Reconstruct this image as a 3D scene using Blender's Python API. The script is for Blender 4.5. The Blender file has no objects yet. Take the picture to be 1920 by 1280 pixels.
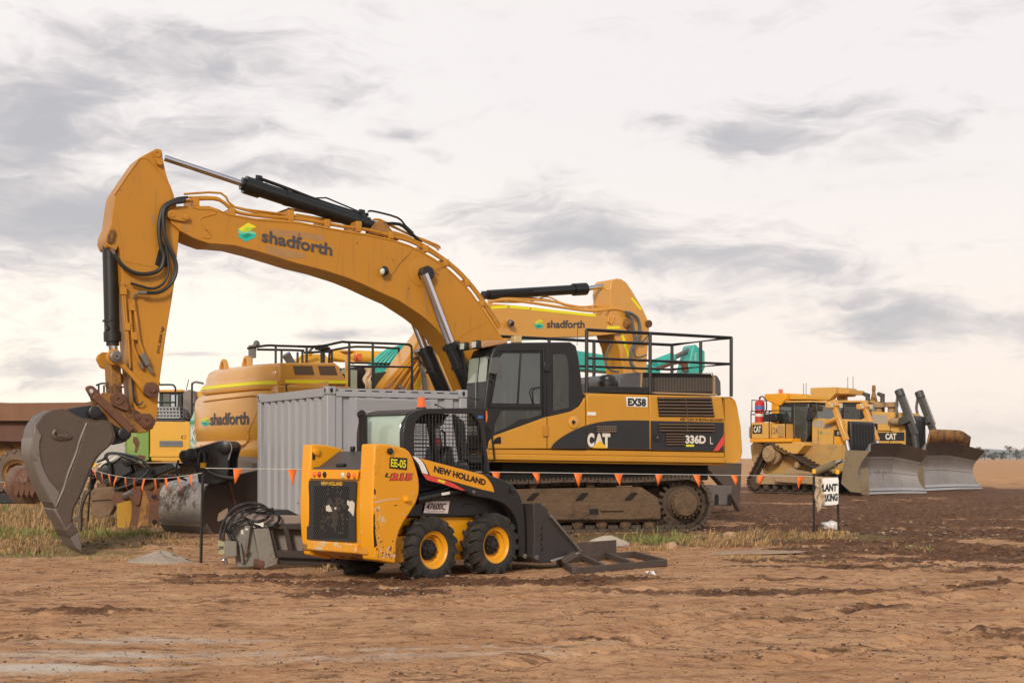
import bpy, bmesh, math, random
import numpy as np
from mathutils import Vector, Matrix
R = math.radians
random.seed(7)
sc = bpy.context.scene
COL = sc.collection
# ------------------------------------------------------------------ camera
FPX, CX, CY, CAMH = 2600.0, 960.0, 858.0, 1.4      # focal length and centre in photo pixels
cam = bpy.data.cameras.new('camera'); camo = bpy.data.objects.new('camera', cam); COL.objects.link(camo)
camo.location = (0, 0, CAMH); camo.rotation_euler = (R(90), 0, 0)
cam.sensor_width = 36; cam.lens = FPX/1920*36; cam.shift_y = (CY-640)/1920; cam.clip_end = 9000; cam.clip_start = .1
sc.camera = camo
# ------------------------------------------------------------------ exposure and render
sc.view_settings.view_transform = 'Standard'; sc.view_settings.look = 'None'
sc.view_settings.exposure = 0.08; sc.view_settings.gamma = 1
try:
    sc.cycles.use_denoising = True; sc.cycles.max_bounces = 6; sc.cycles.diffuse_bounces = 3
    sc.cycles.glossy_bounces = 3; sc.cycles.transparent_max_bounces = 12
except Exception: pass
# ------------------------------------------------------------------ sun
SUN_EL, SUN_AZ = 27, 192          # azimuth clockwise from +Y: behind the camera, a little left
sl = bpy.data.lights.new('sun', 'SUN'); sl.energy = 2.5; sl.angle = R(11); sl.color = (1, .90, .74)
so = bpy.data.objects.new('sun', sl); COL.objects.link(so)
_d = Vector((math.sin(R(SUN_AZ))*math.cos(R(SUN_EL)), math.cos(R(SUN_AZ))*math.cos(R(SUN_EL)), math.sin(R(SUN_EL))))
so.rotation_euler = (-_d).to_track_quat('-Z', 'Y').to_euler(); so.location = (0, -20, 30)
# ------------------------------------------------------------------ sky
W = bpy.data.worlds.new('World'); sc.world = W; W.use_nodes = True
nt = W.node_tree; nt.nodes.clear()
class NB:
    """tiny node builder"""
    def __init__(s, nt): s.nt = nt
    def n(s, typ, **kw):
        o = s.nt.nodes.new(typ)
        for k, v in kw.items(): setattr(o, k, v)
        return o
    def link(s, a, b): s.nt.links.new(a, b)
    def put(s, sock, v):
        if hasattr(v, 'is_output') or isinstance(v, bpy.types.NodeSocket): s.link(v, sock)
        elif v is not None: sock.default_value = v
    def m(s, op, a, b=None, c=None, clamp=False):
        o = s.n('ShaderNodeMath', operation=op, use_clamp=clamp)
        for i, v in enumerate((a, b, c)):
            if v is not None: s.put(o.inputs[i], v)
        return o.outputs[0]
    def mix(s, f, a, b, mode='MIX'):
        o = s.n('ShaderNodeMix', data_type='RGBA', blend_type=mode)
        s.put(o.inputs[0], f)
        for i, v in ((6, a), (7, b)):
            if isinstance(v, (tuple, list)): v = tuple(v)+((1,) if len(v) == 3 else ())
            s.put(o.inputs[i], v)
        return o.outputs[2]
    def noise(s, vec, scale, detail=4, rough=.55, dist=0):
        o = s.n('ShaderNodeTexNoise'); s.put(o.inputs['Vector'], vec)
        o.inputs['Scale'].default_value = scale; o.inputs['Detail'].default_value = detail
        o.inputs['Roughness'].default_value = rough; o.inputs['Distortion'].default_value = dist
        return o.outputs['Fac']
    def step(s, x, lo, hi):
        o = s.n('ShaderNodeMapRange', interpolation_type='SMOOTHSTEP'); s.put(o.inputs[0], x)
        o.inputs[1].default_value = lo; o.inputs[2].default_value = hi
        return o.outputs[0]
    def mapping(s, vec, scale=(1, 1, 1), loc=(0, 0, 0), rot=(0, 0, 0)):
        o = s.n('ShaderNodeMapping'); s.put(o.inputs[0], vec)
        o.inputs['Scale'].default_value = scale; o.inputs['Location'].default_value = loc; o.inputs['Rotation'].default_value = rot
        return o.outputs[0]
    def xyz(s, x, y, z):
        o = s.n('ShaderNodeCombineXYZ')
        for i, v in enumerate((x, y, z)): s.put(o.inputs[i], v)
        return o.outputs[0]
b = NB(nt)
tc = b.n('ShaderNodeTexCoord'); sep = b.n('ShaderNodeSeparateXYZ'); b.link(tc.outputs['Generated'], sep.inputs[0])
dx, dy, dz = sep.outputs
az = b.m('ARCTAN2', dx, dy); hl = b.m('SQRT', b.m('ADD', b.m('MULTIPLY', dx, dx), b.m('MULTIPLY', dy, dy)))
el = b.m('ARCTAN2', dz, hl)
def A(px): return math.atan((px-CX)/FPX)
def EL(px, py): return math.atan((CY-py)/FPX*math.cos(A(px)))
# cloud banks, each given by azimuth, elevation, half widths (radians) and weight
BANKS = [(40,185,250,105,1.15),(-60,330,280,100,1.0),(150,420,280,90,1.15),(330,110,330,62,.85),(560,160,110,40,.6),(330,250,230,60,.7),
 (480,335,240,34,.75),(560,500,260,55,.55),(40,560,150,35,.35),(60,690,190,34,.75),(110,735,200,18,.6),(400,655,110,11,.5),(660,610,110,16,.6),
 (745,240,52,17,.75),(800,285,60,20,.4),(1000,385,190,42,.6),(1120,450,260,60,.95),(1290,500,230,36,.9),(1490,505,190,32,.75),(1540,470,80,22,.5),
 (1460,262,150,34,1.0),(1265,228,70,20,.6),(1530,200,170,28,.75),(1690,245,150,28,.7),(1840,215,110,18,.4),(1740,600,230,34,.9),(1350,575,260,22,.6),
 (1640,560,150,18,.55),(880,560,200,18,.35),(1885,20,110,26,.6),(1380,20,160,18,.25),(760,345,80,20,.35),(1830,800,160,40,.35)]
gen = b.m('MULTIPLY', b.step(b.m('ABSOLUTE', az), .5, .9), b.step(b.noise(b.xyz(b.m('MULTIPLY', dx, 2.0), b.m('MULTIPLY', dy, 2.0), b.m('MULTIPLY', dz, 5.0)), 1.6, 3, .5), .42, .72))
wob = b.noise(b.xyz(b.m('MULTIPLY', az, 1.0), b.m('MULTIPLY', el, 2.0), 3.3), 9, 3, .5)
wob2 = b.noise(b.xyz(b.m('MULTIPLY', az, 1.0), b.m('MULTIPLY', el, 2.0), 9.1), 9, 3, .5)
azw = b.m('ADD', az, b.m('MULTIPLY', b.m('SUBTRACT', wob, .5), .10))
elw = b.m('ADD', el, b.m('MULTIPLY', b.m('SUBTRACT', wob2, .5), .045))
acc = None
for (px, py, rx, ry, wgt) in BANKS:
    ea = b.m('MULTIPLY', b.m('SUBTRACT', azw, A(px)), FPX/rx)
    ee = b.m('MULTIPLY', b.m('SUBTRACT', elw, EL(px, py)), FPX/ry)
    g = b.m('MULTIPLY', b.m('EXPONENT', b.m('MULTIPLY', b.m('ADD', b.m('MULTIPLY', ea, ea), b.m('MULTIPLY', ee, ee)), -.9)), wgt)
    acc = g if acc is None else b.m('MAXIMUM', acc, g)
cv = b.xyz(b.m('MULTIPLY', azw, 1.0), b.m('MULTIPLY', elw, 3.0), 0.0)
acc = b.m('MAXIMUM', acc, gen)
n1 = b.noise(cv, 13, 8, .61, .3); n2 = b.noise(cv, 45, 6, .6, .6)
tex = b.m('ADD', b.m('MULTIPLY', n1, .72), b.m('MULTIPLY', n2, .28))
dens = b.step(b.m('ADD', acc, b.m('MULTIPLY', b.m('SUBTRACT', tex, .5), 2.8)), .10, .85)
core = b.step(b.m('ADD', acc, b.m('MULTIPLY', b.m('SUBTRACT', n1, .5), 2.4)), .40, 1.25)
# clear air: warm cream glow near the horizon, pale grey higher up
hz = b.step(el, 0.0, .26)
lft = b.step(az, .20, -.30)
low = b.mix(lft, (1.09, .955, .855), (1.28, 1.14, .96)); high = b.mix(lft, (.955, .90, .88), (.98, .93, .905))
clear = b.mix(hz, low, high)
dark = b.step(el, .30, .80)
clear = b.mix(b.m('MULTIPLY', dark, .95), clear, (.40, .42, .46))
shade = b.mix(core, (.75, .69, .685), (.505, .495, .525))
thin = b.step(el, .0, .10)
cloud = b.mix(b.m('MULTIPLY', dens, b.m('ADD', .50, b.m('MULTIPLY', thin, .45))), clear, shade)
below = b.step(dz, -.02, 0.0)
cloud = b.mix(below, (.30, .20, .13), cloud)
sky = b.n('ShaderNodeTexSky', sky_type='NISHITA'); sky.sun_disc = False
sky.sun_elevation = R(SUN_EL); sky.sun_rotation = R(SUN_AZ); sky.air_density = 1.2; sky.dust_density = 2.5
bg1 = b.n('ShaderNodeBackground'); b.link(sky.outputs[0], bg1.inputs[0]); bg1.inputs[1].default_value = .08
bg2 = b.n('ShaderNodeBackground'); b.link(cloud, bg2.inputs[0]); bg2.inputs[1].default_value = 1.0
mx = b.n('ShaderNodeMixShader'); mx.inputs[0].default_value = .90
b.link(bg1.outputs[0], mx.inputs[1]); b.link(bg2.outputs[0], mx.inputs[2])
ow = b.n('ShaderNodeOutputWorld'); b.link(mx.outputs[0], ow.inputs[0])
try: W.cycles.sampling_method = 'MANUAL'; W.cycles.sample_map_resolution = 512
except Exception: pass
# ------------------------------------------------------------------ materials
MATS = {}
def mat(name, col, rough=.55, metal=0.0, var=.12, scale=2.5, dirt=None, amt=0.0, dscale=None, streak=0.0, chip=None, chipamt=0.0,
        bump=.15, bscale=40, spec=.5, coat=0.0, speck=0.0, bdist=.01, scratch=None):
    """procedural paint / metal: colour variation, mud patches, vertical run marks, paint chips, fine bump"""
    m = bpy.data.materials.new(name); m.use_nodes = True; t = m.node_tree
    p = t.nodes['Principled BSDF']; k = NB(t); o = k.n('ShaderNodeTexCoord').outputs['Object']
    c = k.mix(k.noise(o, scale, 5, .6), tuple(x*(1-var) for x in col), tuple(min(1, x*(1+var)) for x in col))
    rg = rough
    if streak:
        sv = k.mapping(o, (6, 6, .5)); s_ = k.step(k.noise(sv, 2.2, 4, .6), .52, .80)
        c = k.mix(k.m('MULTIPLY', s_, streak), c, dirt or tuple(x*.5 for x in col))
    if dirt and amt > 0:
        nn = k.m('ADD', k.m('MULTIPLY', k.noise(o, dscale or 1.6, 6, .62), .65), k.m('MULTIPLY', k.noise(o, (dscale or 1.6)*9, 5, .7), .35))
        f = k.step(nn, .68-.38*amt, .80-.30*amt)
        c = k.mix(f, c, dirt); rg = k.m('ADD', rough, k.m('MULTIPLY', f, max(0, .9-rough)))
    if speck:
        f = k.step(k.noise(o, 60, 3, .6), .66, .70)
        c = k.mix(k.m('MULTIPLY', f, speck), c, (.05, .03, .02))
    if scratch:
        for rot in ((.3, 1.25, .2), (-.5, .75, .9), (.2, -.6, .4)):
            f = k.step(k.noise(k.mapping(o, (4, 4, 90), rot=rot), 1.2, 3, .6), .60, .68)
            c = k.mix(k.m('MULTIPLY', f, .16), c, scratch)
    if chip and chipamt > 0:
        nn = k.m('ADD', k.m('MULTIPLY', k.noise(o, 3.3, 3, .5), .6), k.m('MULTIPLY', k.noise(o, 30, 4, .65), .4))
        f = k.step(nn, .70-.2*chipamt, .715-.2*chipamt)
        c = k.mix(f, c, chip)
    k.put(p.inputs['Base Color'], c); k.put(p.inputs['Roughness'], rg)
    p.inputs['Metallic'].default_value = metal; p.inputs['Specular IOR Level'].default_value = spec
    p.inputs['Coat Weight'].default_value = coat
    if bump:
        bn = k.n('ShaderNodeBump'); bn.inputs['Strength'].default_value = bump; bn.inputs['Distance'].default_value = bdist
        k.link(k.noise(o, bscale, 4, .6), bn.inputs['Height']); k.link(bn.outputs[0], p.inputs['Normal'])
    MATS[name] = m; return m
# ------------------------------------------------------------------ frames
class Frame:
    """a thing's ground frame: u along its heading, v to its far side, z up; P() meets a photo ray with the plane v = const"""
    def __init__(s, ox, oy, deg):
        s.ox, s.oy, s.a = ox, oy, R(deg); s.c, s.s = math.cos(s.a), math.sin(s.a)
    def P(s, px, py, v=0.0):
        a = (px-CX)/FPX; k = -(py-CY)/FPX
        Y = (v - s.s*s.ox + s.c*s.oy)/(s.c - s.s*a)
        X = a*Y
        return Vector(((X-s.ox)*s.c+(Y-s.oy)*s.s, v, CAMH+k*Y))
    def uz(s, px, py, v=0.0):
        q = s.P(px, py, v); return (q.x, q.z)
    def poly(s, pts, v=0.0): return [s.uz(x, y, v) for x, y in pts]
    def PU(s, px, py, u=0.0):                    # same on the plane u = const
        a = (px-CX)/FPX; k = -(py-CY)/FPX
        Y = (u + s.c*s.ox + s.s*s.oy)/(s.c*a + s.s)
        X = a*Y
        return Vector((u, -(X-s.ox)*s.s+(Y-s.oy)*s.c, CAMH+k*Y))
    def G(s, px, py, z=0.0):                     # on the ground
        Y = (CAMH-z)*FPX/(py-CY); X = (px-CX)/FPX*Y
        return Vector(((X-s.ox)*s.c+(Y-s.oy)*s.s, -(X-s.ox)*s.s+(Y-s.oy)*s.c, z))
def world_ground(px, py, z=0.0):
    Y = (CAMH-z)*FPX/(py-CY); return ((px-CX)/FPX*Y, Y)
def at(px, Y, deg): return Frame((px-CX)/FPX*Y, Y, deg)
# ------------------------------------------------------------------ mesh builder
class MB:
    def __init__(s): s.v, s.f, s.mi, s.cur = [], [], [], 0
    def add(s, vs, fs):
        o = len(s.v); s.v += [tuple(x) for x in vs]
        for f in fs: s.f.append([i+o for i in f]); s.mi.append(s.cur)
        return s
    def use(s, i): s.cur = i; return s
    def prism(s, uz, v0, v1, axis='v', uz1=None):
        """extrude a 2-D outline along an axis ('v': outline in u,z; 'u': in v,z; 'z': in u,v)"""
        n = len(uz); uz1 = uz1 or uz
        def mk(p, w): return (p[0], w, p[1]) if axis == 'v' else ((w, p[0], p[1]) if axis == 'u' else (p[0], p[1], w))
        vs = [mk(p, v0) for p in uz]+[mk(p, v1) for p in uz1]
        return s.add(vs, [list(range(n)), list(range(2*n-1, n-1, -1))]+[[i, i+n, (i+1) % n+n, (i+1) % n] for i in range(n)])
    def pp(s, F, pts, v0, v1, plane=None): return s.prism(F.poly(pts, v0 if plane is None else plane), v0, v1)
    def box(s, a, b_):
        (x0, y0, z0), (x1, y1, z1) = a, b_
        vs = [(x0,y0,z0),(x1,y0,z0),(x1,y1,z0),(x0,y1,z0),(x0,y0,z1),(x1,y0,z1),(x1,y1,z1),(x0,y1,z1)]
        return s.add(vs, [[3,2,1,0],[4,5,6,7],[0,1,5,4],[1,2,6,5],[2,3,7,6],[3,0,4,7]])
    def obox(s, c, size, mat3=None):
        m = mat3 or Matrix.Identity(3); c = Vector(c); hx, hy, hz_ = [q/2 for q in size]
        vs = [c+m@Vector((x*hx, y*hy, z*hz_)) for z in (-1, 1) for x, y in ((-1,-1),(1,-1),(1,1),(-1,1))]
        return s.add(vs, [[3,2,1,0],[4,5,6,7],[0,1,5,4],[1,2,6,5],[2,3,7,6],[3,0,4,7]])
    def bar(s, p0, p1, w, h, up=(0, 0, 1)):
        p0, p1 = Vector(p0), Vector(p1); d = (p1-p0); L = d.length
        if L < 1e-6: return s
        d.normalize(); x = d.cross(Vector(up))
        if x.length < 1e-3: x = d.cross(Vector((1, 0, 0)))
        x.normalize(); z = x.cross(d)
        return s.obox((p0+p1)/2, (w, L, h), Matrix((x, d, z)).transposed())
    def tube(s, pts, r, n=7, caps=True):
        pts = [Vector(p) for p in pts]; rs = r if isinstance(r, (list, tuple)) else [r]*len(pts)
        vs = []; ref = None; k = len(pts)
        for i, p in enumerate(pts):
            t = (pts[min(i+1, k-1)]-pts[max(i-1, 0)])
            if t.length < 1e-9: t = Vector((0, 0, 1))
            t.normalize()
            if ref is None:
                ref = t.cross(Vector((0, 0, 1)))
                if ref.length < .05: ref = t.cross(Vector((0, 1, 0)))
            ref = (ref-t*ref.dot(t))
            if ref.length < 1e-6: ref = t.cross(Vector((1, 0, 0)))
            ref.normalize(); b2 = t.cross(ref)
            for j in range(n):
                a = 2*math.pi*j/n; vs.append(p+(ref*math.cos(a)+b2*math.sin(a))*rs[i])
        fs = [[i*n+j, i*n+(j+1) % n, (i+1)*n+(j+1) % n, (i+1)*n+j] for i in range(k-1) for j in range(n)]
        if caps: fs += [list(range(n-1, -1, -1)), [(k-1)*n+j for j in range(n)]]
        return s.add(vs, fs)
    def cyl(s, p0, p1, r, n=16, r1=None): return s.tube([p0, p1], [r, r if r1 is None else r1], n)
    def lathe(s, c, axis, prof, n=24, caps=True):
        """prof: (distance along the axis, radius)"""
        ax = Vector(axis).normalized(); c = Vector(c)
        x = ax.cross(Vector((0, 0, 1)))
        if x.length < .1: x = ax.cross(Vector((0, 1, 0)))
        x.normalize(); y = ax.cross(x); vs = []
        for t, r in prof:
            for j in range(n):
                a = 2*math.pi*j/n; vs.append(c+ax*t+(x*math.cos(a)+y*math.sin(a))*max(r, 1e-4))
        k = len(prof)
        fs = [[i*n+j, i*n+(j+1) % n, (i+1)*n+(j+1) % n, (i+1)*n+j] for i in range(k-1) for j in range(n)]
        if caps: fs += [list(range(n-1, -1, -1)), [(k-1)*n+j for j in range(n)]]
        return s.add(vs, fs)
    def ell(s, c, r, nu=12, nv=8, jit=0.0, rnd=random):
        c = Vector(c); vs = [c+Vector((0, 0, -r[2]))]
        for i in range(1, nv):
            ph = -math.pi/2+math.pi*i/nv
            for j in range(nu):
                a = 2*math.pi*j/nu; q = 1+(rnd.uniform(-jit, jit) if jit else 0)
                vs.append(c+Vector((r[0]*math.cos(ph)*math.cos(a)*q, r[1]*math.cos(ph)*math.sin(a)*q, r[2]*math.sin(ph)*q)))
        vs.append(c+Vector((0, 0, r[2]))); L = len(vs)-1
        fs = [[0, 1+(j+1) % nu, 1+j] for j in range(nu)]
        for i in range(nv-2):
            o = 1+i*nu; fs += [[o+j, o+(j+1) % nu, o+nu+(j+1) % nu, o+nu+j] for j in range(nu)]
        o = 1+(nv-2)*nu; fs += [[o+j, o+(j+1) % nu, L] for j in range(nu)]
        return s.add(vs, fs)
    def grid(s, fn, nu, nv, closed=False):
        vs = [fn(i/nu, j/nv) for j in range(nv+1) for i in range(nu+1)]
        return s.add(vs, [[j*(nu+1)+i, j*(nu+1)+i+1, (j+1)*(nu+1)+i+1, (j+1)*(nu+1)+i] for j in range(nv) for i in range(nu)])
    def obj(s, name, mats, parent=None, bevel=0.0, smooth=38, label=None, rz=0.0, solid=0.0, seg=2, kind=None, fix=True):
        me = bpy.data.meshes.new(name); me.from_pydata(s.v, [], s.f)
        for m in (mats if isinstance(mats, (list, tuple)) else [mats]): me.materials.append(m)
        me.polygons.foreach_set('material_index', s.mi)
        if fix:
            bm = bmesh.new(); bm.from_mesh(me); bmesh.ops.recalc_face_normals(bm, faces=bm.faces); bm.to_mesh(me); bm.free()
        if smooth:
            me.polygons.foreach_set('use_smooth', [True]*len(me.polygons)); me.set_sharp_from_angle(angle=R(smooth))
        me.update()
        o = bpy.data.objects.new(name, me); COL.objects.link(o)
        if parent: o.parent = parent
        if rz: o.rotation_euler.z = rz
        if solid:
            q = o.modifiers.new('thickness', 'SOLIDIFY'); q.thickness = solid; q.offset = 0
        if bevel:
            q = o.modifiers.new('bevel', 'BEVEL'); q.width = bevel; q.segments = seg; q.limit_method = 'ANGLE'; q.angle_limit = R(40); q.harden_normals = False
        if label: o['label'] = label
        if kind: o['kind'] = kind
        return o
def thing(name, label, cat, F, z=0.0, group=None):
    o = bpy.data.objects.new(name, None); COL.objects.link(o); o.empty_display_size = .3
    o.location = (F.ox, F.oy, 0); o.rotation_euler = (0, 0, F.a)
    o['label'] = label; o['category'] = cat
    if group: o['group'] = group
    return o
def tag(o, label, cat, F=None, group=None):
    o['label'] = label; o['category'] = cat
    if group: o['group'] = group
    if F: o.location = (F.ox, F.oy, 0); o.rotation_euler = (0, 0, F.a)
    return o
# ------------------------------------------------------------------ lettering
def text_mesh(txt, bold=.0, spacing=1.0, shear=0.0):
    c = bpy.data.curves.new('lettering', 'FONT'); c.body = txt; c.offset = bold; c.space_character = spacing; c.resolution_u = 4; c.shear = shear
    o = bpy.data.objects.new('lettering_source', c); COL.objects.link(o)
    dg = bpy.context.evaluated_depsgraph_get(); me = bpy.data.meshes.new_from_object(o.evaluated_get(dg))
    vs = [v.co.copy() for v in me.vertices]; fs = [list(p.vertices) for p in me.polygons]
    bpy.data.objects.remove(o); bpy.data.curves.remove(c); bpy.data.meshes.remove(me)
    return vs, fs
def letter(parent, txt, ll, lr, ul, m, bold=.02, lift=.006, spacing=1.0, name='lettering', label=None, shear=0.0, normal=None):
    """flat lettering stretched to the parallelogram ll-lr-ul (frame coordinates), lifted off the surface it is painted on"""
    vs, fs = text_mesh(txt, bold, spacing, shear)
    x0 = min(v.x for v in vs); x1 = max(v.x for v in vs); y0 = min(v.y for v in vs); y1 = max(v.y for v in vs)
    ll, lr, ul = Vector(ll), Vector(lr), Vector(ul); ex = lr-ll; ey = ul-ll; nrm = ex.cross(ey).normalized()*lift
    k = MB(); k.add([ll+ex*((v.x-x0)/(x1-x0))+ey*((v.y-y0)/(y1-y0))+nrm for v in vs], fs)
    return k.obj(name, m, parent, smooth=0, label=label, fix=False)
def quad(parent, name, pts, m, lift=.004, label=None, thick=.003):
    """thin plate or decal from a planar outline, set proud of the surface behind it"""
    pts = [Vector(p) for p in pts]; n = Vector((0, 0, 0))
    for i in range(len(pts)): n += pts[i].cross(pts[(i+1) % len(pts)])
    n.normalize(); k = MB(); L = len(pts)
    k.add([p+n*lift for p in pts]+[p+n*(lift-thick) for p in pts], [list(range(L)), list(range(2*L-1, L-1, -1))]+[[i, i+L, (i+1) % L+L, (i+1) % L] for i in range(L)])
    return k.obj(name, m, parent, smooth=0, label=label)
def curve_pts(pts, n=6):
    """Catmull-Rom through 3-D points"""
    P = [Vector(p) for p in pts]; out = []
    for i in range(len(P)-1):
        a, b_, c, d = P[max(i-1, 0)], P[i], P[i+1], P[min(i+2, len(P)-1)]
        for j in range(n):
            t = j/n; out.append(.5*((2*b_)+(c-a)*t+(2*a-5*b_+4*c-d)*t*t+(3*b_-a-3*c+d)*t**3))
    out.append(P[-1]); return out
def smooth2(pts, n=4):
    return [(p.x, p.y) for p in curve_pts([(x, y, 0) for x, y in pts], n)]
MUD = (.135, .085, .05); DUST = (.36, .24, .13)
cat_yel = mat('weathered_ochre_paint', (.475, .208, .020), .44, var=.13, scale=1.1, dirt=(.21, .115, .045), amt=.24, dscale=1.0, streak=.50, speck=.5, chip=(.10,.055,.03), chipamt=.26, bump=.06, spec=.35)
cat_body = mat('machine_yellow_paint', (.56, .262, .026), .36, var=.10, scale=1.1, dirt=(.30, .18, .08), amt=.20, dscale=1.0, streak=.22, speck=.3, chip=(.12,.07,.035), chipamt=.12, bump=.05, spec=.4)
cat2 = mat('clean_machine_yellow', (.64, .305, .045), .24, var=.06, dirt=(.30, .18, .07), amt=.08, streak=.10, bump=.02, coat=.4)
dusty = mat('dusty_machine_yellow', (.64, .35, .075), .6, var=.10, dirt=(.40, .27, .14), amt=.42, streak=.25, bump=.1)
bright_yel = mat('bright_yellow_paint', (.78, .33, .006), .36, var=.05, dirt=(.34, .17, .03), amt=.08, chip=(.62, .55, .45), chipamt=.10, speck=.35, bump=.03)
bright_worn = mat('scratched_yellow_paint', (.76, .32, .006), .42, var=.06, dirt=(.05, .035, .03), amt=.26, dscale=3.5, chip=(.60, .54, .46), chipamt=.30, bump=.08)
orange_yel = mat('plain_orange_yellow_paint', (.68, .35, .028), .4, var=.06, dirt=(.34, .20, .06), amt=.12, streak=.12, bump=.03)
worn_rim = mat('bare_worn_edge', (.33,.31,.30), .5, metal=.4, var=.2, bump=0)
black = mat('black_paint', (.012, .011, .012), .40, var=.3, dirt=(.050, .038, .030), amt=.14, bump=.06)
black_gloss = mat('black_cylinder_paint', (.010, .010, .011), .28, var=.3, dirt=(.05, .035, .025), amt=.14, bump=.03)
dark_decal = mat('charcoal_decal', (.021, .021, .024), .5, var=.2, dirt=(.07, .055, .045), amt=.22, streak=.12, bump=.03)
rubber = mat('black_rubber', (.024, .021, .019), .78, var=.3, dirt=(.115, .078, .052), amt=.42, dscale=5, bump=.25, bscale=25)
hose_m = mat('hose_rubber', (.018, .017, .018), .5, var=.3, dirt=(.09, .065, .05), amt=.15, bump=.05)
chrome = mat('polished_rod', (.62, .62, .68), .16, metal=1.0, var=.03, bump=0)
steel = mat('worn_steel', (.20, .175, .16), .46, metal=.55, var=.18, dirt=(.10, .066, .042), amt=.34, streak=.12, bump=.2)
rim_paint = mat('dirty_yellow_rim', (.72, .32, .008), .42, var=.08, dirt=(.20, .11, .05), amt=.34, dscale=5, speck=.5, bump=.03)
shiny = mat('ground_polished_steel', (.50, .48, .48), .36, metal=.75, var=.12, dirt=(.22, .15, .10), amt=.20, streak=.22, bump=.12)
bucket_m = mat('brown_bucket_steel', (.100, .072, .056), .46, scratch=(.20, .165, .14), metal=.25, var=.2, scale=3, dirt=(.075, .048, .034), amt=.38, dscale=1.4, streak=.22, bump=.22, bscale=28, speck=.3)
rust = mat('rusty_steel', (.135, .058, .034), .85, var=.3, scale=5, dirt=(.075, .036, .025), amt=.45, dscale=3, bump=.35)
rust_yel = mat('rust_over_ochre', (.31, .145, .032), .75, var=.25, scale=4, dirt=(.075, .036, .024), amt=.60, dscale=2.6, bump=.3)
tray_m = mat('rusty_tray_steel', (.20, .098, .056), .85, var=.22, scale=1.5, dirt=(.11, .058, .038), amt=.40, dscale=1.0, bump=.2)
mudsteel = mat('mud_caked_steel', (.125, .076, .043), .9, var=.35, scale=5, dirt=(.060, .036, .023), amt=.48, dscale=2.0, bump=.9, bscale=9, bdist=.05, streak=.2)
trackm = mat('muddy_track_steel', (.085, .058, .042), .72, metal=.25, var=.3, scale=6, dirt=(.055, .036, .026), amt=.4, dscale=4, bump=.4)
mud_tan = mat('pale_mud_caked_steel', (.36, .24, .13), .92, var=.2, scale=3, dirt=(.26, .165, .09), amt=.45, dscale=1.5, bump=.9, bscale=7, bdist=.05)
glass = mat('tinted_cab_glass', (.024, .036, .032), .08, var=.5, scale=1.6, dirt=(.15, .16, .135), amt=.22, dscale=1.0, streak=.25, bump=0, spec=1.0, coat=1.0)
glass_dusty = mat('dusty_cab_glass', (.034, .038, .034), .22, var=.4, scale=2.5, dirt=(.21, .19, .15), amt=.36, dscale=1.8, streak=.4, bump=0, spec=.7)
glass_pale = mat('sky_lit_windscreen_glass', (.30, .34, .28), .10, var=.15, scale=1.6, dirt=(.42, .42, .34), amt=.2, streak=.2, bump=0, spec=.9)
grey_box = mat('grey_container_paint', (.315, .32, .345), .45, var=.07, scale=1.2, dirt=(.20, .15, .12), amt=.12, streak=.30, chip=(.16,.075,.04), chipamt=.10, bump=.03)
white_p = mat('white_paint', (.78, .76, .74), .5, var=.05, dirt=(.42, .36, .30), amt=.12, bump=.02)
sign_white = mat('corflute_white', (.80, .79, .78), .55, var=.03, dirt=(.5, .45, .4), amt=.1, bump=.02)
ink = mat('black_ink', (.014, .013, .014), .6, var=.1, bump=0)
grey_ink = mat('dark_grey_ink', (.060, .055, .062), .55, var=.12, bump=0)
cream_ink = mat('cream_ink', (.72, .66, .57), .5, var=.08, dirt=(.3, .24, .18), amt=.15, bump=0)
yel_tape = mat('fluorescent_yellow_tape', (.86, .78, .0), .4, var=.04, bump=0)
logo_yel = mat('logo_yellow', (.74, .66, .02), .5, var=.03, bump=0); logo_lime = mat('logo_lime', (.40, .58, .03), .5, var=.03, bump=0)
logo_mint = mat('logo_mint', (.17, .55, .36), .5, var=.03, bump=0); logo_green = mat('logo_green', (.0, .26, .16), .5, var=.03, bump=0); logo_teal = mat('logo_teal', (.01, .45, .37), .5, var=.03, bump=0)
red_p = mat('red_paint', (.50, .030, .028), .4, var=.1, dirt=(.2, .03, .02), amt=.15, bump=.02)
red_decal = mat('red_decal', (.68, .055, .045), .45, var=.06, bump=0)
orange_flag = mat('orange_flag_vinyl', (.86, .17, .018), .55, var=.06, bump=0)
orange_lens = mat('amber_lens', (.80, .13, .01), .22, var=.08, bump=0, coat=.4); red_lens = mat('red_lens', (.32, .02, .02), .2, var=.08, bump=0, coat=.4)
clear_lens = mat('clear_lens', (.55, .58, .50), .15, var=.1, bump=0)
teal_p = mat('teal_machine_paint', (.045, .40, .34), .4, var=.08, dirt=(.12, .25, .2), amt=.12, bump=.03)
teal_pale = mat('pale_teal_paint', (.36, .62, .52), .5, var=.08, dirt=(.3, .36, .3), amt=.2, bump=.03)
green_p = mat('lime_green_paint', (.16, .28, .05), .55, var=.12, dirt=(.11, .055, .03), amt=.38, dscale=2.4, bump=.05)
cord = mat('white_cord', (.70, .66, .60), .7, var=.1, bump=0)
star_black = mat('black_star_picket', (.014, .014, .015), .5, var=.2, bump=.05)
cap_yel = mat('yellow_plastic_cap', (.80, .42, .01), .5, var=.05, bump=0)
concrete = mat('stained_concrete', (.47, .40, .32), .9, var=.15, scale=5, dirt=(.26, .18, .11), amt=.32, dscale=3, bump=.5, bscale=30)
stone = mat('tan_stone', (.42, .27, .16), .9, var=.2, scale=6, dirt=(.22, .13, .07), amt=.3, bump=.5)
gravel_m = mat('grey_gravel', (.33, .275, .225), .95, var=.3, scale=30, dirt=(.22, .165, .12), amt=.35, dscale=14, bump=.9, bscale=60)
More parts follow.
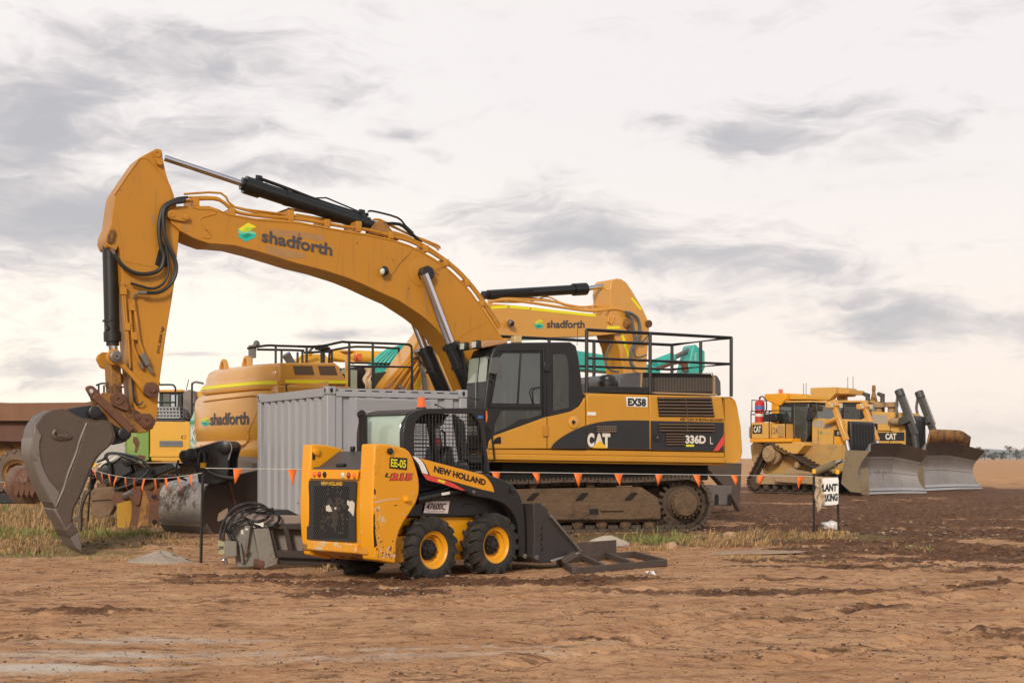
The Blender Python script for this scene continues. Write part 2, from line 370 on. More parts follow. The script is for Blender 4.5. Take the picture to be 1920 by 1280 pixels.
grey_paint = mat('weathered_grey_paint', (.20, .185, .163), .6, var=.18, scale=4, dirt=(.12, .075, .05), amt=.42, dscale=3, streak=.35, bump=.12)
khaki = mat('khaki_plastic', (.34, .32, .20), .6, var=.1, dirt=(.2, .16, .1), amt=.25, bump=.05)
cloth_tan = mat('muddy_cloth', (.56, .43, .30), .95, var=.2, scale=8, dirt=(.13, .10, .075), amt=.34, dscale=4, bump=.4)
cloth_white = mat('white_rag_cloth', (.70, .68, .68), .9, var=.1, scale=8, dirt=(.45, .38, .32), amt=.2, dscale=6, bump=.4)
grille_m = mat('dusty_grille_metal', (.16, .115, .085), .7, var=.2, dirt=(.24, .17, .11), amt=.35, dscale=4, bump=.1)
louvre_m = mat('brown_louvre_metal', (.12, .072, .042), .7, var=.2, dirt=(.22, .13, .06), amt=.3, dscale=4, bump=.05)
hole_m = mat('dark_recess', (.012, .010, .009), .9, var=.2, bump=0)
pink_plate = mat('number_plate', (.66, .56, .54), .5, var=.04, dirt=(.4, .3, .25), amt=.1, bump=0)
maroon_ink = mat('maroon_ink', (.06, .012, .018), .5, var=.05, bump=0)
mirror_m = mat('mirror_back_plastic', (.10, .10, .10), .4, var=.2, bump=0)
gold = mat('amber_cover', (.55, .40, .20), .35, var=.1, bump=0)
blue_sticker = mat('blue_sticker', (.05, .14, .42), .5, var=.1, bump=0)
# ------------------------------------------------------------------ ground
_rs = np.random.RandomState(3); _perm = _rs.permutation(512); _perm = np.concatenate([_perm, _perm]); _g = _rs.uniform(-1, 1, 1024)
def vnoise(x, y, seed=0):
    xi = np.floor(x).astype(int); yi = np.floor(y).astype(int); fx = x-xi; fy = y-yi
    fx = fx*fx*fx*(fx*(fx*6-15)+10); fy = fy*fy*fy*(fy*(fy*6-15)+10)
    def h(i, j): return _g[(_perm[(_perm[(i+seed*31) & 511]+j) & 511])]
    a = h(xi, yi); b_ = h(xi+1, yi); c = h(xi, yi+1); d = h(xi+1, yi+1)
    return (a*(1-fx)+b_*fx)*(1-fy)+(c*(1-fx)+d*fx)*fy
def fbm(x, y, octs=4, seed=0, gain=.5):
    s = 0; a = 1
    for i in range(octs): s = s+a*vnoise(x*2**i+i*17.3, y*2**i-i*9.1, seed+i); a *= gain
    return s
def sstep(x, lo, hi):
    t = np.clip((x-lo)/(hi-lo), 0, 1); return t*t*(3-2*t)
def blob(X, Y, px, py, rx, ry, ang=0.0):
    """soft patch of ground centred where the photo shows it; rx, ry in metres"""
    cx, cy = world_ground(px, py); c, s = math.cos(R(ang)), math.sin(R(ang))
    u = ((X-cx)*c+(Y-cy)*s)/rx; v = (-(X-cx)*s+(Y-cy)*c)/ry
    return np.exp(-(u*u+v*v))
def rut(X, Y, p0, p1, w):
    """0..1 profile of a wheel rut between two ground points given as photo pixels"""
    a = np.array(world_ground(*p0)); c = np.array(world_ground(*p1)); d = c-a; L = np.hypot(*d); d = d/L
    t = (X-a[0])*d[0]+(Y-a[1])*d[1]; q = -(X-a[0])*d[1]+(Y-a[1])*d[0]
    q = q+.12*vnoise(t*.9, t*0+3.3, 5)
    return np.exp(-(q/w)**2)*sstep(t, -.6, .4)*sstep(L-t, -.6, .4)
MUDS = [(1250,1000,4,2.5,0,.4),(860,1090,3.2,.55,3,.80),(560,1078,2.0,.45,0,.52),(660,1105,1.0,.30,5,.66),(740,1108,.8,.35,0,.7),(300,1045,1.6,.5,0,.42),(180,1020,1.6,.8,0,.55),(300,1012,2.0,.8,0,.5),
        (1180,1095,2.0,.3,0,.42),(1330,1080,2.0,.35,0,.36),(380,1085,1.2,.25,0,.34),(640,1140,.9,.16,4,.36),(620,1190,.5,.1,0,.25),(1130,1200,.8,.12,25,.55),(1040,1215,.5,.10,25,.6),
        (1480,1150,1.1,.12,35,.45),(1700,1130,1.3,.3,20,.40),(1800,1180,1.4,.3,12,.42),(1850,1240,1.2,.3,10,.5),(1560,1215,.9,.2,20,.42),(700,1268,.9,.12,8,.5),(1700,1060,3.5,1.2,0,.55),(1450,1110,1.6,.3,0,.3)]
CHALK = [(270,1200,1.3,.30,8,.60),(170,1228,1.3,.30,5,.62),(60,1252,.9,.22,0,.85),(330,1225,1.6,.24,4,.50),(740,1232,2.2,.16,6,.55),(880,1216,1.4,.10,7,.6),(560,1240,1.2,.16,0,.42),(1040,1212,.6,.05,5,.45),(330,1188,.6,.08,4,.45)]
RUTS = [((1020,1205),(1420,1140),.14),((1000,1250),(1330,1175),.14),((1600,1130),(1990,1080),.16),((1380,1180),(1920,1105),.11),((1480,1240),(1920,1165),.12),((560,1150),(1250,1100),.10)]
LANES = [((-150,1190),(2000,1098),.20),((-150,1268),(2000,1142),.20),((300,1300),(2000,1170),.2),((900,1320),(2050,1215),.2),((-100,1105),(1000,1085),.18),((1150,1100),(2000,1020),.22),((1250,1060),(2000,990),.25)]
def lane(X, Y, fn):
    o = 0*X
    for p0, p1, w in LANES:
        a = np.array(world_ground(*p0)); c = np.array(world_ground(*p1)); d = c-a; L = np.hypot(*d); d = d/L
        t = (X-a[0])*d[0]+(Y-a[1])*d[1]; q = -(X-a[0])*d[1]+(Y-a[1])*d[0]+.35*np.sin(t*.22)+.1*vnoise(t*.5, t*0, 4)
        g = np.exp(-(q/w)**4)*np.clip(.35+1.3*vnoise(t*.45, t*0+q*.2, 15), 0, 1); o = np.maximum(o, g*(np.sin(t*6.283/.16+np.abs(q)*14)*.5+.5) if fn else g)
    return o
def ruts(X, Y):
    r = 0*X
    for p0, p1, w in RUTS: r = np.maximum(r, rut(X, Y, p0, p1, w*1.5))
    return r
def zones(X, Y):
    n = fbm(X*.55, Y*1.1, 5, 11); mud = 0*X; ch = 0*X
    for (px, py, rx, ry, an, w) in MUDS: mud = np.maximum(mud, w*blob(X, Y, px, py, rx, ry, an))
    for (px, py, rx, ry, an, w) in CHALK: ch = np.maximum(ch, w*blob(X, Y, px, py, rx, ry, an))
    strp = fbm(X*.35+Y*.05, Y*2.6, 4, 23)
    field = sstep(X-(2.6+.9*fbm(Y*.3, X*.2, 2, 71)), 0, 2.2)*sstep(Y-(18.4+1.2*fbm(X*.35, Y*.1, 3, 72)), 0, 2.0)*sstep(72-Y, 0, 9)
    under = sstep(X+4.5, 0, 2)*sstep(Y-20.6, 0, 1.2)*sstep(48-Y, 0, 12)
    mud = np.maximum(mud, np.maximum(.92*field, .8*under)); mud = np.maximum(mud, .34*lane(X, Y, False)); mud = np.maximum(mud, .40*ruts(X, Y)*(.55+.9*vnoise(X*1.3, Y*1.3, 77)))
    m = sstep(mud+.36*n+.34*strp, .30, .80)
    m = np.maximum(m, .55*sstep(strp+.4*n, .55, 1.0)*sstep(X, -3, 2.5)*sstep(40-Y, 0, 12))
    g = sstep(-5.6-X+.8*n, -1, 1.5)*sstep(Y, 18.2, 20.5)*sstep(60-Y, 0, 20)
    gx = blob(X, Y, 1370, 1015, 3.2, 1.1)*1.1+blob(X, Y, 1190, 1020, 1.1, 1.0)
    g = np.maximum(g, sstep(gx+.3*n, .35, .8)); g = np.maximum(g, .8*sstep(blob(X, Y, 520, 1055, 1.6, .5)+.3*n, .4, .9))
    return m, ch, g, strp
def hgt(X, Y, fine=True):
    X = np.asarray(X, float); Y = np.asarray(Y, float)
    m, ch, g, strp = zones(X, Y)
    pad = .10*np.exp(-(((X-1.5)/9)**2+((Y-27)/6)**2)**2)
    near = sstep(75-Y, 0, 35)
    h = pad+.022*fbm(X*.35, Y*.35, 3, 2)*near
    h = h+near*(.004+.018*m)*fbm(X*1.3, Y*2.6, 4, 5)
    if fine: h = h+near*(.0075+.024*m)*fbm(X*5, Y*9, 5, 8, .72)
    h = h-.10*np.exp(-(((X+6.4)/1.6)**2+((Y-21.2)/1.0)**2))
    h = h+near*.010*m*strp
    h = h-near*(.014*lane(X, Y, False)-.022*lane(X, Y, True))
    for p0, p1, w in RUTS:
        r = rut(X, Y, p0, p1, w); r2 = rut(X, Y, p0, p1, w*2.1); h = h+near*(.040*(r2-r)-.030*r*(1+1.1*vnoise(X*9, Y*9, 9)))
    # small berm where the mud was pushed up in front of the loader and under the excavator bucket
    return h
def hz1(x, y): return float(hgt(np.array([x]), np.array([y]), False)[0])
def make_ground():
    near = 5.5*np.exp(np.linspace(0, math.log(48/5.5), 620)); far = 48*np.exp(np.linspace(.03, math.log(3000/48), 60))
    ys = np.concatenate([np.linspace(-30, 5.2, 12), near, far]); nc = 620
    t = np.linspace(-1, 1, nc); t = np.sign(t)*(np.abs(t)**1.25)
    Y = np.repeat(ys[:, None], nc, 1); X = t[None, :]*(np.maximum(Y, 3)*.60+5)
    Zh = hgt(X, Y); nr = len(ys)
    co = np.stack([X, Y, Zh], -1).reshape(-1, 3)
    idx = np.arange(nr*nc).reshape(nr, nc)
    q = np.stack([idx[:-1, :-1], idx[:-1, 1:], idx[1:, 1:], idx[1:, :-1]], -1).reshape(-1, 4)
    me = bpy.data.meshes.new('ground'); me.vertices.add(len(co)); me.vertices.foreach_set('co', co.astype('f').ravel())
    me.loops.add(q.size); me.loops.foreach_set('vertex_index', q.astype('i').ravel())
    me.polygons.add(len(q)); me.polygons.foreach_set('loop_start', (np.arange(len(q))*4).astype('i')); me.polygons.foreach_set('loop_total', np.full(len(q), 4, 'i'))
    me.polygons.foreach_set('use_smooth', np.ones(len(q), bool)); me.update()
    m, ch, g, strp = zones(X, Y)
    for nm, a in (('mud', m), ('chalk', ch), ('grass', g)):
        at_ = me.attributes.new(nm, 'FLOAT', 'POINT'); at_.data.foreach_set('value', a.astype('f').ravel())
    o = bpy.data.objects.new('ground', me); COL.objects.link(o); o['kind'] = 'structure'
    M = bpy.data.materials.new('bare_earth'); M.use_nodes = True; k = NB(M.node_tree); p = M.node_tree.nodes['Principled BSDF']
    oc = k.n('ShaderNodeTexCoord').outputs['Object']
    def attr(n): return k.n('ShaderNodeAttribute', attribute_name=n).outputs['Fac']
    mud, chalk, grass = attr('mud'), attr('chalk'), attr('grass')
    s1 = k.noise(oc, .8, 6, .6); s2 = k.noise(oc, 7, 6, .65); s3 = k.noise(k.mapping(oc, (.6, 3.2, 1), rot=(0, 0, R(-4))), 2.2, 6, .62, .5); s4 = k.noise(oc, 38, 5, .65)
    s5 = k.noise(k.mapping(oc, (2.6, 4.6, 1), rot=(0, 0, R(-8))), 2.6, 7, .72, .5); s6 = k.noise(oc, 110, 3, .6)
    c = k.mix(k.step(s1, .35, .68), (.46, .248, .128), (.57, .335, .185))
    c = k.mix(k.m('MULTIPLY', k.step(s3, .46, .72), .50), c, (.25, .125, .064))
    c = k.mix(k.m('MULTIPLY', k.step(s5, .53, .63), .70), c, (.19, .092, .050))
    c = k.mix(k.m('MULTIPLY', k.step(s5, .62, .68), .75), c, (.085, .046, .030))
    c = k.mix(k.m('MULTIPLY', k.step(s5, .46, .34), .40), c, (.55, .335, .195))
    c = k.mix(k.m('MULTIPLY', k.step(s2, .56, .72), .40), c, (.22, .112, .062))
    c = k.mix(k.m('MULTIPLY', k.step(s4, .57, .68), .65), c, (.135, .072, .044))
    c = k.mix(k.m('MULTIPLY', k.step(s6, .58, .70), .45), c, (.15, .085, .055))
    c = k.mix(k.m('MULTIPLY', k.step(s4, .42, .30), .35), c, (.58, .37, .23))
    s7 = k.noise(k.mapping(oc, (1.0, 2.1, 1), rot=(0, 0, R(-7))), 2.3, 9, .72, .6)
    c = k.mix(k.m('MULTIPLY', k.step(s7, .50, .62), .70), c, (.215, .108, .058))
    c = k.mix(k.m('MULTIPLY', k.step(s7, .59, .65), .70), c, (.110, .055, .032))
    c = k.mix(k.m('MULTIPLY', k.step(s7, .46, .36), .35), c, (.60, .37, .215))
    wob = k.m('ADD', k.m('MULTIPLY', k.m('SUBTRACT', s2, .5), 1.3), k.m('ADD', k.m('MULTIPLY', k.m('SUBTRACT', s5, .5), 1.5), k.m('MULTIPLY', k.m('SUBTRACT', s4, .5), .7)))
    mf = k.step(k.m('ADD', mud, wob), .16, .90)
    mc = k.mix(k.step(s2, .36, .66), (.082, .039, .021), (.195, .096, .051))
    mc = k.mix(k.m('MULTIPLY', k.step(s5, .48, .66), .75), mc, (.34, .18, .105))
    mc = k.mix(k.m('MULTIPLY', k.step(s4, .58, .70), .6), mc, (.24, .14, .09))
    mc = k.mix(k.m('MULTIPLY', k.step(s4, .42, .30), .6), mc, (.035, .020, .014))
    c = k.mix(mf, c, mc)
    gf = k.step(k.m('ADD', grass, k.m('MULTIPLY', k.m('SUBTRACT', s2, .5), .9)), .35, .75)
    c = k.mix(k.m('MULTIPLY', gf, .85), c, k.mix(k.step(s2, .4, .65), (.20, .125, .062), (.19, .165, .07)))
    cf = k.step(k.m('ADD', chalk, k.m('ADD', k.m('MULTIPLY', k.m('SUBTRACT', s3, .5), 1.1), k.m('MULTIPLY', k.m('SUBTRACT', s4, .5), .8))), .22, .80)
    c = k.mix(k.m('MULTIPLY', cf, .9), c, (.56, .49, .42))
    yy = k.n('ShaderNodeSeparateXYZ'); k.link(oc, yy.inputs[0]); ff = k.step(yy.outputs[1], 66, 84)
    c = k.mix(k.m('MULTIPLY', ff, .85), c, k.mix(k.step(s1, .35, .68), (.47, .245, .115), (.60, .345, .17)))
    k.put(p.inputs['Base Color'], c); p.inputs['Specular IOR Level'].default_value = .12
    k.put(p.inputs['Roughness'], k.m('SUBTRACT', .95, k.m('MULTIPLY', mf, .18)))
    hh = k.m('ADD', k.m('MULTIPLY', s2, .55), k.m('MULTIPLY', s4, .35)); hh = k.m('SUBTRACT', hh, k.m('MULTIPLY', s7, .8)); hh = k.m('ADD', hh, k.m('ADD', k.m('MULTIPLY', s5, .5), k.m('MULTIPLY', s6, .12)))
    bn = k.n('ShaderNodeBump'); bn.inputs['Distance'].default_value = .06; k.put(bn.inputs['Strength'], k.m('ADD', .45, k.m('MULTIPLY', mf, .45)))
    k.link(hh, bn.inputs['Height']); k.link(bn.outputs[0], p.inputs['Normal'])
    me.materials.append(M); return o
make_ground()
# ---- loose clods and pebbles
def make_clods():
    rnd = random.Random(5); k = MB(); pts = []
    for i in range(15000):
        Y = 8.4*math.exp(rnd.random()*math.log(30/8.4)); X = rnd.uniform(-.42, .42)*Y; pts.append((X, Y))
    for px, py, n in ((330,1200,40),(420,1225,25),(120,1255,20),(700,1110,160),(790,1112,120),(560,1085,120),(240,1020,120),(1500,1225,170),(1560,1170,120),(1780,1060,250),(1650,1010,200),(1850,1010,200),(1180,1085,80),(700,1262,80)):
        cx, cy = world_ground(px, py)
        for i in range(n): pts.append((cx+rnd.gauss(0, .5), cy+rnd.gauss(0, .28)))
    X = np.array([p[0] for p in pts]); Y = np.array([p[1] for p in pts]); Zs = hgt(X, Y); m = zones(X, Y)[0]
    for i, (x, y) in enumerate(pts):
        if rnd.random() > .25+.75*m[i] and i < 15000: continue
        r = min(.026, .0030*math.exp(rnd.gauss(0, .60))*(1+1.3*m[i])+.0025)*(.55+Y[i]/24)
        k.use(0 if rnd.random() < .85 else 1)
        k.ell((x, y, Zs[i]+r*.25), (r*rnd.uniform(.8, 1.6), r*rnd.uniform(.7, 1.2), r*rnd.uniform(.4, .8)), 6, 4, .3, rnd)
    clod = mat('dark_clod_earth', (.105, .062, .042), .95, var=.4, scale=20, bump=.4); peb = mat('pale_pebble', (.34, .25, .18), .9, var=.3, scale=20, bump=.3)
    o = k.obj('dirt_clods', [clod, peb], smooth=60, kind='stuff', fix=False)
    o['label'] = 'loose brown dirt clods and pebbles strewn over the bare earth'; o['category'] = 'dirt'
make_clods()
# ---- grass
def make_grass(name, areas, seed, label, green):
    """tussocks of bent blades, thinning out towards the edge of each patch"""
    rnd = np.random.RandomState(seed); V = []; Fq = []; MI = []; base = 0
    for (x0, x1, y0, y1, n, hmean, mask) in areas:
        X = rnd.uniform(x0, x1, n); Y = rnd.uniform(y0, y1, n)
        d = mask(X, Y)+.45*fbm(X*.9, Y*.9, 4, 40); keep = rnd.rand(n) < np.clip(d, 0, 1)**1.6; X, Y, d = X[keep], Y[keep], d[keep]
        Z = hgt(X, Y, False)-.02; gr = fbm(X*.45+5, Y*.45, 3, 60)
        for i in range(len(X)):
            nb = rnd.randint(4, 15); hs = hmean*math.exp(rnd.normal(0, .45))*(.45+.7*min(1.2, max(0, d[i]))); sp = rnd.uniform(.02, .09); isg = gr[i]+rnd.normal(0, .15) > green
            for q in range(nb):
                a = rnd.uniform(0, 6.283); x = X[i]+math.cos(a)*sp*rnd.rand(); y = Y[i]+math.sin(a)*sp*rnd.rand(); z = Z[i]; h = hs*rnd.uniform(.45, 1.15)
                if rnd.rand() < .3: a = rnd.uniform(0, 6.283)
                l = h*abs(rnd.normal(.55, .35)); w = rnd.uniform(.0022, .0055)*(1+Y[i]/40); wx, wy = -math.sin(a+.7)*w, math.cos(a+.7)*w; lx, ly = math.cos(a)*l, math.sin(a)*l
                V += [(x-wx, y-wy, z), (x+wx, y+wy, z), (x+lx*.35+wx*.8, y+ly*.35+wy*.8, z+h*.66), (x+lx*.35-wx*.8, y+ly*.35-wy*.8, z+h*.66), (x+lx, y+ly, z+h*(1-.25*min(1, l/h)))]
                Fq += [[base, base+1, base+2, base+3], [base+3, base+2, base+4]]; base += 5
                mi = 2 if isg and rnd.rand() < .8 else (0 if rnd.rand() < .62 else 1); MI += [mi, mi]
    me = bpy.data.meshes.new(name); me.from_pydata(V, [], Fq)
    for mm in GRASSM: me.materials.append(mm)
    me.polygons.foreach_set('material_index', MI); me.update()
    o = bpy.data.objects.new(name, me); COL.objects.link(o); o['kind'] = 'stuff'; o['label'] = label; o['category'] = 'grass'
GRASSM = [mat('straw_blade', (.46, .29, .13), .8, var=.25, scale=1.2, bump=0), mat('brown_blade', (.27, .165, .085), .85, var=.25, scale=1.2, bump=0), mat('green_blade', (.21, .225, .06), .7, var=.3, scale=1.2, bump=0)]
def _left(X, Y): return .62*sstep(-5.0-X, 0, 2.5)*sstep(Y-18.9, 0, 2.2)
def _strip(X, Y): return .95*np.minimum(1, 1.5*blob(X, Y, 1300, 1024, 1.7, .45)+1.2*blob(X, Y, 1450, 1016, 1.2, .5)+1.3*blob(X, Y, 1215, 1034, .5, .35)+.8*blob(X, Y, 1270, 1050, 1.0, .2))-.12
def _foot(X, Y): return .55*np.minimum(1, blob(X, Y, 520, 1066, 1.1, .22)+blob(X, Y, 620, 1072, .8, .2)+.9*blob(X, Y, 330, 1062, 1.6, .5))-.1
make_grass('dry_grass', [(-13, -4.2, 18.4, 26, 12000, .088, _left), (-19, -4.5, 26, 44, 9000, .17, _left), (-5.5, -1.2, 16.4, 19.5, 2600, .06, _foot)], 4,
           'straw coloured dry grass with green tufts around the excavator bucket and attachments', .54)
make_grass('verge_grass', [(.4, 6.4, 18.2, 25.0, 15000, .095, _strip)], 9, 'dry grass strip with green tufts in front of the excavator tracks', .52)
# ------------------------------------------------------------------ shared machine pieces
def hull(circles, n=40):
    pts = sorted({(round(u+r*math.cos(2*math.pi*i/n), 5), round(z+r*math.sin(2*math.pi*i/n), 5)) for u, z, r in circles for i in range(n)})
    def half(ps):
        h = []
        for p in ps:
            while len(h) > 1 and (h[-1][0]-h[-2][0])*(p[1]-h[-2][1])-(h[-1][1]-h[-2][1])*(p[0]-h[-2][0]) <= 0: h.pop()
            h.append(p)
        return h
    lo, up = half(pts), half(pts[::-1]); return lo[:-1]+up[:-1]
def resample(path, pitch):
    P = [Vector(p) for p in path]+[Vector(path[0])]; L = [0]
    for i in range(len(P)-1): L.append(L[-1]+(P[i+1]-P[i]).length)
    n = max(8, round(L[-1]/pitch)); out = []; j = 0
    for i in range(n):
        t = L[-1]*i/n
        while L[j+1] < t: j += 1
        f = (t-L[j])/max(1e-9, L[j+1]-L[j]); out.append((P[j].lerp(P[j+1], f), (P[j+1]-P[j]).normalized()))
    return out, L[-1]/n
def track(parent, circles, v0, v1, pitch, th, gh, m, rz=0.0, grousers=(0,), sag=0.0, name='track_chain'):
    """endless chain of shoes round a set of wheels; plates with grouser bars and inner links, one mesh"""
    path = hull(circles)
    if sag:
        u0 = min(p[0] for p in path); u1 = max(p[0] for p in path); zm = sum(c[1] for c in circles)/len(circles); q = []
        big = []
        for i, p in enumerate(path):                      # refine the long upper run before letting it hang
            n = path[(i+1) % len(path)]; d = math.hypot(n[0]-p[0], n[1]-p[1]); s = max(1, int(d/.15))
            big += [(p[0]+(n[0]-p[0])*j/s, p[1]+(n[1]-p[1])*j/s) for j in range(s)]
        path = [(u, z-(sag*math.sin(math.pi*(u-u0)/(u1-u0))*(1-.35*math.cos(4*math.pi*(u-u0)/(u1-u0))) if z > zm else 0)) for u, z in big]
    st, p = resample(path, pitch); k = MB()
    for c, t in st:
        nrm = Vector((t.y, -t.x)); T = Vector((t.x, 0, t.y)); N = Vector((nrm.x, 0, nrm.y)); V = Vector((0, 1, 0))
        M3 = Matrix((T, V, N)).transposed(); C = Vector((c.x, (v0+v1)/2, c.y)); w = abs(v1-v0)
        k.obox(C, (p*.94, w, th), M3)
        for g in grousers: k.obox(C+N*(th/2+gh/2)+T*p*g, (p*.16, w, gh), M3)
        for s in (-1, 1): k.obox(C-N*(th/2+gh*.9)+V*s*w*.14, (p*.86, w*.07, gh*1.9), M3)
        k.obox(C+N*(th/2+.004)+T*p*.42, (p*.12, w*.98, gh*.45), M3)
    return k.obj(name, m, parent, smooth=0, rz=rz, fix=False)
def roller(parent, u, z, v, r, w, m, rz, name='roller'):
    k = MB(); k.lathe((u, v, z), (0, 1, 0), [(0, r*.35), (0, r*.62), (.015, r*.7), (.02, r*.95), (.05, r), (w, r), (w+.02, r*.6)], 18)
    return k.obj(name, m, parent, rz=rz)
def rail(parent, pts_list, r, m, name='handrail', n=7, label=None):
    k = MB()
    for pts in pts_list: k.tube(pts, r, n)
    return k.obj(name, m, parent, label=label)
def pin_boss(k, c, r, d, axis=(0, -1, 0), n=20):
    k.lathe(c, axis, [(-.02, r), (d*.6, r), (d*.7, r*.86), (d*.7, r*.55), (d, r*.5), (d, r*.2), (d*.7, r*.18)], n)
def logo(parent, F, cx, cy, s, v, PF=None, skew=0.0):
    """folded-ribbon emblem of four parallelograms; s = half width in photo pixels"""
    P = PF or (lambda x, y: F.P(x, y, v))
    def g(pts): return [P(cx+x*s, cy+(y+skew*x)*s) for x, y in pts]
    for pts, m, l in (([(-.92,-.35),(.15,-1.0),(1.0,-.52),(.85,-.40),(-.05,-.50),(-.50,-.05)], logo_yel, .006), ([(-.50,-.05),(-.05,-.55),(.78,-.36),(.05,.06)], logo_lime, .0075),
                      ([(-.95,-.30),(-.50,-.05),(.05,.06),(.40,-.12),(.98,.10),(.98,.30),(.1,.18),(-.85,.12)], logo_mint, .006),
                      ([(-.95,.42),(-.75,.12),(.55,.20),(.98,.22),(.98,.60),(-.15,1.05)], logo_teal, .005), ([(-.55,.42),(.1,.12),(.62,.30),(-.05,.66)], logo_green, .008)):
        q = g(pts); n = Vector((0, 0, 0))
        for i in range(len(q)): n += q[i].cross(q[(i+1) % len(q)])
        if n.length and n.normalized().dot(F_view(F)) < 0: q.reverse()
        quad(parent, 'emblem', q, m, l, thick=.002)
def F_view(F):                                   # direction towards the camera in frame coordinates
    d = Vector((0-F.ox, 0-F.oy)); return Vector((d.x*F.c+d.y*F.s, -d.x*F.s+d.y*F.c, 0)).normalized()
def face(parent, F, name, pts, v, m, lift=.006, label=None):
    """thin plate on the near side plane v, outline in photo pixels"""
    q = [F.P(x, y, v) for x, y in pts]; n = Vector((0, 0, 0))
    for i in range(len(q)): n += q[i].cross(q[(i+1) % len(q)])
    if n.y > 0: q.reverse()
    return quad(parent, name, q, m, lift, label)
def louvre(parent, F, pts4, v, n, m_slat, m_back, name='louvre', muntins=0, depth=.05):
    """dark recess plate with angled slats; pts4 = top-left, top-right, bottom-right, bottom-left"""
    a, b_, c, d = [F.P(x, y, v) for x, y in pts4]; o = Vector((0, -.004, 0)); k = MB()
    k.use(1).add([a+o, b_+o, c+o, d+o], [[0, 3, 2, 1]]); k.use(0)
    for i in range(n):
        f = (i+.5)/n; p0 = a.lerp(d, f); p1 = b_.lerp(c, f); h = (d-a).length/n
        k.bar(p0+Vector((0, -.018, 0)), p1+Vector((0, -.018, 0)), .026, h*.42, (0, .5, 1))
    for i in range(muntins):
        f = (i+1)/(muntins+1); k.bar(a.lerp(b_, f)+Vector((0, -.03, 0)), d.lerp(c, f)+Vector((0, -.03, 0)), .012, .012, (1, 0, 0))
    return k.obj(name, [m_slat, m_back], parent, smooth=0)
def tyre(parent, c, axis, R0, w, rim_r, m_t, m_r, lugs=20, name='wheel', hub=None, lug_h=.035):
    """wheel: lugged tyre with a deep dished rim, axis points outwards"""
    c = Vector(c); ax = Vector(axis).normalized(); x = ax.cross(Vector((0, 0, 1))).normalized(); z = Vector((0, 0, 1))
    root = MB()
    hw = w/2; rr = R0-lug_h
    root.lathe(c, ax, [(-hw*.8, rim_r), (-hw, rim_r*1.12), (-hw*1.04, (rim_r+rr)/2), (-hw*.92, rr*.95), (-hw*.6, rr), (hw*.6, rr), (hw*.92, rr*.95), (hw*1.04, (rim_r+rr)/2), (hw, rim_r*1.12), (hw*.82, rim_r)], 48, caps=False)
    for i in range(lugs):
        for sgn in (-1, 1):
            a = 2*math.pi*(i+(.5 if sgn > 0 else 0))/lugs
            def P(da, t, r): return c+(x*math.cos(a+da)+z*math.sin(a+da))*r+ax*t
            da = 2*math.pi/lugs
            prof = [(0.02*sgn, 0.0), (.55*hw*sgn, .12), (.99*hw*sgn, .30)]
            for j in range(2):
                (t0, s0), (t1, s1) = prof[j], prof[j+1]; q = .20*da; r1 = R0 if j == 0 else R0; r1b = R0 if j == 0 else R0-.018
                vs = [P(s0*da-q, t0, rr-.03), P(s0*da+q, t0, rr-.03), P(s1*da+q, t1, rr-.05), P(s1*da-q, t1, rr-.05), P(s0*da-q*.85, t0, r1), P(s0*da+q*.85, t0, r1), P(s1*da+q*.85, t1, r1b), P(s1*da-q*.85, t1, r1b)]
                root.add(vs, [[3,2,1,0],[4,5,6,7],[0,1,5,4],[1,2,6,5],[2,3,7,6],[3,0,4,7]])
            # shoulder block running down the side wall
            vs = []
            for (rad, t) in ((rr-.03, .96*hw), (R0-.020, .99*hw), (rr-.075, 1.10*hw), (rr-.10, 1.02*hw)):
                for d_ in (.30*da-.19*da, .30*da+.19*da): vs.append(P(d_, t*sgn, rad))
            root.add(vs, [[0,1,3,2],[2,3,5,4],[4,5,7,6],[6,7,1,0],[0,2,4,6],[1,7,5,3]])
    t_o = root.obj(name, m_t, parent, smooth=40)
    k = MB(); d = hw*.80
    k.lathe(c, ax, [(-d*.9, rim_r*.98), (d*1.03, rim_r*1.05), (d*1.08, rim_r*1.02), (d*1.0, rim_r*.97), (d*.86, rim_r*.93), (d*.80, rim_r*.83), (d*.42, rim_r*.80), (d*.35, rim_r*.70), (d*.02, rim_r*.66), (-d*.05, rim_r*.3), (-d*.05, .02)], 40, caps=False)
    k.obj('rim', m_r, t_o, smooth=30)
    if hub:
        k = MB(); k.lathe(c+ax*(-d*.05), ax, [(0, rim_r*.56), (.03, rim_r*.56), (.035, rim_r*.50), (.05, rim_r*.48), (.055, rim_r*.26), (.075, rim_r*.24), (.08, .01)], 28)
        for i in range(8):
            a = 2*math.pi*i/8; q = c+(x*math.cos(a)+z*math.sin(a))*rim_r*.39+ax*(-d*.05+.05); k.cyl(q, q+ax*.022, .013, 6)
        k.obj('hub', hub, t_o, smooth=35)
    return t_o
def bolt_ring(k, c, ax, r, n, br, h):
    ax = Vector(ax).normalized(); x = ax.cross(Vector((0, 0, 1))).normalized(); z = Vector((0, 0, 1)); c = Vector(c)
    for i in range(n):
        a = 2*math.pi*i/n; q = c+(x*math.cos(a)+z*math.sin(a))*r; k.cyl(q, q+ax*h, br, 6)
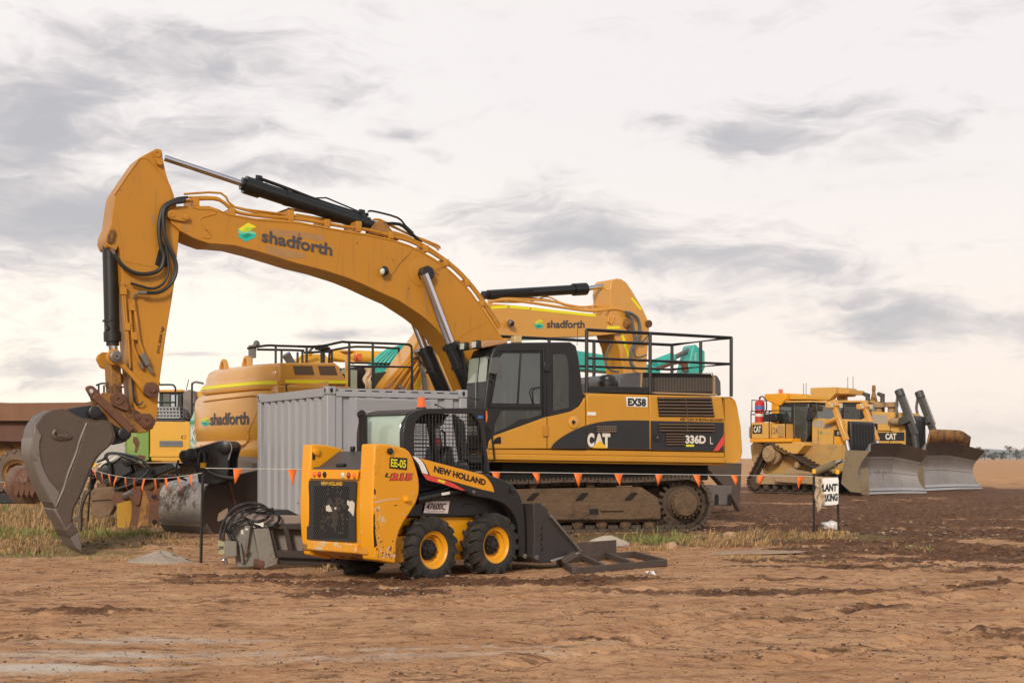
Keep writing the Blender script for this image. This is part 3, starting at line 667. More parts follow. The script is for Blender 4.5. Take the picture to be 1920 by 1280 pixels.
# ------------------------------------------------------------------ the big excavator in the middle
def build_excavator_front():
    F = Frame(.79, 25.7, 29); TF = Frame(.79, 25.7, 8); RZ = TF.a-F.a
    X = thing('excavator', 'large ochre excavator with fleet number EX58, its bucket tip resting on the grass at left', 'excavator', F, group='excavators parked in the yard')
    P = F.P; B = -1.40
    # ---- undercarriage
    g0 = .07
    for s, (va, vb) in ((-1, (-1.55, -.90)), (1, (.90, 1.55))):
        cs = [(-2.0, g0+.50, .44), (2.06, g0+.52, .46)]
        track(X, cs, va, vb, .205, .045, .034, trackm, RZ, grousers=(-.36, 0, .36), sag=.05)
        k = MB(); vi = va if s < 0 else va
        q = [(-1.75, g0+.20), (-1.75, g0+.62), (-1.45, g0+.78), (1.30, g0+.82), (1.62, g0+.62), (1.66, g0+.20)]
        k.prism(q, va+.10, vb-.10)
        k.prism([(-1.7, g0+.24), (-1.7, g0+.55), (1.58, g0+.55), (1.64, g0+.50), (1.64, g0+.24)], va+.015, va+.1)
        fr = k.obj('track_frame', mudsteel, X, bevel=.03, rz=RZ)
        for u, z in ((-.55, .34), (.35, .34)): k = MB(); k.box((u, va+.008, g0+z), (u+.16, va+.03, g0+z+.10)); k.obj('frame_opening', hole_m, fr, smooth=0)
        for u in (-.75, .12, 1.0): k = MB(); k.prism([(u, g0+.60), (u+.10, g0+.60), (u+.22, g0+.72), (u+.12, g0+.72)], va+.06, va+.105); k.obj('frame_opening', hole_m, fr, smooth=0)
        k = MB(); k.box((.55, va-.03, g0+.40), (.95, va+.02, g0+.44)); k.obj('step', mudsteel, fr, bevel=.01)
        for i in range(8): roller(X, -1.55+i*.43, g0+.17, va+.12, .10, .4, mudsteel, RZ)
        for u in (-.62, .40): roller(X, u, g0+.865, va+.13, .085, .35, mudsteel, RZ, 'carrier_roller')
        k = MB(); c = (2.06, va+.02, g0+.52)
        k.lathe(c, (0, 1, 0), [(-.10, .001), (-.10, .20), (-.085, .215), (-.04, .215), (-.03, .235), (.10, .25), (.12, .27), (.45, .27)], 32); bolt_ring(k, (2.06, va-.02, g0+.52), (0, -1, 0), .245, 20, .014, .03)
        sp_ = k.obj('sprocket', mudsteel, X, rz=RZ, smooth=35)
        k = MB()
        for i in range(21):
            a = 2*math.pi*i/21; k.bar((2.06+.30*math.cos(a), va+.26, g0+.52+.30*math.sin(a)), (2.06+.43*math.cos(a), va+.26, g0+.52+.43*math.sin(a)), .06, .05, (0,1,0))
        k.lathe((2.06, va+.22, g0+.52), (0,1,0), [(0,.2),(.0,.345),(.08,.345),(.08,.2)], 32); k.obj('sprocket_teeth', trackm, sp_, smooth=0)
        k = MB(); k.lathe((-2.0, va+.1, g0+.5), (0, 1, 0), [(0, .1), (.0, .3), (.03, .38), (.4, .38)], 28); k.obj('idler', mudsteel, X, rz=RZ)
    k = MB(); k.prism([(-1.5, .45), (1.5, .45), (.9, .95), (-.9, .95)], -.95, .95); k.lathe((0, 0, .85), (0, 0, 1), [(0, .8), (.42, .8)], 32); k.obj('undercarriage', mudsteel, X, bevel=.02, rz=RZ)
    # ---- house
    k = MB(); k.box((-1.7,-1.05,.98),(2.75,1.25,1.37)); k.obj('belly_shade_fill', hole_m, X, bevel=.03)  # black box added to stand for the shade under the house
    k = MB(); k.pp(F, [(915,842),(1358,848),(1358,872),(1230,872),(915,866)], B+.10, 1.35, plane=B); k.obj('house_frame', black, X, bevel=.01)
    k = MB()
    for (y0, y1, o) in ((841, 851, 0.05), (851, 862, .02), (862, 866, .07)):
        k.pp(F, [(911,y0-.5),(1358,y0+6.5),(1358,y1+6.5),(911,y1-.5)], B-.06+o, B+.35, plane=B)
    k.obj('deck_skirt', cat_body, X, bevel=.018)
    k = MB(); k.pp(F, [(1020,780),(1097,738),(1358,744),(1358,848),(915,840)], B+.04, 1.36, plane=B); k.obj('engine_house', black, X, bevel=.02)
    def panel(name, pts, m, top=True, lab=None):
        k = MB(); k.pp(F, pts, B-.03, B+.05, plane=B); return k.obj(name, m, X, bevel=.022, seg=3, label=lab)
    d1 = panel('side_door', [(1098.5,739),(1213,741),(1218,790),(1217.5,843),(1098.5,841)], cat_body)
    d2 = panel('radiator_door', [(1215.5,741),(1352,744),(1358,790),(1357,846.5),(1219,843.5)], cat_body)
    k = MB(); k.pp(F, [(1097.5,737),(1357,743.5),(1351,746),(1214,743),(1098,741)], B-.02, 1.3, plane=B); hood = k.obj('hood', cat_body, X, bevel=.015)
    # black sweep over the doors
    sw = smooth2([(1033,838),(1040,829),(1056,817),(1078,805),(1098,797)], 3)
    face(X, F, 'sweep_decal', sw+[(1097,841),(1033,840)], B-.05, dark_decal, .012)
    face(d1, F, 'sweep_decal', smooth2([(1099,797),(1118,792),(1145,788.5),(1180,787.5),(1217,788)], 3)+[(1217,842),(1099,840)], B-.03, dark_decal, .008)
    face(d2, F, 'sweep_decal', [(1219.5,788.5),(1357,791.5),(1356.5,845.5),(1220,843)], B-.03, dark_decal, .008)
    face(d2, F, 'red_stripe', [(1357.3,813),(1357.3,832),(1346,845),(1337,845)], B-.03, red_decal, .012)
    louvre(d2, F, [(1232,744),(1333,744.5),(1339,782),(1235,781)], B-.034, 6, louvre_m, hole_m, 'upper_louvre', 1)
    louvre(d2, F, [(1234,793),(1338,793.5),(1338,811),(1236,810)], B-.042, 3, louvre_m, hole_m, 'lower_louvre', 1)
    louvre(d2, F, [(1248,811.5),(1282,811.5),(1282,836),(1248,836)], B-.042, 5, louvre_m, hole_m, 'lower_louvre')
    louvre(d1, F, [(1117,798),(1155,798),(1155,811),(1117,811)], B-.040, 3, grille_m, hole_m, 'vent_grille', 8)
    face(d2, F, 'latch', [(1226,813),(1240,813),(1240,827),(1226,827)], B-.044, black_gloss, .008)
    k = MB(); c = P(1233,820,B-.06); k.ell(c, (.02,.012,.02), 10, 6); k.obj('latch_button', steel, d2)
    plate = face(d1, F, 'number_sticker', [(1173,743.5),(1214,744.5),(1213.5,763),(1175,762)], B-.03, white_p, .008)
    letter(plate, 'EX58', P(1177,760.5,B-.04), P(1211,761.5,B-.04), P(1177,746,B-.04), ink, .048, .006)
    q = [(1101,838),(1101,812),(1110,810)]
    letter(d1, 'C', P(1101,838,B-.04), P(1114,838,B-.04), P(1101,811.5,B-.04), cream_ink, .06)
    letter(d1, 'A', P(1114,838,B-.041), P(1132,838.5,B-.041), P(1114,811.5,B-.041), cream_ink, .06)
    letter(d1, 'T', P(1129,838.3,B-.04), P(1144,838.6,B-.04), P(1129,811.5,B-.04), cream_ink, .06)
    face(d1, F, 'logo_triangle', [(1110,839.5),(1124.5,825.5),(1138.5,840)], B-.043, logo_y_m(), .013)
    letter(d2, '336D', P(1285,831,B-.042), P(1323,831.7,B-.042), P(1285,815,B-.042), cream_ink, .045)
    letter(d2, 'L', P(1331,832,B-.042), P(1336.5,832,B-.042), P(1331,819,B-.042), cream_ink, .0)
    face(d2, F, 'yellow_sticker', [(1286,833),(1301,833),(1301,837),(1286,837)], B-.042, logo_yel, .008)
    letter(d2, 'KEEP CLEAR OF MOVING MACHINERY', P(1275,788.5,B-.03), P(1357,790.3,B-.03), P(1275,783,B-.03), ink, .02)
    face(d1, F, 'warning_sticker', [(1101,772),(1117,772.3),(1117,778.5),(1101,778)], B-.03, white_p, .006)
    # counterweight
    k = MB(); n = 9; cw = [(1359,744),(1372,744),(1380,752),(1384,766),(1388,790),(1390,800),(1392.5,846),(1390,862),(1380,868),(1359,867)]
    out = F.poly(cw, B); base = out[0][0]
    def section(f): return [(base+(u-base)*f, z) for u, z in out]
    vs = []; secs = [(B, .93), (B-.02, 1.0), (B+.05, 1.12), (B+.3, 1.55), (B+.8, 1.85), (1.0, 1.85), (1.38, 1.0), (1.42, .6)]
    secs = [(B+.02, .80), (B-.01, .93), (B+.02, 1.0), (B+.12, 1.20), (B+.32, 1.48), (B+.75, 1.70), (.7, 1.70), (1.1, 1.45), (1.36, .95), (1.40, .6)]
    for v, f in secs: vs += [(u, v, z) for u, z in section(f)]
    L = len(out); fs = [[i*L+j, i*L+(j+1) % L, (i+1)*L+(j+1) % L, (i+1)*L+j] for i in range(len(secs)-1) for j in range(L)]+[list(range(L)), [(len(secs)-1)*L+j for j in range(L)]]
    k.add(vs, fs); cwo = k.obj('counterweight', cat_body, X, smooth=50, bevel=.01)
    k = MB(); u0 = P(1362,800,B).x
    # ---- engine cover on the hood
    vv = -1.05
    k = MB(); k.pp(F, [(1160,736),(1160,712),(1172,700),(1200,697),(1202,736)], vv, .55, plane=vv); k.pp(F, [(1339,738),(1339,702),(1346,704),(1352,715),(1353,742)], vv, .55, plane=vv); k.obj('engine_cover_end', mat('grey_plastic_cover', (.085,.085,.09), .38, var=.2, dirt=(.2,.15,.1), amt=.2), X, bevel=.03, seg=3)
    k = MB(); k.use(0).pp(F, [(1202,736),(1202,710),(1208,698),(1334,701),(1339,712),(1339,739)], vv+.02, .55, plane=vv); k.use(1)
    for i in range(46):
        x = 1206+i*2.85; k.bar(P(x,734.5,vv), P(x,711,vv), .012, .014, (0,1,0)); k.bar(P(x,711,vv), P(x+2,699,vv+.10), .012, .014, (0,1,0))
    k.use(2).pp(F, [(1200,734),(1343,738),(1343,741),(1200,737)], vv-.03, vv+.05, plane=vv); k.pp(F, [(1199,737),(1202,737),(1204,699),(1201,699)], vv-.02, vv+.05, plane=vv); k.pp(F, [(1337,738),(1340,738),(1340,703),(1337,703)], vv-.02, vv+.05, plane=vv)
    k.obj('engine_cover', [hole_m, mat('grey_brown_slats', (.135,.112,.095), .6, dirt=(.2,.15,.1), amt=.3), mat('dusty_tan_trim', (.36,.25,.15), .7, dirt=(.2,.13,.08), amt=.3)], X, smooth=0)
    k = MB(); k.lathe(P(1139,735,-1.0), (0,0,1), [(0,.165),(.12,.165),(.13,.175),(.19,.175),(.22,.15),(.27,.145),(.31,.10),(.32,.01)], 26); k.obj('precleaner', black, X)
    # ---- cab
    C = B-.02
    k = MB(); k.pp(F, [(905,842),(907,765),(919,672),(926,653),(940,645),(962,642),(1070,641),(1081,648),(1086,672),(1091,712),(1094,748),(1085,764),(1070,775),(1026,786),(925,824),(916,842)], C, C+.78, plane=C)
    cab = k.obj('cab', black, X, bevel=.03, seg=3)
    k = MB(); k.pp(F, [(914,840.5),(916.5,827),(925,817),(1020,782.5),(1048,776.5),(1070,771),(1085,762),(1092,752),(1094.5,746),(1096.5,746),(1096.5,841)], C-.025, C+.76, plane=C); low = k.obj('cab_lower_panel', cat_body, X, bevel=.02)
    face(cab, F, 'door_window', [(943,662.5),(1012,662.5),(1012,757),(921.5,755.5),(927,725),(936,670)], C, glass, .010)
    face(cab, F, 'door_window', [(939,770),(1014,769.5),(1014,777),(990,785),(974,786),(962,794),(950,801),(925.5,811.5),(927,795)], C, glass_dusty, .010)
    face(cab, F, 'rear_side_window', [(1036,664),(1059,664),(1063.5,674),(1066,700),(1066,764),(1036,770)], C, glass_dusty, .010)
    k = MB(); k.bar(P(977,661,C-.02), P(971,757,C-.02), .022, .02, (1,0,0))
    for a, b_ in (((1025.5,650),(1025.5,781)),): k.bar(P(*a,C-.004), P(*b_,C-.004), .016, .012, (1,0,0))
    k.bar(P(915,763,C-.012), P(1020,763.5,C-.012), .02, .012); k.bar(P(936,657,C-.012), P(1020,657,C-.012), .02, .014); k.bar(P(1019,657,C-.012), P(1019,780,C-.012), .02, .014,(1,0,0)); k.bar(P(917,765,C-.012), P(934,660,C-.012), .02, .014,(1,0,0))
    k.obj('door_frame', black, cab, bevel=.004)
    k = MB(); k.tube([P(1000,757,C-.02),P(998,735,C-.06),P(1002,728,C-.06),P(1012,726,C-.02)], .012); k.obj('grab_handle', black, cab)
    k = MB(); k.pp(F, [(1018,678),(1030,678),(1030,697),(1018,697)], C-.05, C, plane=C); k.obj('door_hinge', black, cab, bevel=.012)
    face(low, F, 'cab_seam', [(1025,782),(1026.2,782),(1026.2,840),(1025,840)], C-.025, hole_m, .003)
    k = MB(); k.pp(F, [(1016,797),(1025,797),(1025,818),(1016,818)], C-.06, C-.02, plane=C); k.obj('door_latch', cat_yel, low, bevel=.008)
    k = MB(); c = P(1075,791.5,C-.025); k.lathe(c, (0,-1,0), [(0,.001),(0,.105),(.018,.105),(.026,.08),(.026,.001)], 28); k.obj('filler_cap', cat2, low)
    face(low, F, 'cap_slot', [(1072,789),(1074,789),(1074,787),(1076.5,787),(1076.5,789),(1079,789),(1079,793),(1076.5,793),(1076.5,796),(1074,796),(1074,793),(1072,793)], C-.055, hole_m, .004)
    face(low, F, 'key_slot', [(924,831),(927,823),(934,818.5),(939,819),(939.5,831),(926,832)], C-.025, hole_m, .006)
    # windscreen, on the sloping front
    def fr(x, y, v, du=-.012): q = P(x, y, C); return Vector((q.x+du, v, q.z))
    quad(cab, 'windscreen', [fr(907,815,C+.05), fr(920,668,C+.05), fr(920,668,C+.34), fr(907,815,C+.34)], glass_pale, .012)
    quad(cab, 'windscreen', [fr(907,815,C+.38), fr(920,668,C+.38), fr(920,668,C+.74), fr(907,815,C+.74)], glass_pale, .012)
    k = MB(); k.bar(fr(912,770,C+.30,-.05), fr(919,690,C+.42,-.05), .014, .014); k.bar(fr(912,748,C+.20,-.05), fr(914,742,C+.60,-.05), .014, .014); k.obj('wiper', black, cab)
    k = MB(); k.pp(F, [(913,672),(926,670),(929,674),(927,698),(922,702),(912,700)], C-.16, C-.10, plane=C); k.tube([P(915,700,C-.12),P(918,712,C-.05),P(924,716,C)], .012); k.tube([P(918,672,C-.12),P(910,668,C+.05)], .012); k.obj('side_mirror', mirror_m, cab, bevel=.015)
    k = MB(); k.pp(F, [(905,644),(912,638),(955,636.5),(957,643),(930,648),(908,652)], C+.08, C+.74, plane=C); k.obj('roof_visor', mat('faded_roof_paint', (.42,.22,.11), .6, dirt=(.2,.12,.07), amt=.3), cab, bevel=.02)
    for v in (C+.06, C+.50):
        k = MB(); q = P(907,646,C); k.obox((q.x-.05, v+.10, q.z+.01), (.10,.17,.14)); wl = k.obj('work_light', black, cab, bevel=.02)
        k = MB(); k.obox((q.x-.105, v+.10, q.z+.01), (.012,.13,.10)); k.obj('lens', clear_lens, wl)
    k = MB(); k.pp(F, [(980.5,627),(995,627),(995,640),(980.5,640)], C+.3, C+.44, plane=C); k.obj('beacon', gold, cab, bevel=.015)
    k = MB(); k.tube([P(1082,648,C+.2),P(1083,612,C+.2)], .005, 5); k.obj('antenna', black, cab)
    k = MB(); k.tube([P(914,800,C-.05),P(921,806,C-.08),P(927,862,C-.08),P(917,868,C-.02)], .016); k.obj('grab_rail', black, X)
    # ---- handrails
    V = B+.06; top = .030
    zT = P(1100,618,V); zR = P(1371,633,V); uR = zR.x; vf = F.PU(1260,647,uR).y
    def low_(p, z): return Vector((p.x, p.y, z))
    zm = P(1101,671,V).z; zr2 = P(1370,682,V).z
    fl = Vector((P(965,640,C+.5).x, vf, zT.z)); fR = Vector((uR, vf, zR.z)); fb = P(1101,735,V).z; fb2 = P(1370,743,V).z
    rail(X, [[zT, zR, fR, fl, (fl.x-.02, vf, fl.z-.22)]], top, black)
    rail(X, [[low_(zT, zm), low_(zR, zr2), low_(fR, zr2), Vector((zT.x, vf, zm))]], .024, black)
    for p, z in ((zT, fb), (P(1219,625,V), P(1219,738,V).z), (zR, fb2), (fR, fb2), (Vector((P(1219,625,V).x, vf, zT.z)), fb2), (Vector((zT.x+.35, vf, zT.z)), fb), (Vector((uR, (V+vf)/2, zR.z)), fb2)):
        rail(X, [[p, low_(p, z)]], .033, black, 'rail_post')
    k = MB(); k.pp(F, [(1102,724),(1214,726),(1214,738),(1102,735)], V-.04, V+.02, plane=V); k.obj('kick_plate', black, X, bevel=.006)
    # ---- boom
    b0, b1 = -.36, .36
    upper = [(318,402),(322,391),(334,386.5),(392,386),(410,392),(426,400),(480,409),(520,410.5),(560,415),(600,423.5),(645,431),(690,438),(740,449.5),(768,459),(792,471),(815,484),(836,499),(854,515),(871,532),(885,548),(897,566),(910,588),(922,606),(934,622),(948,640),(975,700),(950,745),(905,748)]
    lower = [(886,738),(868,694),(856,664),(841,643),(828,627),(812,610),(800,599),(790,591),(772,579),(747,563),(715,549),(680,532.5),(652,521),(605,506),(560,495),(515,481),(480,470.5),(440,460.5),(405,457.5),(392,457),(378,452),(362,446),(338,433),(322,419)]
    k = MB(); k.pp(F, upper+lower, b0, b1); boom = k.obj('boom', cat_yel, X, bevel=.012)
    k = MB()                                              # flanges and weld lines standing proud of the side plates
    def line3(pts, v): return [P(x, y, v) for x, y in pts]
    k.tube(line3([(360,388),(372,392),(398,393),(407,397),(404,401),(378,408),(374,414),(385,428),(397,442),(393,447),(380,445)], b0), .012, 6)
    k.tube(line3([(410,394.5),(428,402.5),(480,412),(560,418),(645,434),(690,441),(740,452),(768,461.5),(792,473.5),(836,501.5),(871,534.5),(897,568.5),(934,624)], b0), .014, 6)
    k.tube(line3([(856,637),(880,620),(912,604)], b0), .007, 5)
    k.tube(line3([(642,434),(629,513)], b0), .006, 5); k.tube(line3([(430,404),(418,459)], b0), .005, 5)
    k.lathe(P(790,510,b0), (0,-1,0), [(-.01,.25),(.008,.25),(.012,.235),(.012,.01)], 36)
    k.obj('weld_seam', cat_yel, boom, smooth=40)
    k = MB(); k.lathe(P(795,514,b0), (0,-1,0), [(0,.13),(.16,.13),(.17,.12),(.18,.001)], 8); k.obj('cylinder_pin', black, boom)
    k = MB(); k.pp(F, [(314,400),(318,394),(327,393),(348,399),(355,405),(355,412),(349,416),(340,415),(321,411),(315,407)], b0-.05, b0); pl = k.obj('pin_keeper', cat_yel, boom, bevel=.012)
    k = MB(); c = P(323,402,b0-.05); k.lathe(c, (0,-1,0), [(0,.045),(.012,.045),(.012,.02),(.004,.018)], 18); c = P(349,408,b0-.05); k.lathe(c, (0,-1,0), [(0,.045),(.03,.045),(.035,.03),(.035,.001)], 16); k.obj('pin_head', cat_yel, pl)
    face(boom, F, 'patched_paint', [(505,428),(560,434),(608,442),(608,452),(560,446),(505,440)], b0, mat('scuffed_ochre', (.36,.19,.07), .6, var=.15, scale=7), .0025)
    face(boom, F, 'patched_paint', [(499,459),(530,466),(572,475),(574,484),(535,484),(500,474)], b0, MATS['scuffed_ochre'], .0025)
    for pts in ([(792,528),(797,528),(801,560),(804,592),(800,590),(796,560)], [(720,516),(722.5,516),(724,538),(722,545)], [(345,416),(349,416),(352,428),(350,436),(346,428)], [(560,436),(562,436),(560,470),(558,470)]): face(boom, F, 'grease_run', pts, b0, MATS['scuffed_ochre'], .0025)
    letter(boom, 'shadforth', P(490,453.5,b0), P(622.5,480.5,b0), P(490.5,429.5,b0), grey_ink, .03, .010)
    logo(boom, F, 462.5, 435, 17.5, b0, skew=-.04)
    k = MB(); c = P(721,508,b0-.09); k.ell(c, (.075,.08,.085), 14, 8); wl = k.obj('work_light', black, boom)
    k = MB(); k.ell(P(717,509,b0-.12), (.045,.05,.06), 12, 6); k.obj('lens', clear_lens, wl)
    k = MB(); k.tube(curve_pts([P(733,515,b0-.03),P(750,492,b0-.02),P(765,478,b0-.01),P(774,463,b0-.005)]), .005, 5); k.obj('light_cable', cat_yel, boom); k = MB(); k.tube(curve_pts([P(806,508,b0-.05),P(828,500,b0-.03),P(842,500,b0-.01)]), .005, 5); k.obj('grease_line', cat_yel, boom)
    # hydraulic pipes along the back of the boom
    runs = [(-.28, .030, [(345,378),(375,373),(412,375),(440,396),(480,404),(560,411),(640,424),(690,431),(740,444),(770,453),(800,468),(840,494),(872,524),(897,555),(918,587),(936,615)]),
            (-.12, .018, [(345,364),(414,362),(440,388),(520,400),(590,413),(646,424)]), (-.20, .016, [(345,370),(405,370),(424,383),(470,397),(523,407)]),
            (.05, .026, [(480,398),(560,405),(660,420),(740,436),(780,452),(830,483),(866,513),(895,548),(920,583),(938,610)]),
            (.20, .022, [(520,400),(540,393),(548,393),(640,409),(690,415),(712,412),(760,436),(818,459),(824,466)]), (.10, .018, [(555,402),(640,416),(688,424),(712,416),(770,441),(815,462),(822,470)]),
            (-.05, .022, [(700,428),(760,445),(800,462),(845,495),(880,528),(906,562),(930,600)])]
    k = MB()
    for v, r, pts in runs: k.tube(curve_pts([P(x, y, v) for x, y in pts], 3), r, 7)
    k.obj('hydraulic_pipe', cat_yel, boom)
    k = MB()
    for x, y, h in ((369,384,14),(437,402,10),(547,411,16),(615,424,12),(674,432,16),(735,445,10),(800,470,10),(838,496,10),(878,534,10),(905,572,8)):
        a = P(x, y, -.34); k = MB(); k.box((a.x-.05, -.33, a.z-.02), (a.x+.05, .25, a.z+h*.010)); k.obj('pipe_clamp', cat_yel, boom, bevel=.01)
    # ---- stick cylinder on top of the boom
    k = MB(); k.cyl(P(308,296,0), P(462,347,0), .052, 18); k.obj('cylinder_rod', chrome, X)
    k = MB(); k.cyl(P(462,347,0), P(690,421,0), .128, 22); k.cyl(P(452,344,0), P(466,348.5,0), .105, 18); k.cyl(P(458,346,0), P(487,355.5,0), .150, 22); k.cyl(P(690,421,0), P(712,428,0), .09, 16)
    for x, y in ((538,371),(676,415)): k.cyl(P(x-4,y-1.3,0), P(x+4,y+1.3,0), .140, 22)
    k.obj('stick_cylinder', black_gloss, X, smooth=40)
    k = MB(); k.tube(curve_pts([P(485,334,-.02),P(540,354,-.02),P(600,377,-.02),P(672,400,-.02),P(690,402,-.02)],3), .030, 8); k.tube([P(497,344,.05),P(525,356,.05),P(570,372,.05),P(612,371,.05),P(676,398,.05)], .014, 6)
    k.tube(curve_pts([P(690,397,.1),P(700,396,.1),P(745,408,.1),P(760,423,.1),P(775,437,.1)],3), .018, 6); k.tube(curve_pts([P(712,420,0),P(748,420,0),P(768,435,0),P(790,455,0)],3), .030, 7)
    for x, y, h in ((484,345,12),(538,366,9),(677,409,12)): k.bar(P(x,y,0), P(x+2,y-h-4,-.02), .09, .07)
    k.obj('cylinder_pipe', black_gloss, X)
    k = MB(); k.pp(F, [(690,430),(700,418),(720,420),(735,440),(745,452),(690,441)], -.13, .13, plane=0); k.obj('cylinder_bracket', rust_yel, boom, bevel=.02)
    # ---- boom cylinders
    for v, nm in ((-.52, 0), (.52, 1)):
        t0 = P(795,514,-.52); t1 = P(845,645,-.52); t2 = P(892,755,-.52); d = (t1-t0)
        def S(p): return Vector((p.x, v, p.z))
        k = MB(); k.cyl(S(t0), S(t1), .078, 20); k.obj('cylinder_rod', chrome, X)
        k = MB(); k.cyl(S(t1), S(t2), .135, 22); k.cyl(S(t1), S(t1+d*.06), .165, 22); k.cyl(S(t1-d*.02), S(t1+d*.05), .11, 18); k.cyl(S(t1+d*.3), S(t1+d*.34), .145, 22); k.obj('boom_cylinder', black_gloss, X, smooth=40)
    k = MB(); a = P(864,650,-.60); k.tube([P(864,648,-.68),P(872,690,-.68),P(884,740,-.68)], .02, 6); k.obj('cylinder_pipe', black_gloss, X)
    # ---- stick
    s0, s1 = -.30, .30
    so_ = [(287,282),(293,278.5),(300,280),(304,286),(306,300),(311,324),(316,340),(322,355),(326,367),(331,384),(335,410),(337,432),(333,470),(327,532),(321,570),(311,630),(300,710),(294,785),(290,797),(282,802),(272,802),(262,796),(256,780),(252,760),(246,690),(240,630),(235,570),(229,527),(226,475),(222,462),(218,470),(203,462),(198,450),(199,440),(207,422),(210,400),(213,378),(216,362),(240,326),(261,296)]
    k = MB(); k.pp(F, so_, s0, s1); stick = k.obj('stick', cat_yel, X, bevel=.012)
    k = MB(); k.tube(line3([(214,366),(238,330),(262,298),(272,296),(280,301),(300,324),(318,348),(325,368)], s0), .012, 6); k.tube(line3([(220,400),(226,450),(232,490),(285,500),(328,506)], s0), .006, 5); k.obj('weld_seam', cat_yel, stick)
    k = MB(); k.pp(F, [(290,282),(296,279),(303,281),(305,288),(304,305),(301,311),(297,311),(293,306)], s0-.05, s0+.02); kp = k.obj('pin_keeper', cat_yel, stick, bevel=.012)
    k = MB(); k.lathe(P(295,288,s0-.05), (0,-1,0), [(0,.06),(.015,.06),(.015,.025),(.003,.02)], 18); k.lathe(P(299,304,s0-.05), (0,-1,0), [(0,.05),(.03,.05),(.03,.001)], 16); k.obj('pin_head', cat_yel, kp)
    k = MB(); k.pp(F, [(208,430),(214,428),(217,436),(213,452),(206,457),(201,452),(203,442)], s0-.05, s0+.02); kp = k.obj('pin_keeper', rust_yel, stick, bevel=.012)
    face(stick, F, 'oil_stain', [(297,470),(304,452),(309,462),(311,480),(318,500),(300,501),(290,496)], s0, black, .003)
    face(stick, F, 'oil_stain', [(283,405),(291,402),(293,420),(288,424)], s0, MATS['scuffed_ochre'], .003)
    letter(stick, 'SWL-8000 kgs', P(300.5,663,s0), P(308.5,613,s0), P(293.5,662,s0), ink, .01, .008)
    # hoses from boom to stick
    hs = [(.040, [(348,375),(327,377),(310,385),(302,400),(298,430),(301,460),(307,480),(303,500),(292,510),(270,514),(248,510),(228,496),(215,478),(208,466)], -.40),
          (.034, [(345,378),(325,381),(308,392),(306,420),(310,445),(318,465),(328,485),(331,505),(325,525),(312,540),(295,548),(275,549)], -.44),
          (.026, [(352,370),(330,373),(313,386),(308,410),(309,440),(313,470),(316,500),(313,520),(302,535),(285,541),(262,536),(245,531)], -.38),
          (.022, [(340,380),(320,384),(310,400),(309,430),(312,455),(320,475),(326,492),(327,508),(320,528)], -.42)]
    for r, pts, v in hs:
        k = MB(); k.tube(curve_pts([P(x, y, v) for x, y in pts], 5), r*.82, 8); k.obj('hydraulic_hose', hose_m, stick)
    k = MB(); k.tube([P(275,549,-.44),P(262,549,-.42)], .034, 8); k.tube([P(262,549,-.40),P(254,552,-.36),P(250,560,-.34)], .022, 8); k.tube([P(208,466,-.40),P(214,476,-.40)], .034, 8); k.obj('hose_fitting', steel, stick)
    k = MB()
    for r, pts in ((.024, [(250,562),(256,600),(261,640),(270,664)]), (.018, [(243,570),(246,610),(250,650),(262,680)]), (.014, [(232,530),(236,580),(240,630),(244,690)]), (.012, [(228,528),(232,580),(238,640)])):
        k.tube([P(x, y, s0-.05) for x, y in pts], r, 7)
    for x, y in ((231,545),(247,575),(252,630),(238,612)): k.obox(P(x,y,s0-.04), (.09,.08,.12))
    k.obj('hydraulic_pipe', cat_yel, stick)
    k = MB(); k.bar(P(266,663,s0-.05), P(277,685,s0-.05), .10, .09); k.bar(P(276,684,s0-.05), P(286,700,s0-.05), .05, .05); k.bar(P(261,678,s0-.05), P(268,692,s0-.05), .05, .05); k.obj('valve_block', steel, stick, bevel=.01)
    k = MB(); k.lathe(P(280,731,s0), (0,-1,0), [(0,.12),(.16,.12),(.17,.10),(.17,.06),(.2,.05),(.2,.001)], 24); k.obj('link_pin', rust, stick)
    k = MB(); k.tube(curve_pts([P(240,640,-.2),P(248,720,-.36),P(252,752,-.36),P(262,758,-.38),P(268,752,-.38)]), .014, 6); k.tube(curve_pts([P(243,650,-.2),P(250,730,-.36),P(256,760,-.36)]), .012, 6); k.obj('grease_hose', hose_m, stick)
    # bucket cylinder
    k = MB(); k.cyl(P(206,450,0), P(210.5,640,0), .118, 22); k.cyl(P(210.5,622,0), P(211,640,0), .135, 22); k.cyl(P(211,640,0), P(211.3,648,0), .10, 20)
    for y in (482, 600): k.cyl(P(207.3,y,0), P(207.4,y+3,0), .126, 22)
    k.obox(P(201,614,-.1), (.04,.06,.05)); k.obj('bucket_cylinder', black, X, smooth=40)
    k = MB(); k.cyl(P(211,645,0), P(214,668,0), .07, 18); k.obj('cylinder_rod', chrome, X)
    # links
    lv = s0-.10
    k = MB(); k.pp(F, [(200,668),(203,660),(212,654),(222,655),(229,664),(230,674),(240,688),(262,710),(276,722),(287,722),(291,732),(285,740),(274,740),(266,732),(246,706),(232,692),(222,684),(208,684),(202,678)], lv, s0-.01); k.pp(F, [(200,668),(203,660),(212,654),(222,655),(229,664),(230,674),(262,710),(287,722),(285,740),(266,732),(232,692),(208,684)], .30, .38, plane=lv); li = k.obj('tipping_link', cat_yel, X, bevel=.015)
    k = MB(); pin_boss(k, P(216.5,669,lv), .095, .10); k.obj('link_pin', steel, li)
    k = MB(); k.pp(F, [(206,672),(226,672),(230,740),(222,760),(210,752)], -.20, .20, plane=-.2); k.obj('power_link', rust_yel, X, bevel=.02)
    k = MB(); k.pp(F, [(211,710),(200,716),(197,722),(203,728),(213,730)], -.03, .03, plane=0); k.obj('lifting_eye', rust, X, bevel=.01)
    # quick hitch
    hv = -.34
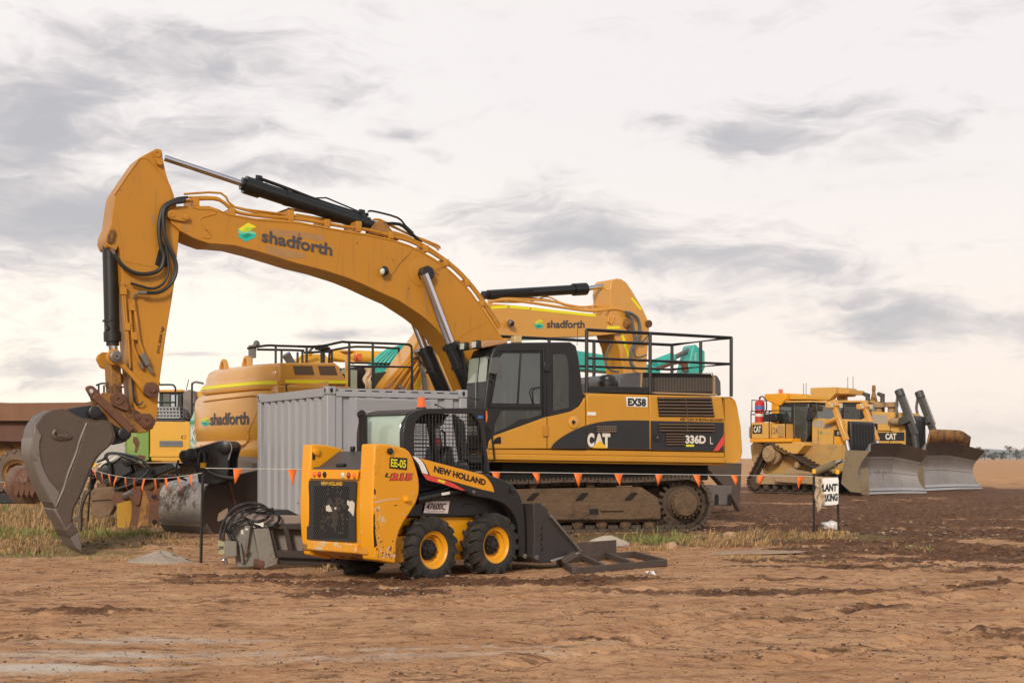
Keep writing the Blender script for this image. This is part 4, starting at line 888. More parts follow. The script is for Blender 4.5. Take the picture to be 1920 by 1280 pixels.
    k = MB(); k.pp(F, [(186,741),(192,736),(225,737),(236,742),(250,765),(268,776),(286,782),(291,792),(287,803),(276,810),(264,812),(244,809),(226,795),(190,757)], hv, -.26); k.pp(F, [(186,741),(192,736),(225,737),(236,742),(250,765),(286,782),(291,792),(276,810),(244,809),(190,757)], .26, .34, plane=hv); k.pp(F, [(196,756),(230,790),(250,806),(240,812),(205,790),(190,770)], hv+.02, .32, plane=hv); hitch = k.obj('quick_hitch', rust_yel, X, bevel=.015)
    k = MB(); a = P(177,741,hv-.06); k.bar(P(178,741,hv-.07), P(246,807,hv-.07), .12, .10, (0,1,0)); k.obj('flange_bar', rust, hitch, bevel=.015)
    k = MB()
    hp = [(160,728),(163,724),(168,722.5),(174,724),(186,735),(188,742),(178,752),(171,748)]
    k.pp(F, hp, -.06, .06, plane=0); k.obj('lifting_eye', rust, hitch, bevel=.02)
    face(hitch, F, 'eye_hole', [(167,732),(169,729),(173,729),(175,732),(174,736),(170,737)], -.062, mat('sky_grey_gap', (.55,.53,.50), .9, bump=0), .004)
    for (cx, cy, ex, ey) in ((222,749,236,764),(276,789,258,781)):
        k = MB(); a = P(cx,cy,hv-.05); b2 = P(ex,ey,hv-.05); n = (b2-a).normalized(); w = Vector((-n.z,0,n.x)); pts = [(a+w*.125), (a-n*.10+w*.07), (a-n*.13), (a-n*.10-w*.07), (a-w*.125), (b2-w*.06), (b2+n*.06), (b2+w*.06)]
        k.prism([(p.x,p.z) for p in pts], hv-.07, hv); pk = k.obj('pin_keeper', rust, hitch, bevel=.012)
        k = MB(); k.lathe(P(cx,cy,hv-.07), (0,-1,0), [(0,.075),(.02,.075),(.02,.032),(.002,.03)], 20); k.lathe(P(ex,ey,hv-.07), (0,-1,0), [(0,.04),(.02,.04),(.02,.001)], 12); k.obj('pin_head', rust, pk)
    # bucket
    w0, w1 = -.40, .42
    ear = [(124,768),(150,762),(170,760),(183,766),(196,776),(208,786),(235,802),(243,808),(243,818),(238,826),(230,830),(212,834),(160,800)]
    k = MB()
    for v in (-.30, .22): k.pp(F, ear, v, v+.07, plane=-.30)
    be = k.obj('bucket_ear', mat('blue_black_paint', (.022,.025,.032), .4, var=.3, dirt=(.09,.06,.04), amt=.2), X, bevel=.012)
    for cx, cy in ((175,773.5),(230,813)):
        k = MB(); k.lathe(P(cx,cy,-.30), (0,-1,0), [(-.6,.085),(.14,.10),(.15,.085),(.15,.06),(.155,.001)], 24); k.obj('bucket_pin', black, be)
    side = [(117,766),(124,767.5),(131,771),(143,778),(153,784),(167,785),(185,785.5),(197,787),(206,790),(211,796),(216,812),(217,819),(213,829),(204,838),(190,850),(182,860),(172,878),(164,900),(156,920),(147,938),(140,952),(136,970),(139,985),(137,992),(126,1000),(103,955),(96,942),(78,906),(68,882),(61,858),(59,840),(60,820),(63,803),(70,790),(82,776),(99,768)]
    k = MB(); k.pp(F, side, w0, w0+.045); k.pp(F, side, w1-.045, w1, plane=w0); bs = k.obj('bucket', bucket_m, X, bevel=.012)
    back = [(206,790),(185,785),(153,783),(131,771),(117,766),(99,768),(82,776),(70,790),(63,803),(60,820),(59,840),(61,858),(68,882),(78,906),(96,942),(103,955),(126,1000)]
    k = MB(); o2 = F.poly(back, w0); cen = F.uz(140,850,w0); inn = [(u+(cen[0]-u)*.07, z+(cen[1]-z)*.07) for u, z in o2]
    k.prism(o2+inn[::-1], w0+.02, w1-.02); k.obj('bucket_shell', bucket_m, bs, bevel=.008)
    k = MB(); hb = F.poly([(60,820),(59,840),(61,858),(68,882),(78,906),(96,942)], w0); hb2 = [(u-.012, z-.004) for u, z in hb]; k.prism(hb2+[(u+.02, z+.004) for u, z in hb[::-1]], w0-.004, w1+.004); k.obj('wear_plate', mat('polished_wear_plate', (.215,.18,.16), .45, metal=.45, var=.15, dirt=(.10,.07,.05), amt=.3, bump=.12), bs, bevel=.006)
    k = MB(); k.tube(curve_pts([P(163,793,w0),P(150,826,w0),P(143,850,w0),P(128,888,w0),P(120,915,w0),P(104,950,w0)]), .028, 6); k.obj('weld_seam', MATS['brown_bucket_steel'], bs)
    k = MB(); k.pp(F, [(165,790),(197,790),(207,795),(213,818),(204,836),(180,856),(166,884),(150,925),(136,955),(133,985),(126,994),(106,954),(122,915),(146,850)], w0-.018, w0); k.obj('cheek_plate', MATS['brown_bucket_steel'], bs, bevel=.008)
    k = MB(); k.tube(curve_pts([P(104,806,w0),P(100,812,w0),P(102,819,w0),P(112,822,w0),P(127,821,w0),P(131,818,w0),P(120,814,w0),P(110,810,w0),P(104,806,w0)]), .035, 8); k.tube([P(106,817,w0),P(126,819,w0)], .05, 8); k.obj('lifting_lug', bucket_m, bs)
    k = MB(); lip = F.poly([(100,955),(107,951),(141,992),(127,1001)], w0); k.prism(lip, w0-.01, w1+.01); k.obj('cutting_lip', MATS['polished_wear_plate'], bs, bevel=.01)
    k = MB(); k.pp(F, [(66,797),(78,817),(74,828),(74,843),(76,860),(82,880),(92,900),(112,923),(104,950),(97,941),(79,906),(69,882),(62,858),(60,840),(61,820)], w0-.025, w0); k.obj('wear_plate', MATS['polished_wear_plate'], bs, bevel=.006)
    for i in range(4):
        v = w0-.03+i*.235; tp = F.poly([(123,996),(127,1002),(140,1025),(150,1033.5),(153,1033),(152.5,1022),(148,1003),(143,987),(139,983)], w0)
        k = MB(); k.prism(tp, v, v+.16); 
        tt = k.obj('tooth', MATS['polished_wear_plate'], bs, bevel=.02)
        k = MB(); k.prism(F.poly([(121,992),(134,978),(146,995),(128,1008)], w0), v-.015, v+.175); k.obj('adapter', MATS['brown_bucket_steel'], tt, bevel=.012)
    return X
def logo_y_m():
    return MATS.get('logo_amber') or mat('logo_amber', (.80, .47, .02), .5, var=.04, bump=0)
build_excavator_front()
# ------------------------------------------------------------------ skid steer loader
def ring_prism(k, outer, inner, v0, v1):
    n = len(outer); vs = [(u, v, z) for v in (v0, v1) for u, z in outer+inner]
    fs = []
    for i in range(n-1):
        for o in (0, 2*n): fs.append([o+i, o+i+1, o+n+i+1, o+n+i])
        fs.append([i, i+1, 2*n+i+1, 2*n+i]); fs.append([n+i, n+i+1, 3*n+i+1, 3*n+i])
    fs += [[0, n, 3*n, 2*n], [n-1, 2*n-1, 4*n-1, 3*n-1]]
    k.add(vs, fs)
def clip_lines(poly, p0, d):
    """parameters where the line p0 + t d crosses the outline"""
    ts = []; n = len(poly)
    for i in range(n):
        a = poly[i]; c = poly[(i+1) % n]; ex, ez = c[0]-a[0], c[1]-a[1]; det = d[0]*(-ez)+ex*d[1]
        if abs(det) < 1e-9: continue
        rx, rz = a[0]-p0[0], a[1]-p0[1]; t = (rx*(-ez)+ex*rz)/det; q = (d[0]*rz-d[1]*rx)/det
        if 0 <= q < 1: ts.append(t)
    ts.sort(); return [(ts[i], ts[i+1]) for i in range(0, len(ts)-1, 2)]
def mesh_wires(k, poly, v, px, pz, r):
    us = [p[0] for p in poly]; zs = [p[1] for p in poly]
    u = min(us)+px*.5
    while u < max(us):
        for a, b_ in clip_lines(poly, (u, 0), (0, 1)): k.tube([(u, v, a), (u, v, b_)], r, 4, False)
        u += px
    z = min(zs)+pz*.5
    while z < max(zs):
        for a, b_ in clip_lines(poly, (0, z), (1, 0)): k.tube([(a, v, z), (b_, v, z)], r, 4, False)
        z += pz
def build_skid():
    F = Frame(-1.07, 16.99, 45.5); P = F.P
    X = thing('skid_steer_loader', 'yellow and black skid steer loader with mesh cab, parked in front of the grey container', 'loader', F)
    B = -.70
    # wheels
    for (cx, cy) in ((801,1020),(918,1014)):
        c = P(cx, cy, -.62); R0 = .392
        for s in (-1, 1): tyre(X, (c.x, s*.62, R0+hz1(F.ox+c.x*F.c, F.oy+c.x*F.s)-.035), (0, s, 0), R0, .27, .215, rubber, rim_paint, lugs=17, hub=black)
    # chassis
    k = MB(); k.pp(F, [(748,968),(905,966),(985,968),(975,1030),(955,1046),(770,1052),(748,1040)], -.46, .46); k.obj('chassis', bright_yel, X, bevel=.012)
    k = MB(); k.pp(F, [(752,930),(880,915),(935,925),(960,945),(965,968),(748,970)], -.52, .52); ch = k.obj('side_cover', black, X, bevel=.02)
    pl = face(ch, F, 'number_plate', [(793,961),(797.5,939.5),(842,939),(838.5,962)], -.53, pink_plate, .012)
    letter(pl, '47600C', P(798.5,955,-.545), P(834,955,-.545), P(801,942.5,-.545), maroon_ink, .015, .006)
    letter(pl, 'QUEENSLAND', P(800,959.8,-.545), P(833,959.8,-.545), P(800.4,957,-.545), maroon_ink, .0, .006)
    k = MB(); k.tube([P(868,950,-.53),P(871,944,-.53),P(888,944,-.53)], .006, 5); k.obj('cover_handle', black, ch)
    # rear towers (with the big side pods)
    tower = [(703,832),(716,831.5),(732,833),(748,836.5),(760,840),(768,846),(775,858),(782,880),(786,897),(787,912),(786,926),(781,942),(770,960),(758,978),(749,996),(744,1016),(743,1040),(742,1057),(720,1053),(705,1049.5),(700,1010),(698,975),(698,940),(700,890)]
    uz = F.poly(tower, B-.02); ur = min(u for u, z in uz)
    va = F.PU(672, 930, ur).y; vb = F.PU(579, 930, ur).y; vc = F.PU(562, 930, ur).y
    k = MB(); k.prism(uz, B-.02, va); t1 = k.obj('rear_tower', bright_worn, X, bevel=.022, seg=3)
    k = MB(); k.prism(uz, vb, vc); t2 = k.obj('rear_tower', bright_yel, X, bevel=.022, seg=3)
    plate = face(t1, F, 'number_sticker', [(729.5,877),(730.5,856.5),(763,858.5),(762,880.5)], B-.02, ink, .008)
    letter(plate, 'EE-05', P(732,874.5,B-.03), P(760.5,877.5,B-.03), P(732.5,859,B-.03), logo_yel, .03, .006)
    letter(t1, 'L', P(721,893.5,B-.02), P(733,895,B-.02), P(724,886,B-.02), ink, .02, .004)
    letter(t1, '215', P(729.5,900.5,B-.02), P(772,901,B-.02), P(733,886,B-.02), ink, .085, .003)
    letter(t1, '215', P(730.5,899.5,B-.02), P(771,900,B-.02), P(734,887,B-.02), red_decal, .045, .006)
    k = MB(); k.lathe(P(730,845.5,B-.02), (0,-1,0), [(0,.036),(.03,.036),(.035,.02),(.036,.001)], 14); k.obj('pivot_pin', black, t1)
    k = MB(); k.lathe(P(761,936,B-.02), (0,-1,0), [(0,.04),(.02,.034),(.05,.024),(.052,.001)], 14); k.obj('tie_down_boss', bright_yel, t1)
    chipm = mat('bare_primer', (.58,.52,.46), .7, var=.15, bump=0)
    rnd = random.Random(12)
    def flake(par, cx, cy, w, h, v, m, n=9, PF=None):
        pts = []
        for i in range(n):
            a = 2*math.pi*i/n; r = rnd.uniform(.45, 1.0); pts.append((cx+math.cos(a)*w*r, cy+math.sin(a)*h*r))
        return face(par, F, 'paint_chip', pts, v, m, .0022) if PF is None else PF(par, pts, m)
    for cx, cy, w, h in [(703,921,2,7),(703,932,2.5,4),(704,955,2,3),(712,970,1.0,9),(742,947,3.5,1.5),(757,963,2,1.5)]+[(max(701, rnd.gauss(707,3.5)), rnd.uniform(955,1012), rnd.uniform(.5,1.7), rnd.uniform(.7,3.2)) for _ in range(26)]+[(rnd.uniform(702,741), 1046-abs(rnd.gauss(0,14)), rnd.uniform(.6,2.4), rnd.uniform(.7,3.2)) for _ in range(46)]:
        flake(t1, cx, cy, w, h, B-.02, chipm if rnd.random() < .7 else hole_m)
    face(t1, F, 'scratch', [(697.5+5,940),(725,935.5),(747,934),(748,935),(726,937),(703,942.5)], B-.02, chipm, .0022)
    face(t1, F, 'deep_gouge', [(700.5,963),(702.5,964),(703.5,1000),(707,1022),(701.5,1026),(700,995)], B-.02, hole_m, .0022)
    # rear face between the towers
    def rear(par, name, pts, m, u=None, lift=.006):
        q = [F.PU(x, y, ur+.03 if u is None else u) for x, y in pts]; n = Vector((0, 0, 0))
        for i in range(len(q)): n += q[i].cross(q[(i+1) % len(q)])
        if n.x > 0: q.reverse()
        return quad(par, name, q, m, lift, thick=.012)
    k = MB(); zb = F.PU(620,1030,ur).z; zt = F.PU(620,880,ur).z
    k.prism([(ur+.045, zb), (ur+.045, zt), (ur+.6, zt+.02), (ur+.6, zb-.05)], va, vb); k.obj('rear_body', bright_yel, X)
    rd = rear(X, 'light_bar', [(585,880),(676,881.5),(674,898),(583,896.5)], bright_yel, lift=.03)
    for x, y, m in ((590,889,orange_lens),(599,889,red_lens),(609,889.5,hole_m),(643,890.5,clear_lens),(654,891,red_lens),(665,892,orange_lens)):
        k = MB(); q = F.PU(x, y, ur); k.ell((ur+.0, q.y, q.z), (.022, .032, .037), 14, 8); k.obj('tail_light', m, rd)
    gr = rear(X, 'engine_grille', [(582,900),(670.5,902),(668,955),(669,1015),(578,1010),(578,955)], dark_decal, lift=.022)
    k = MB()
    for j in range(23):
        for i in range(17):
            f, g = (i+(.5 if j % 2 else 0))/17.5, j/22
            x = 589+(657-589)*f-2*g; y = 913+(1007-913)*g; c = F.PU(x, y, ur); r = .0155
            vs = [Vector((ur+.0065, c.y+r*math.cos(a*math.pi/3+.5), c.z+r*1.1*math.sin(a*math.pi/3+.5))) for a in range(6)]
            k.use(1 if rnd.random() < .85-1.5*math.hypot((f-.55)*1.3, g-.5) else 0); k.add(vs, [[0,1,2,3,4,5]])
    k.obj('grille_holes', [hole_m, mat('dusty_radiator', (.060,.046,.034), .9, bump=0)], gr, smooth=0)
    letter(gr, 'NEW HOLLAND', F.PU(603,909,ur+.005), F.PU(642.5,910,ur+.005), F.PU(603.3,902,ur+.005), logo_y_m(), .02, .006)
    for pts in ([(612,948),(617,946),(620,951),(623,958),(618,959),(612,957)], [(652,937),(656,940),(660,938),(665,943),(664,958),(663,967),(658,960),(653,956),(656,950),(651,944)], [(628,950),(631,951),(630,955),(628,954)]): rear(gr, 'paint_chip', pts, chipm, ur+.004, .006)
    k = MB(); a0 = F.PU(577,1012,ur); a1 = F.PU(672,1016,ur)
    k.prism([(ur-.03, a0.z), (ur-.03, a0.z-.11), (ur+.05, a0.z-.13), (ur+.08, a0.z)], va, vb); k.obj('bumper', mat('scraped_yellow_bumper', (.70,.30,.01), .5, var=.1, dirt=(.06,.03,.02), amt=.42, dscale=3, chip=(.55,.46,.36), chipamt=.85, bump=.1), X, bevel=.015)
    k = MB(); k.prism([(ur+.02, a0.z-.12), (ur+.42, .20), (ur+.75, .18), (ur+.75, .5), (ur+.05, .5)], B+.10, -B-.1); k.obj('belly_pan', mat('scraped_yellow_belly', (.55,.24,.02), .6, var=.15, dirt=(.07,.04,.025), amt=.55, dscale=2.5, bump=.2), X, bevel=.012)
    for x in (608, 655):
        k = MB(); q = F.PU(x,1022,ur); k.bar((ur-.02,q.y,q.z), (ur+.28,q.y,.24), .05, .05); k.obj('skid_rib', MATS['scraped_yellow_belly'], X, bevel=.01)
    zh = F.PU(630,878,ur+.06).z
    k = MB(); k.prism([(ur+.05, zh-.02), (ur+.06, zh+.015), (ur+.14, zh+.02), (ur+.44, zh+.20), (ur+.75, zh+.20), (ur+.75, zh-.1)], va, vb); k.obj('engine_hood', mat('brown_grey_hood', (.075,.062,.058), .5, var=.15, dirt=(.14,.10,.08), amt=.25), X, bevel=.015)
    k = MB(); q = F.PU(638,875,ur+.1); k.obox((ur+.11,q.y,zh+.04), (.06,.14,.04)); k.obj('hood_latch', black, X, bevel=.01)
    k = MB(); q = F.PU(655,845,ur+.4); k.obox((ur+.45,q.y,zh+.23), (.05,.05,.06)); k.obj('hood_bump', black, X, bevel=.01)
    k = MB(); q = F.PU(612,846,ur+.1); k.lathe((ur+.10, vb-.002, q.z), (0,-1,0), [(0,.045),(.03,.045),(.035,.025),(.036,.001)], 14); k.obj('pivot_pin', bright_yel, t2)
    k = MB(); k.prism([(ur+.05, zh+.10), (ur+.09, zh+.10), (ur+.09, zh+.19), (ur+.05, zh+.19)], vb-.004, vb+.002); k.obj('slot', hole_m, t2)
    # exhaust
    k = MB(); q = P(754,812,-.46); e = F.PU(681,850,q.x-.14); et = F.PU(681,778,q.x-.14)
    k.tube([(e.x,e.y,e.z-.25),(et.x,et.y,et.z-.05),(et.x-.03,et.y,et.z+.02)], [.052,.052,.056], 18); k.obj('exhaust_stack', black, X)
    k = MB(); k.lathe((et.x-.032,et.y,et.z+.024), (-.55,-.25,.55), [(0,.048),(.004,.048)], 16); k.obj('exhaust_opening', hole_m, X)
    # cab
    vN = -.46; uo = F.PU(690, 812, q.x).y; vF = max(.36, min(.56, uo))
    outer = [(754,862),(754,830),(754,812),(757,792),(766,778),(779,769.5),(794,766),(850,765),(911,764),(913.5,780),(913,792),(905,798),(909,830),(914,862),(919,905)]
    inner = [(776,862),(775,830),(775,812),(777,793),(783,784),(789,779),(797,776),(850,775),(882,775.5),(888,782),(894,791),(898,799),(902,830),(907,862),(911,905)]
    cabf = None
    for v0 in (vN-.02, vF-.05):
        k = MB(); ring_prism(k, F.poly(outer, vN), F.poly(inner, vN), v0, v0+.07); o = k.obj('cab_frame', black, X, bevel=.008, smooth=45); cabf = cabf or o
    sticker = face(cabf, F, 'blue_sticker', [(896,779),(905,779),(905,784),(896,784)], vN-.02, blue_sticker, .004)
    face(cabf, F, 'amber_reflector', [(909.5,769),(912,771),(913,780),(912,789),(910,792)], vN-.02, orange_lens, .012)
    k = MB(); top = F.poly([(766,776),(779,769.5),(794,766),(850,765),(911,764),(911,770),(850,772),(797,773),(785,777),(772,784)], vN); k.prism(top, vN+.05, vF-.05); k.obj('cab_roof', black, X, bevel=.006)
    k = MB(); prof = F.poly([(755.5,842),(755.5,812),(758.5,793),(767.5,779),(780,771)], vN); pr = [Vector((u,0,z)) for u,z in prof]; cc = curve_pts(pr, 4)
    k.grid(lambda s, t: (cc[min(len(cc)-1, int(round(s*(len(cc)-1))))].x+.006, vN+.05+(vF-.05-vN-.05)*t, cc[min(len(cc)-1, int(round(s*(len(cc)-1))))].z), len(cc)-1, 6); k.obj('rear_window', mat('greenish_polycarbonate', (.36,.44,.37), .12, var=.06, dirt=(.55,.57,.48), amt=.22, dscale=.9, streak=.25, bump=.02, spec=.8), X, solid=.008)
    sidepoly = F.poly([(776,845),(775,812),(777,793),(783,784),(789,779),(797,776),(850,775),(882,775.5),(894,791),(898,799),(902,830),(908,868),(911,905),(880,899),(790,866)], vN)
    k = MB(); mesh_wires(k, sidepoly, vN-.005, .054, .046, .0046); k.obj('window_mesh', black, X, smooth=0)
    k = MB(); mesh_wires(k, sidepoly, vF, .054, .046, .0046); k.obj('window_mesh', black, X, smooth=0)
    low_poly = F.poly([(783,884),(792,884),(842,912),(848,918),(800,910),(789,905)], vN)
    k = MB(); mesh_wires(k, low_poly, vN-.01, .05, .04, .004); k.obj('window_mesh', black, X, smooth=0)
    k = MB(); k.pp(F, [(770,868),(915,905),(925,930),(760,936)], vN+.04, vF-.04, plane=vN); k.obj('cab_tub', black, X, bevel=.02)
    k = MB(); k.bar(P(803,778,-.1), P(818,865,-.1), .07, .05); k.bar(P(803,782,.1), P(806,806,.1), .03, .03); k.obj('seat_post', black, X)
    k = MB(); k.pp(F, [(800,776),(845,776),(833,789),(822,794),(810,792)], -.15, .2, plane=-.15); k.obj('headliner', hole_m, X, bevel=.02)
    k = MB(); k.pp(F, [(880,775),(898,790),(906,868),(893,868),(884,800)], vF-.06, vF+.02, plane=vN+.5); k.obj('far_post', black, X, bevel=.01)
    k = MB(); k.pp(F, [(815,798),(825,798),(826,866),(817,866)], .12, .16, plane=.12); gp = k.obj('grey_column', mat('grey_plastic', (.20,.19,.19), .5, var=.1, bump=0), X, bevel=.01)
    face(gp, F, 'warning_sticker', [(816,804),(824,804),(824,820),(816,820)], .12, white_p, .004); face(gp, F, 'warning_sticker', [(816,822),(825,822),(825,834),(816,834)], .12, red_decal, .004)
    k = MB(); k.tube([P(828,806,.12),P(834,812,.12),P(835,842,.12),P(828,848,.12)], .016, 6); k.obj('grab_handle', black, X)
    k = MB(); k.bar(P(862,865,-.1), P(874,859,-.1), .02, .02); k.ell(P(860,866,-.1), (.025,.025,.025), 8, 6); k.pp(F, [(873,862),(880,853),(892,850),(900,858),(898,868),(880,868)], -.14, -.04, plane=-.1); k.obj('control_lever', black, X, bevel=.01)
    k = MB(); k.pp(F, [(830,870),(838,838),(850,834),(856,868),(880,868),(884,885),(834,885)], 0, .40, plane=0); k.obj('seat', black, X, bevel=.04)
    # roof beacon
    q = P(790,765,0); k = MB(); k.lathe((q.x,q.y,q.z), (0,0,1), [(0,.058),(.03,.058),(.035,.052),(.13,.046),(.135,.01)], 20); bc = k.obj('beacon', orange_lens, X)
    k = MB(); k.lathe((q.x,q.y,q.z-.02), (0,0,1), [(0,.062),(.03,.062)], 18); k.obj('beacon_base', black, bc)
    k = MB(); k.tube([P(835,766,.1),P(818,759,.1)], .006, 5); k.ell(P(817,758.5,.1), (.02,.02,.012), 8, 5); k.obj('antenna', black, X)
    # loader arm
    arm = smooth2([(772,853),(787,857),(800,861),(847,873),(875,880),(905,886.5),(920,891),(938,897),(950,902),(960,908),(966,914),(975,927),(980,942),(983,958),(985,985),(986,1020),(986,1040)], 2)+[(983,1045),(974,1043)]+smooth2([(972.5,1015),(972,992),(969,978),(965,968),(958,957),(950,949),(940,942),(922,936),(905,932.5),(887,930),(876,923),(866,917),(840,909),(803,897),(790,884),(777,865)], 2)
    for v0 in (B-.02, -B-.10):
        k = MB(); k.prism(F.poly(arm, B-.02), v0, v0+.12); o = k.obj('loader_arm', black, X, bevel=.012)
        if v0 < 0: arm_o = o
    v = B-.02
    face(arm_o, F, 'yellow_decal', smooth2([(787.5,858.5),(800,862),(847,874.5),(880,883),(900,888),(910,893),(917,901),(923,911),(926,922)], 2)+[(905,917.5),(870,908),(840,899.5),(806,891)]+smooth2([(804,886),(798,872),(789,860)], 2), v, bright_yel, .006)
    face(arm_o, F, 'white_flash', smooth2([(773,855),(779,856),(788,861),(797,875),(802,889)], 2)+[(791,886),(785,870)], v, white_p, .006)
    face(arm_o, F, 'red_flash', [(791,887),(815,894),(832,899),(850,906),(862,913),(872,919.5),(866,919),(850,914),(830,907),(812,902.5),(800,899)], v, red_decal, .004)
    face(arm_o, F, 'yellow_tab', [(821,897.5),(834,901.5),(833,906),(820.5,902)], v, logo_yel, .007)
    letter(arm_o, 'NEW HOLLAND', P(812,884,v), P(909,910,v), P(813.5,872,v), ink, .045, .011)
    for cx, cy, r, m in ((887,922,.022,steel),(959,919,.035,black),(983,1042,.03,steel)):
        k = MB(); k.lathe(P(cx,cy,v), (0,-1,0), [(0,r),(.02,r),(.024,r*.6),(.024,.001)], 16); k.obj('pivot_pin', m, arm_o)
    k = MB(); k.cyl(P(780,937,-.60), P(868,916,-.60), .055, 16); k.cyl(P(803,931.5,-.60), P(806,931,-.60), .060, 16); k.obj('lift_cylinder', black_gloss, X)
    face(X, F, 'warning_sticker', [(827.5,923.5),(843,921),(843,926),(828,928.5)], -.66, white_p, .004)
    k = MB(); k.cyl(P(786,918,-.56), P(808,916,-.56), .014, 8); k.obj('cylinder_rod', chrome, X)
    k = MB(); k.pp(F, [(938,905),(985,950),(985,1042),(960,1035),(940,968)], -.40, .40, plane=-.4); k.obj('front_frame', hole_m, X)
    # bucket
    k = MB(); k.pp(F, [(984,975),(1000,965),(1003,1049),(986,1046)], -.55, .55, plane=-.6); k.obj('quick_coupler', black, X, bevel=.012)
    k = MB(); k.cyl(P(1007,950,-.62), P(1003,983,-.62), .035, 12); k.obj('cylinder_rod', chrome, X)
    w0 = -.78; bkt = mat('dark_worn_bucket', (.050,.042,.042), .5, metal=.3, var=.25, dirt=(.095,.07,.055), amt=.3, dscale=3, streak=.3, bump=.15)
    sp = [(1001,944),(1006,941.5),(1013,942.5),(1022,950),(1032,967),(1060,1000),(1086,1030),(1088,1035),(1072,1041),(1050,1047),(1033,1052),(1012,1053.5),(1002,1050),(1000,1040),(1003,1000),(1001,970)]
    k = MB(); a = F.poly([(1002,944),(1005,944),(1006,1000),(1004,1042),(1012,1049),(1034,1049),(1085,1033),(1086,1036),(1034,1054),(1010,1055),(999,1046),(1001,1000)], w0); k.prism(a, w0+.01, -w0-.01); bk = k.obj('bucket', bkt, X)
    for va_, vb_ in ((w0, w0+.03), (-w0-.03, -w0)): k = MB(); k.prism(F.poly(sp, w0), va_, vb_); k.obj('bucket_side', bkt, bk, bevel=.008)
    k = MB(); k.bar(P(1032,967,w0-.012), P(1088,1034,w0-.012), .03, .05, (0,1,0)); k.obj('wear_edge', steel, bk, bevel=.006)
    k = MB(); k.bar(P(1033,1051,w0-.01), P(1087,1035,w0-.01), .025, .03, (0,1,0)); k.obj('cutting_edge', shiny, bk, bevel=.006)
    for y0, y1 in ((987,993),(1005,1014),(1026,1034)): face(bk, F, 'slot', [(1015.5,y0),(1018.5,y0),(1017,y1),(1013.5,y1)], w0, hole_m, .003)
    for y in (998,1017): face(bk, F, 'slot', [(1014,y),(1017,y),(1016,y+6),(1013,y+6)], w0, hole_m, .003)
    k = MB(); k.lathe(P(1005,1044,w0), (0,-1,0), [(0,.03),(.02,.03),(.02,.001)], 14); k.obj('pivot_pin', steel, bk)
    return X
build_skid()
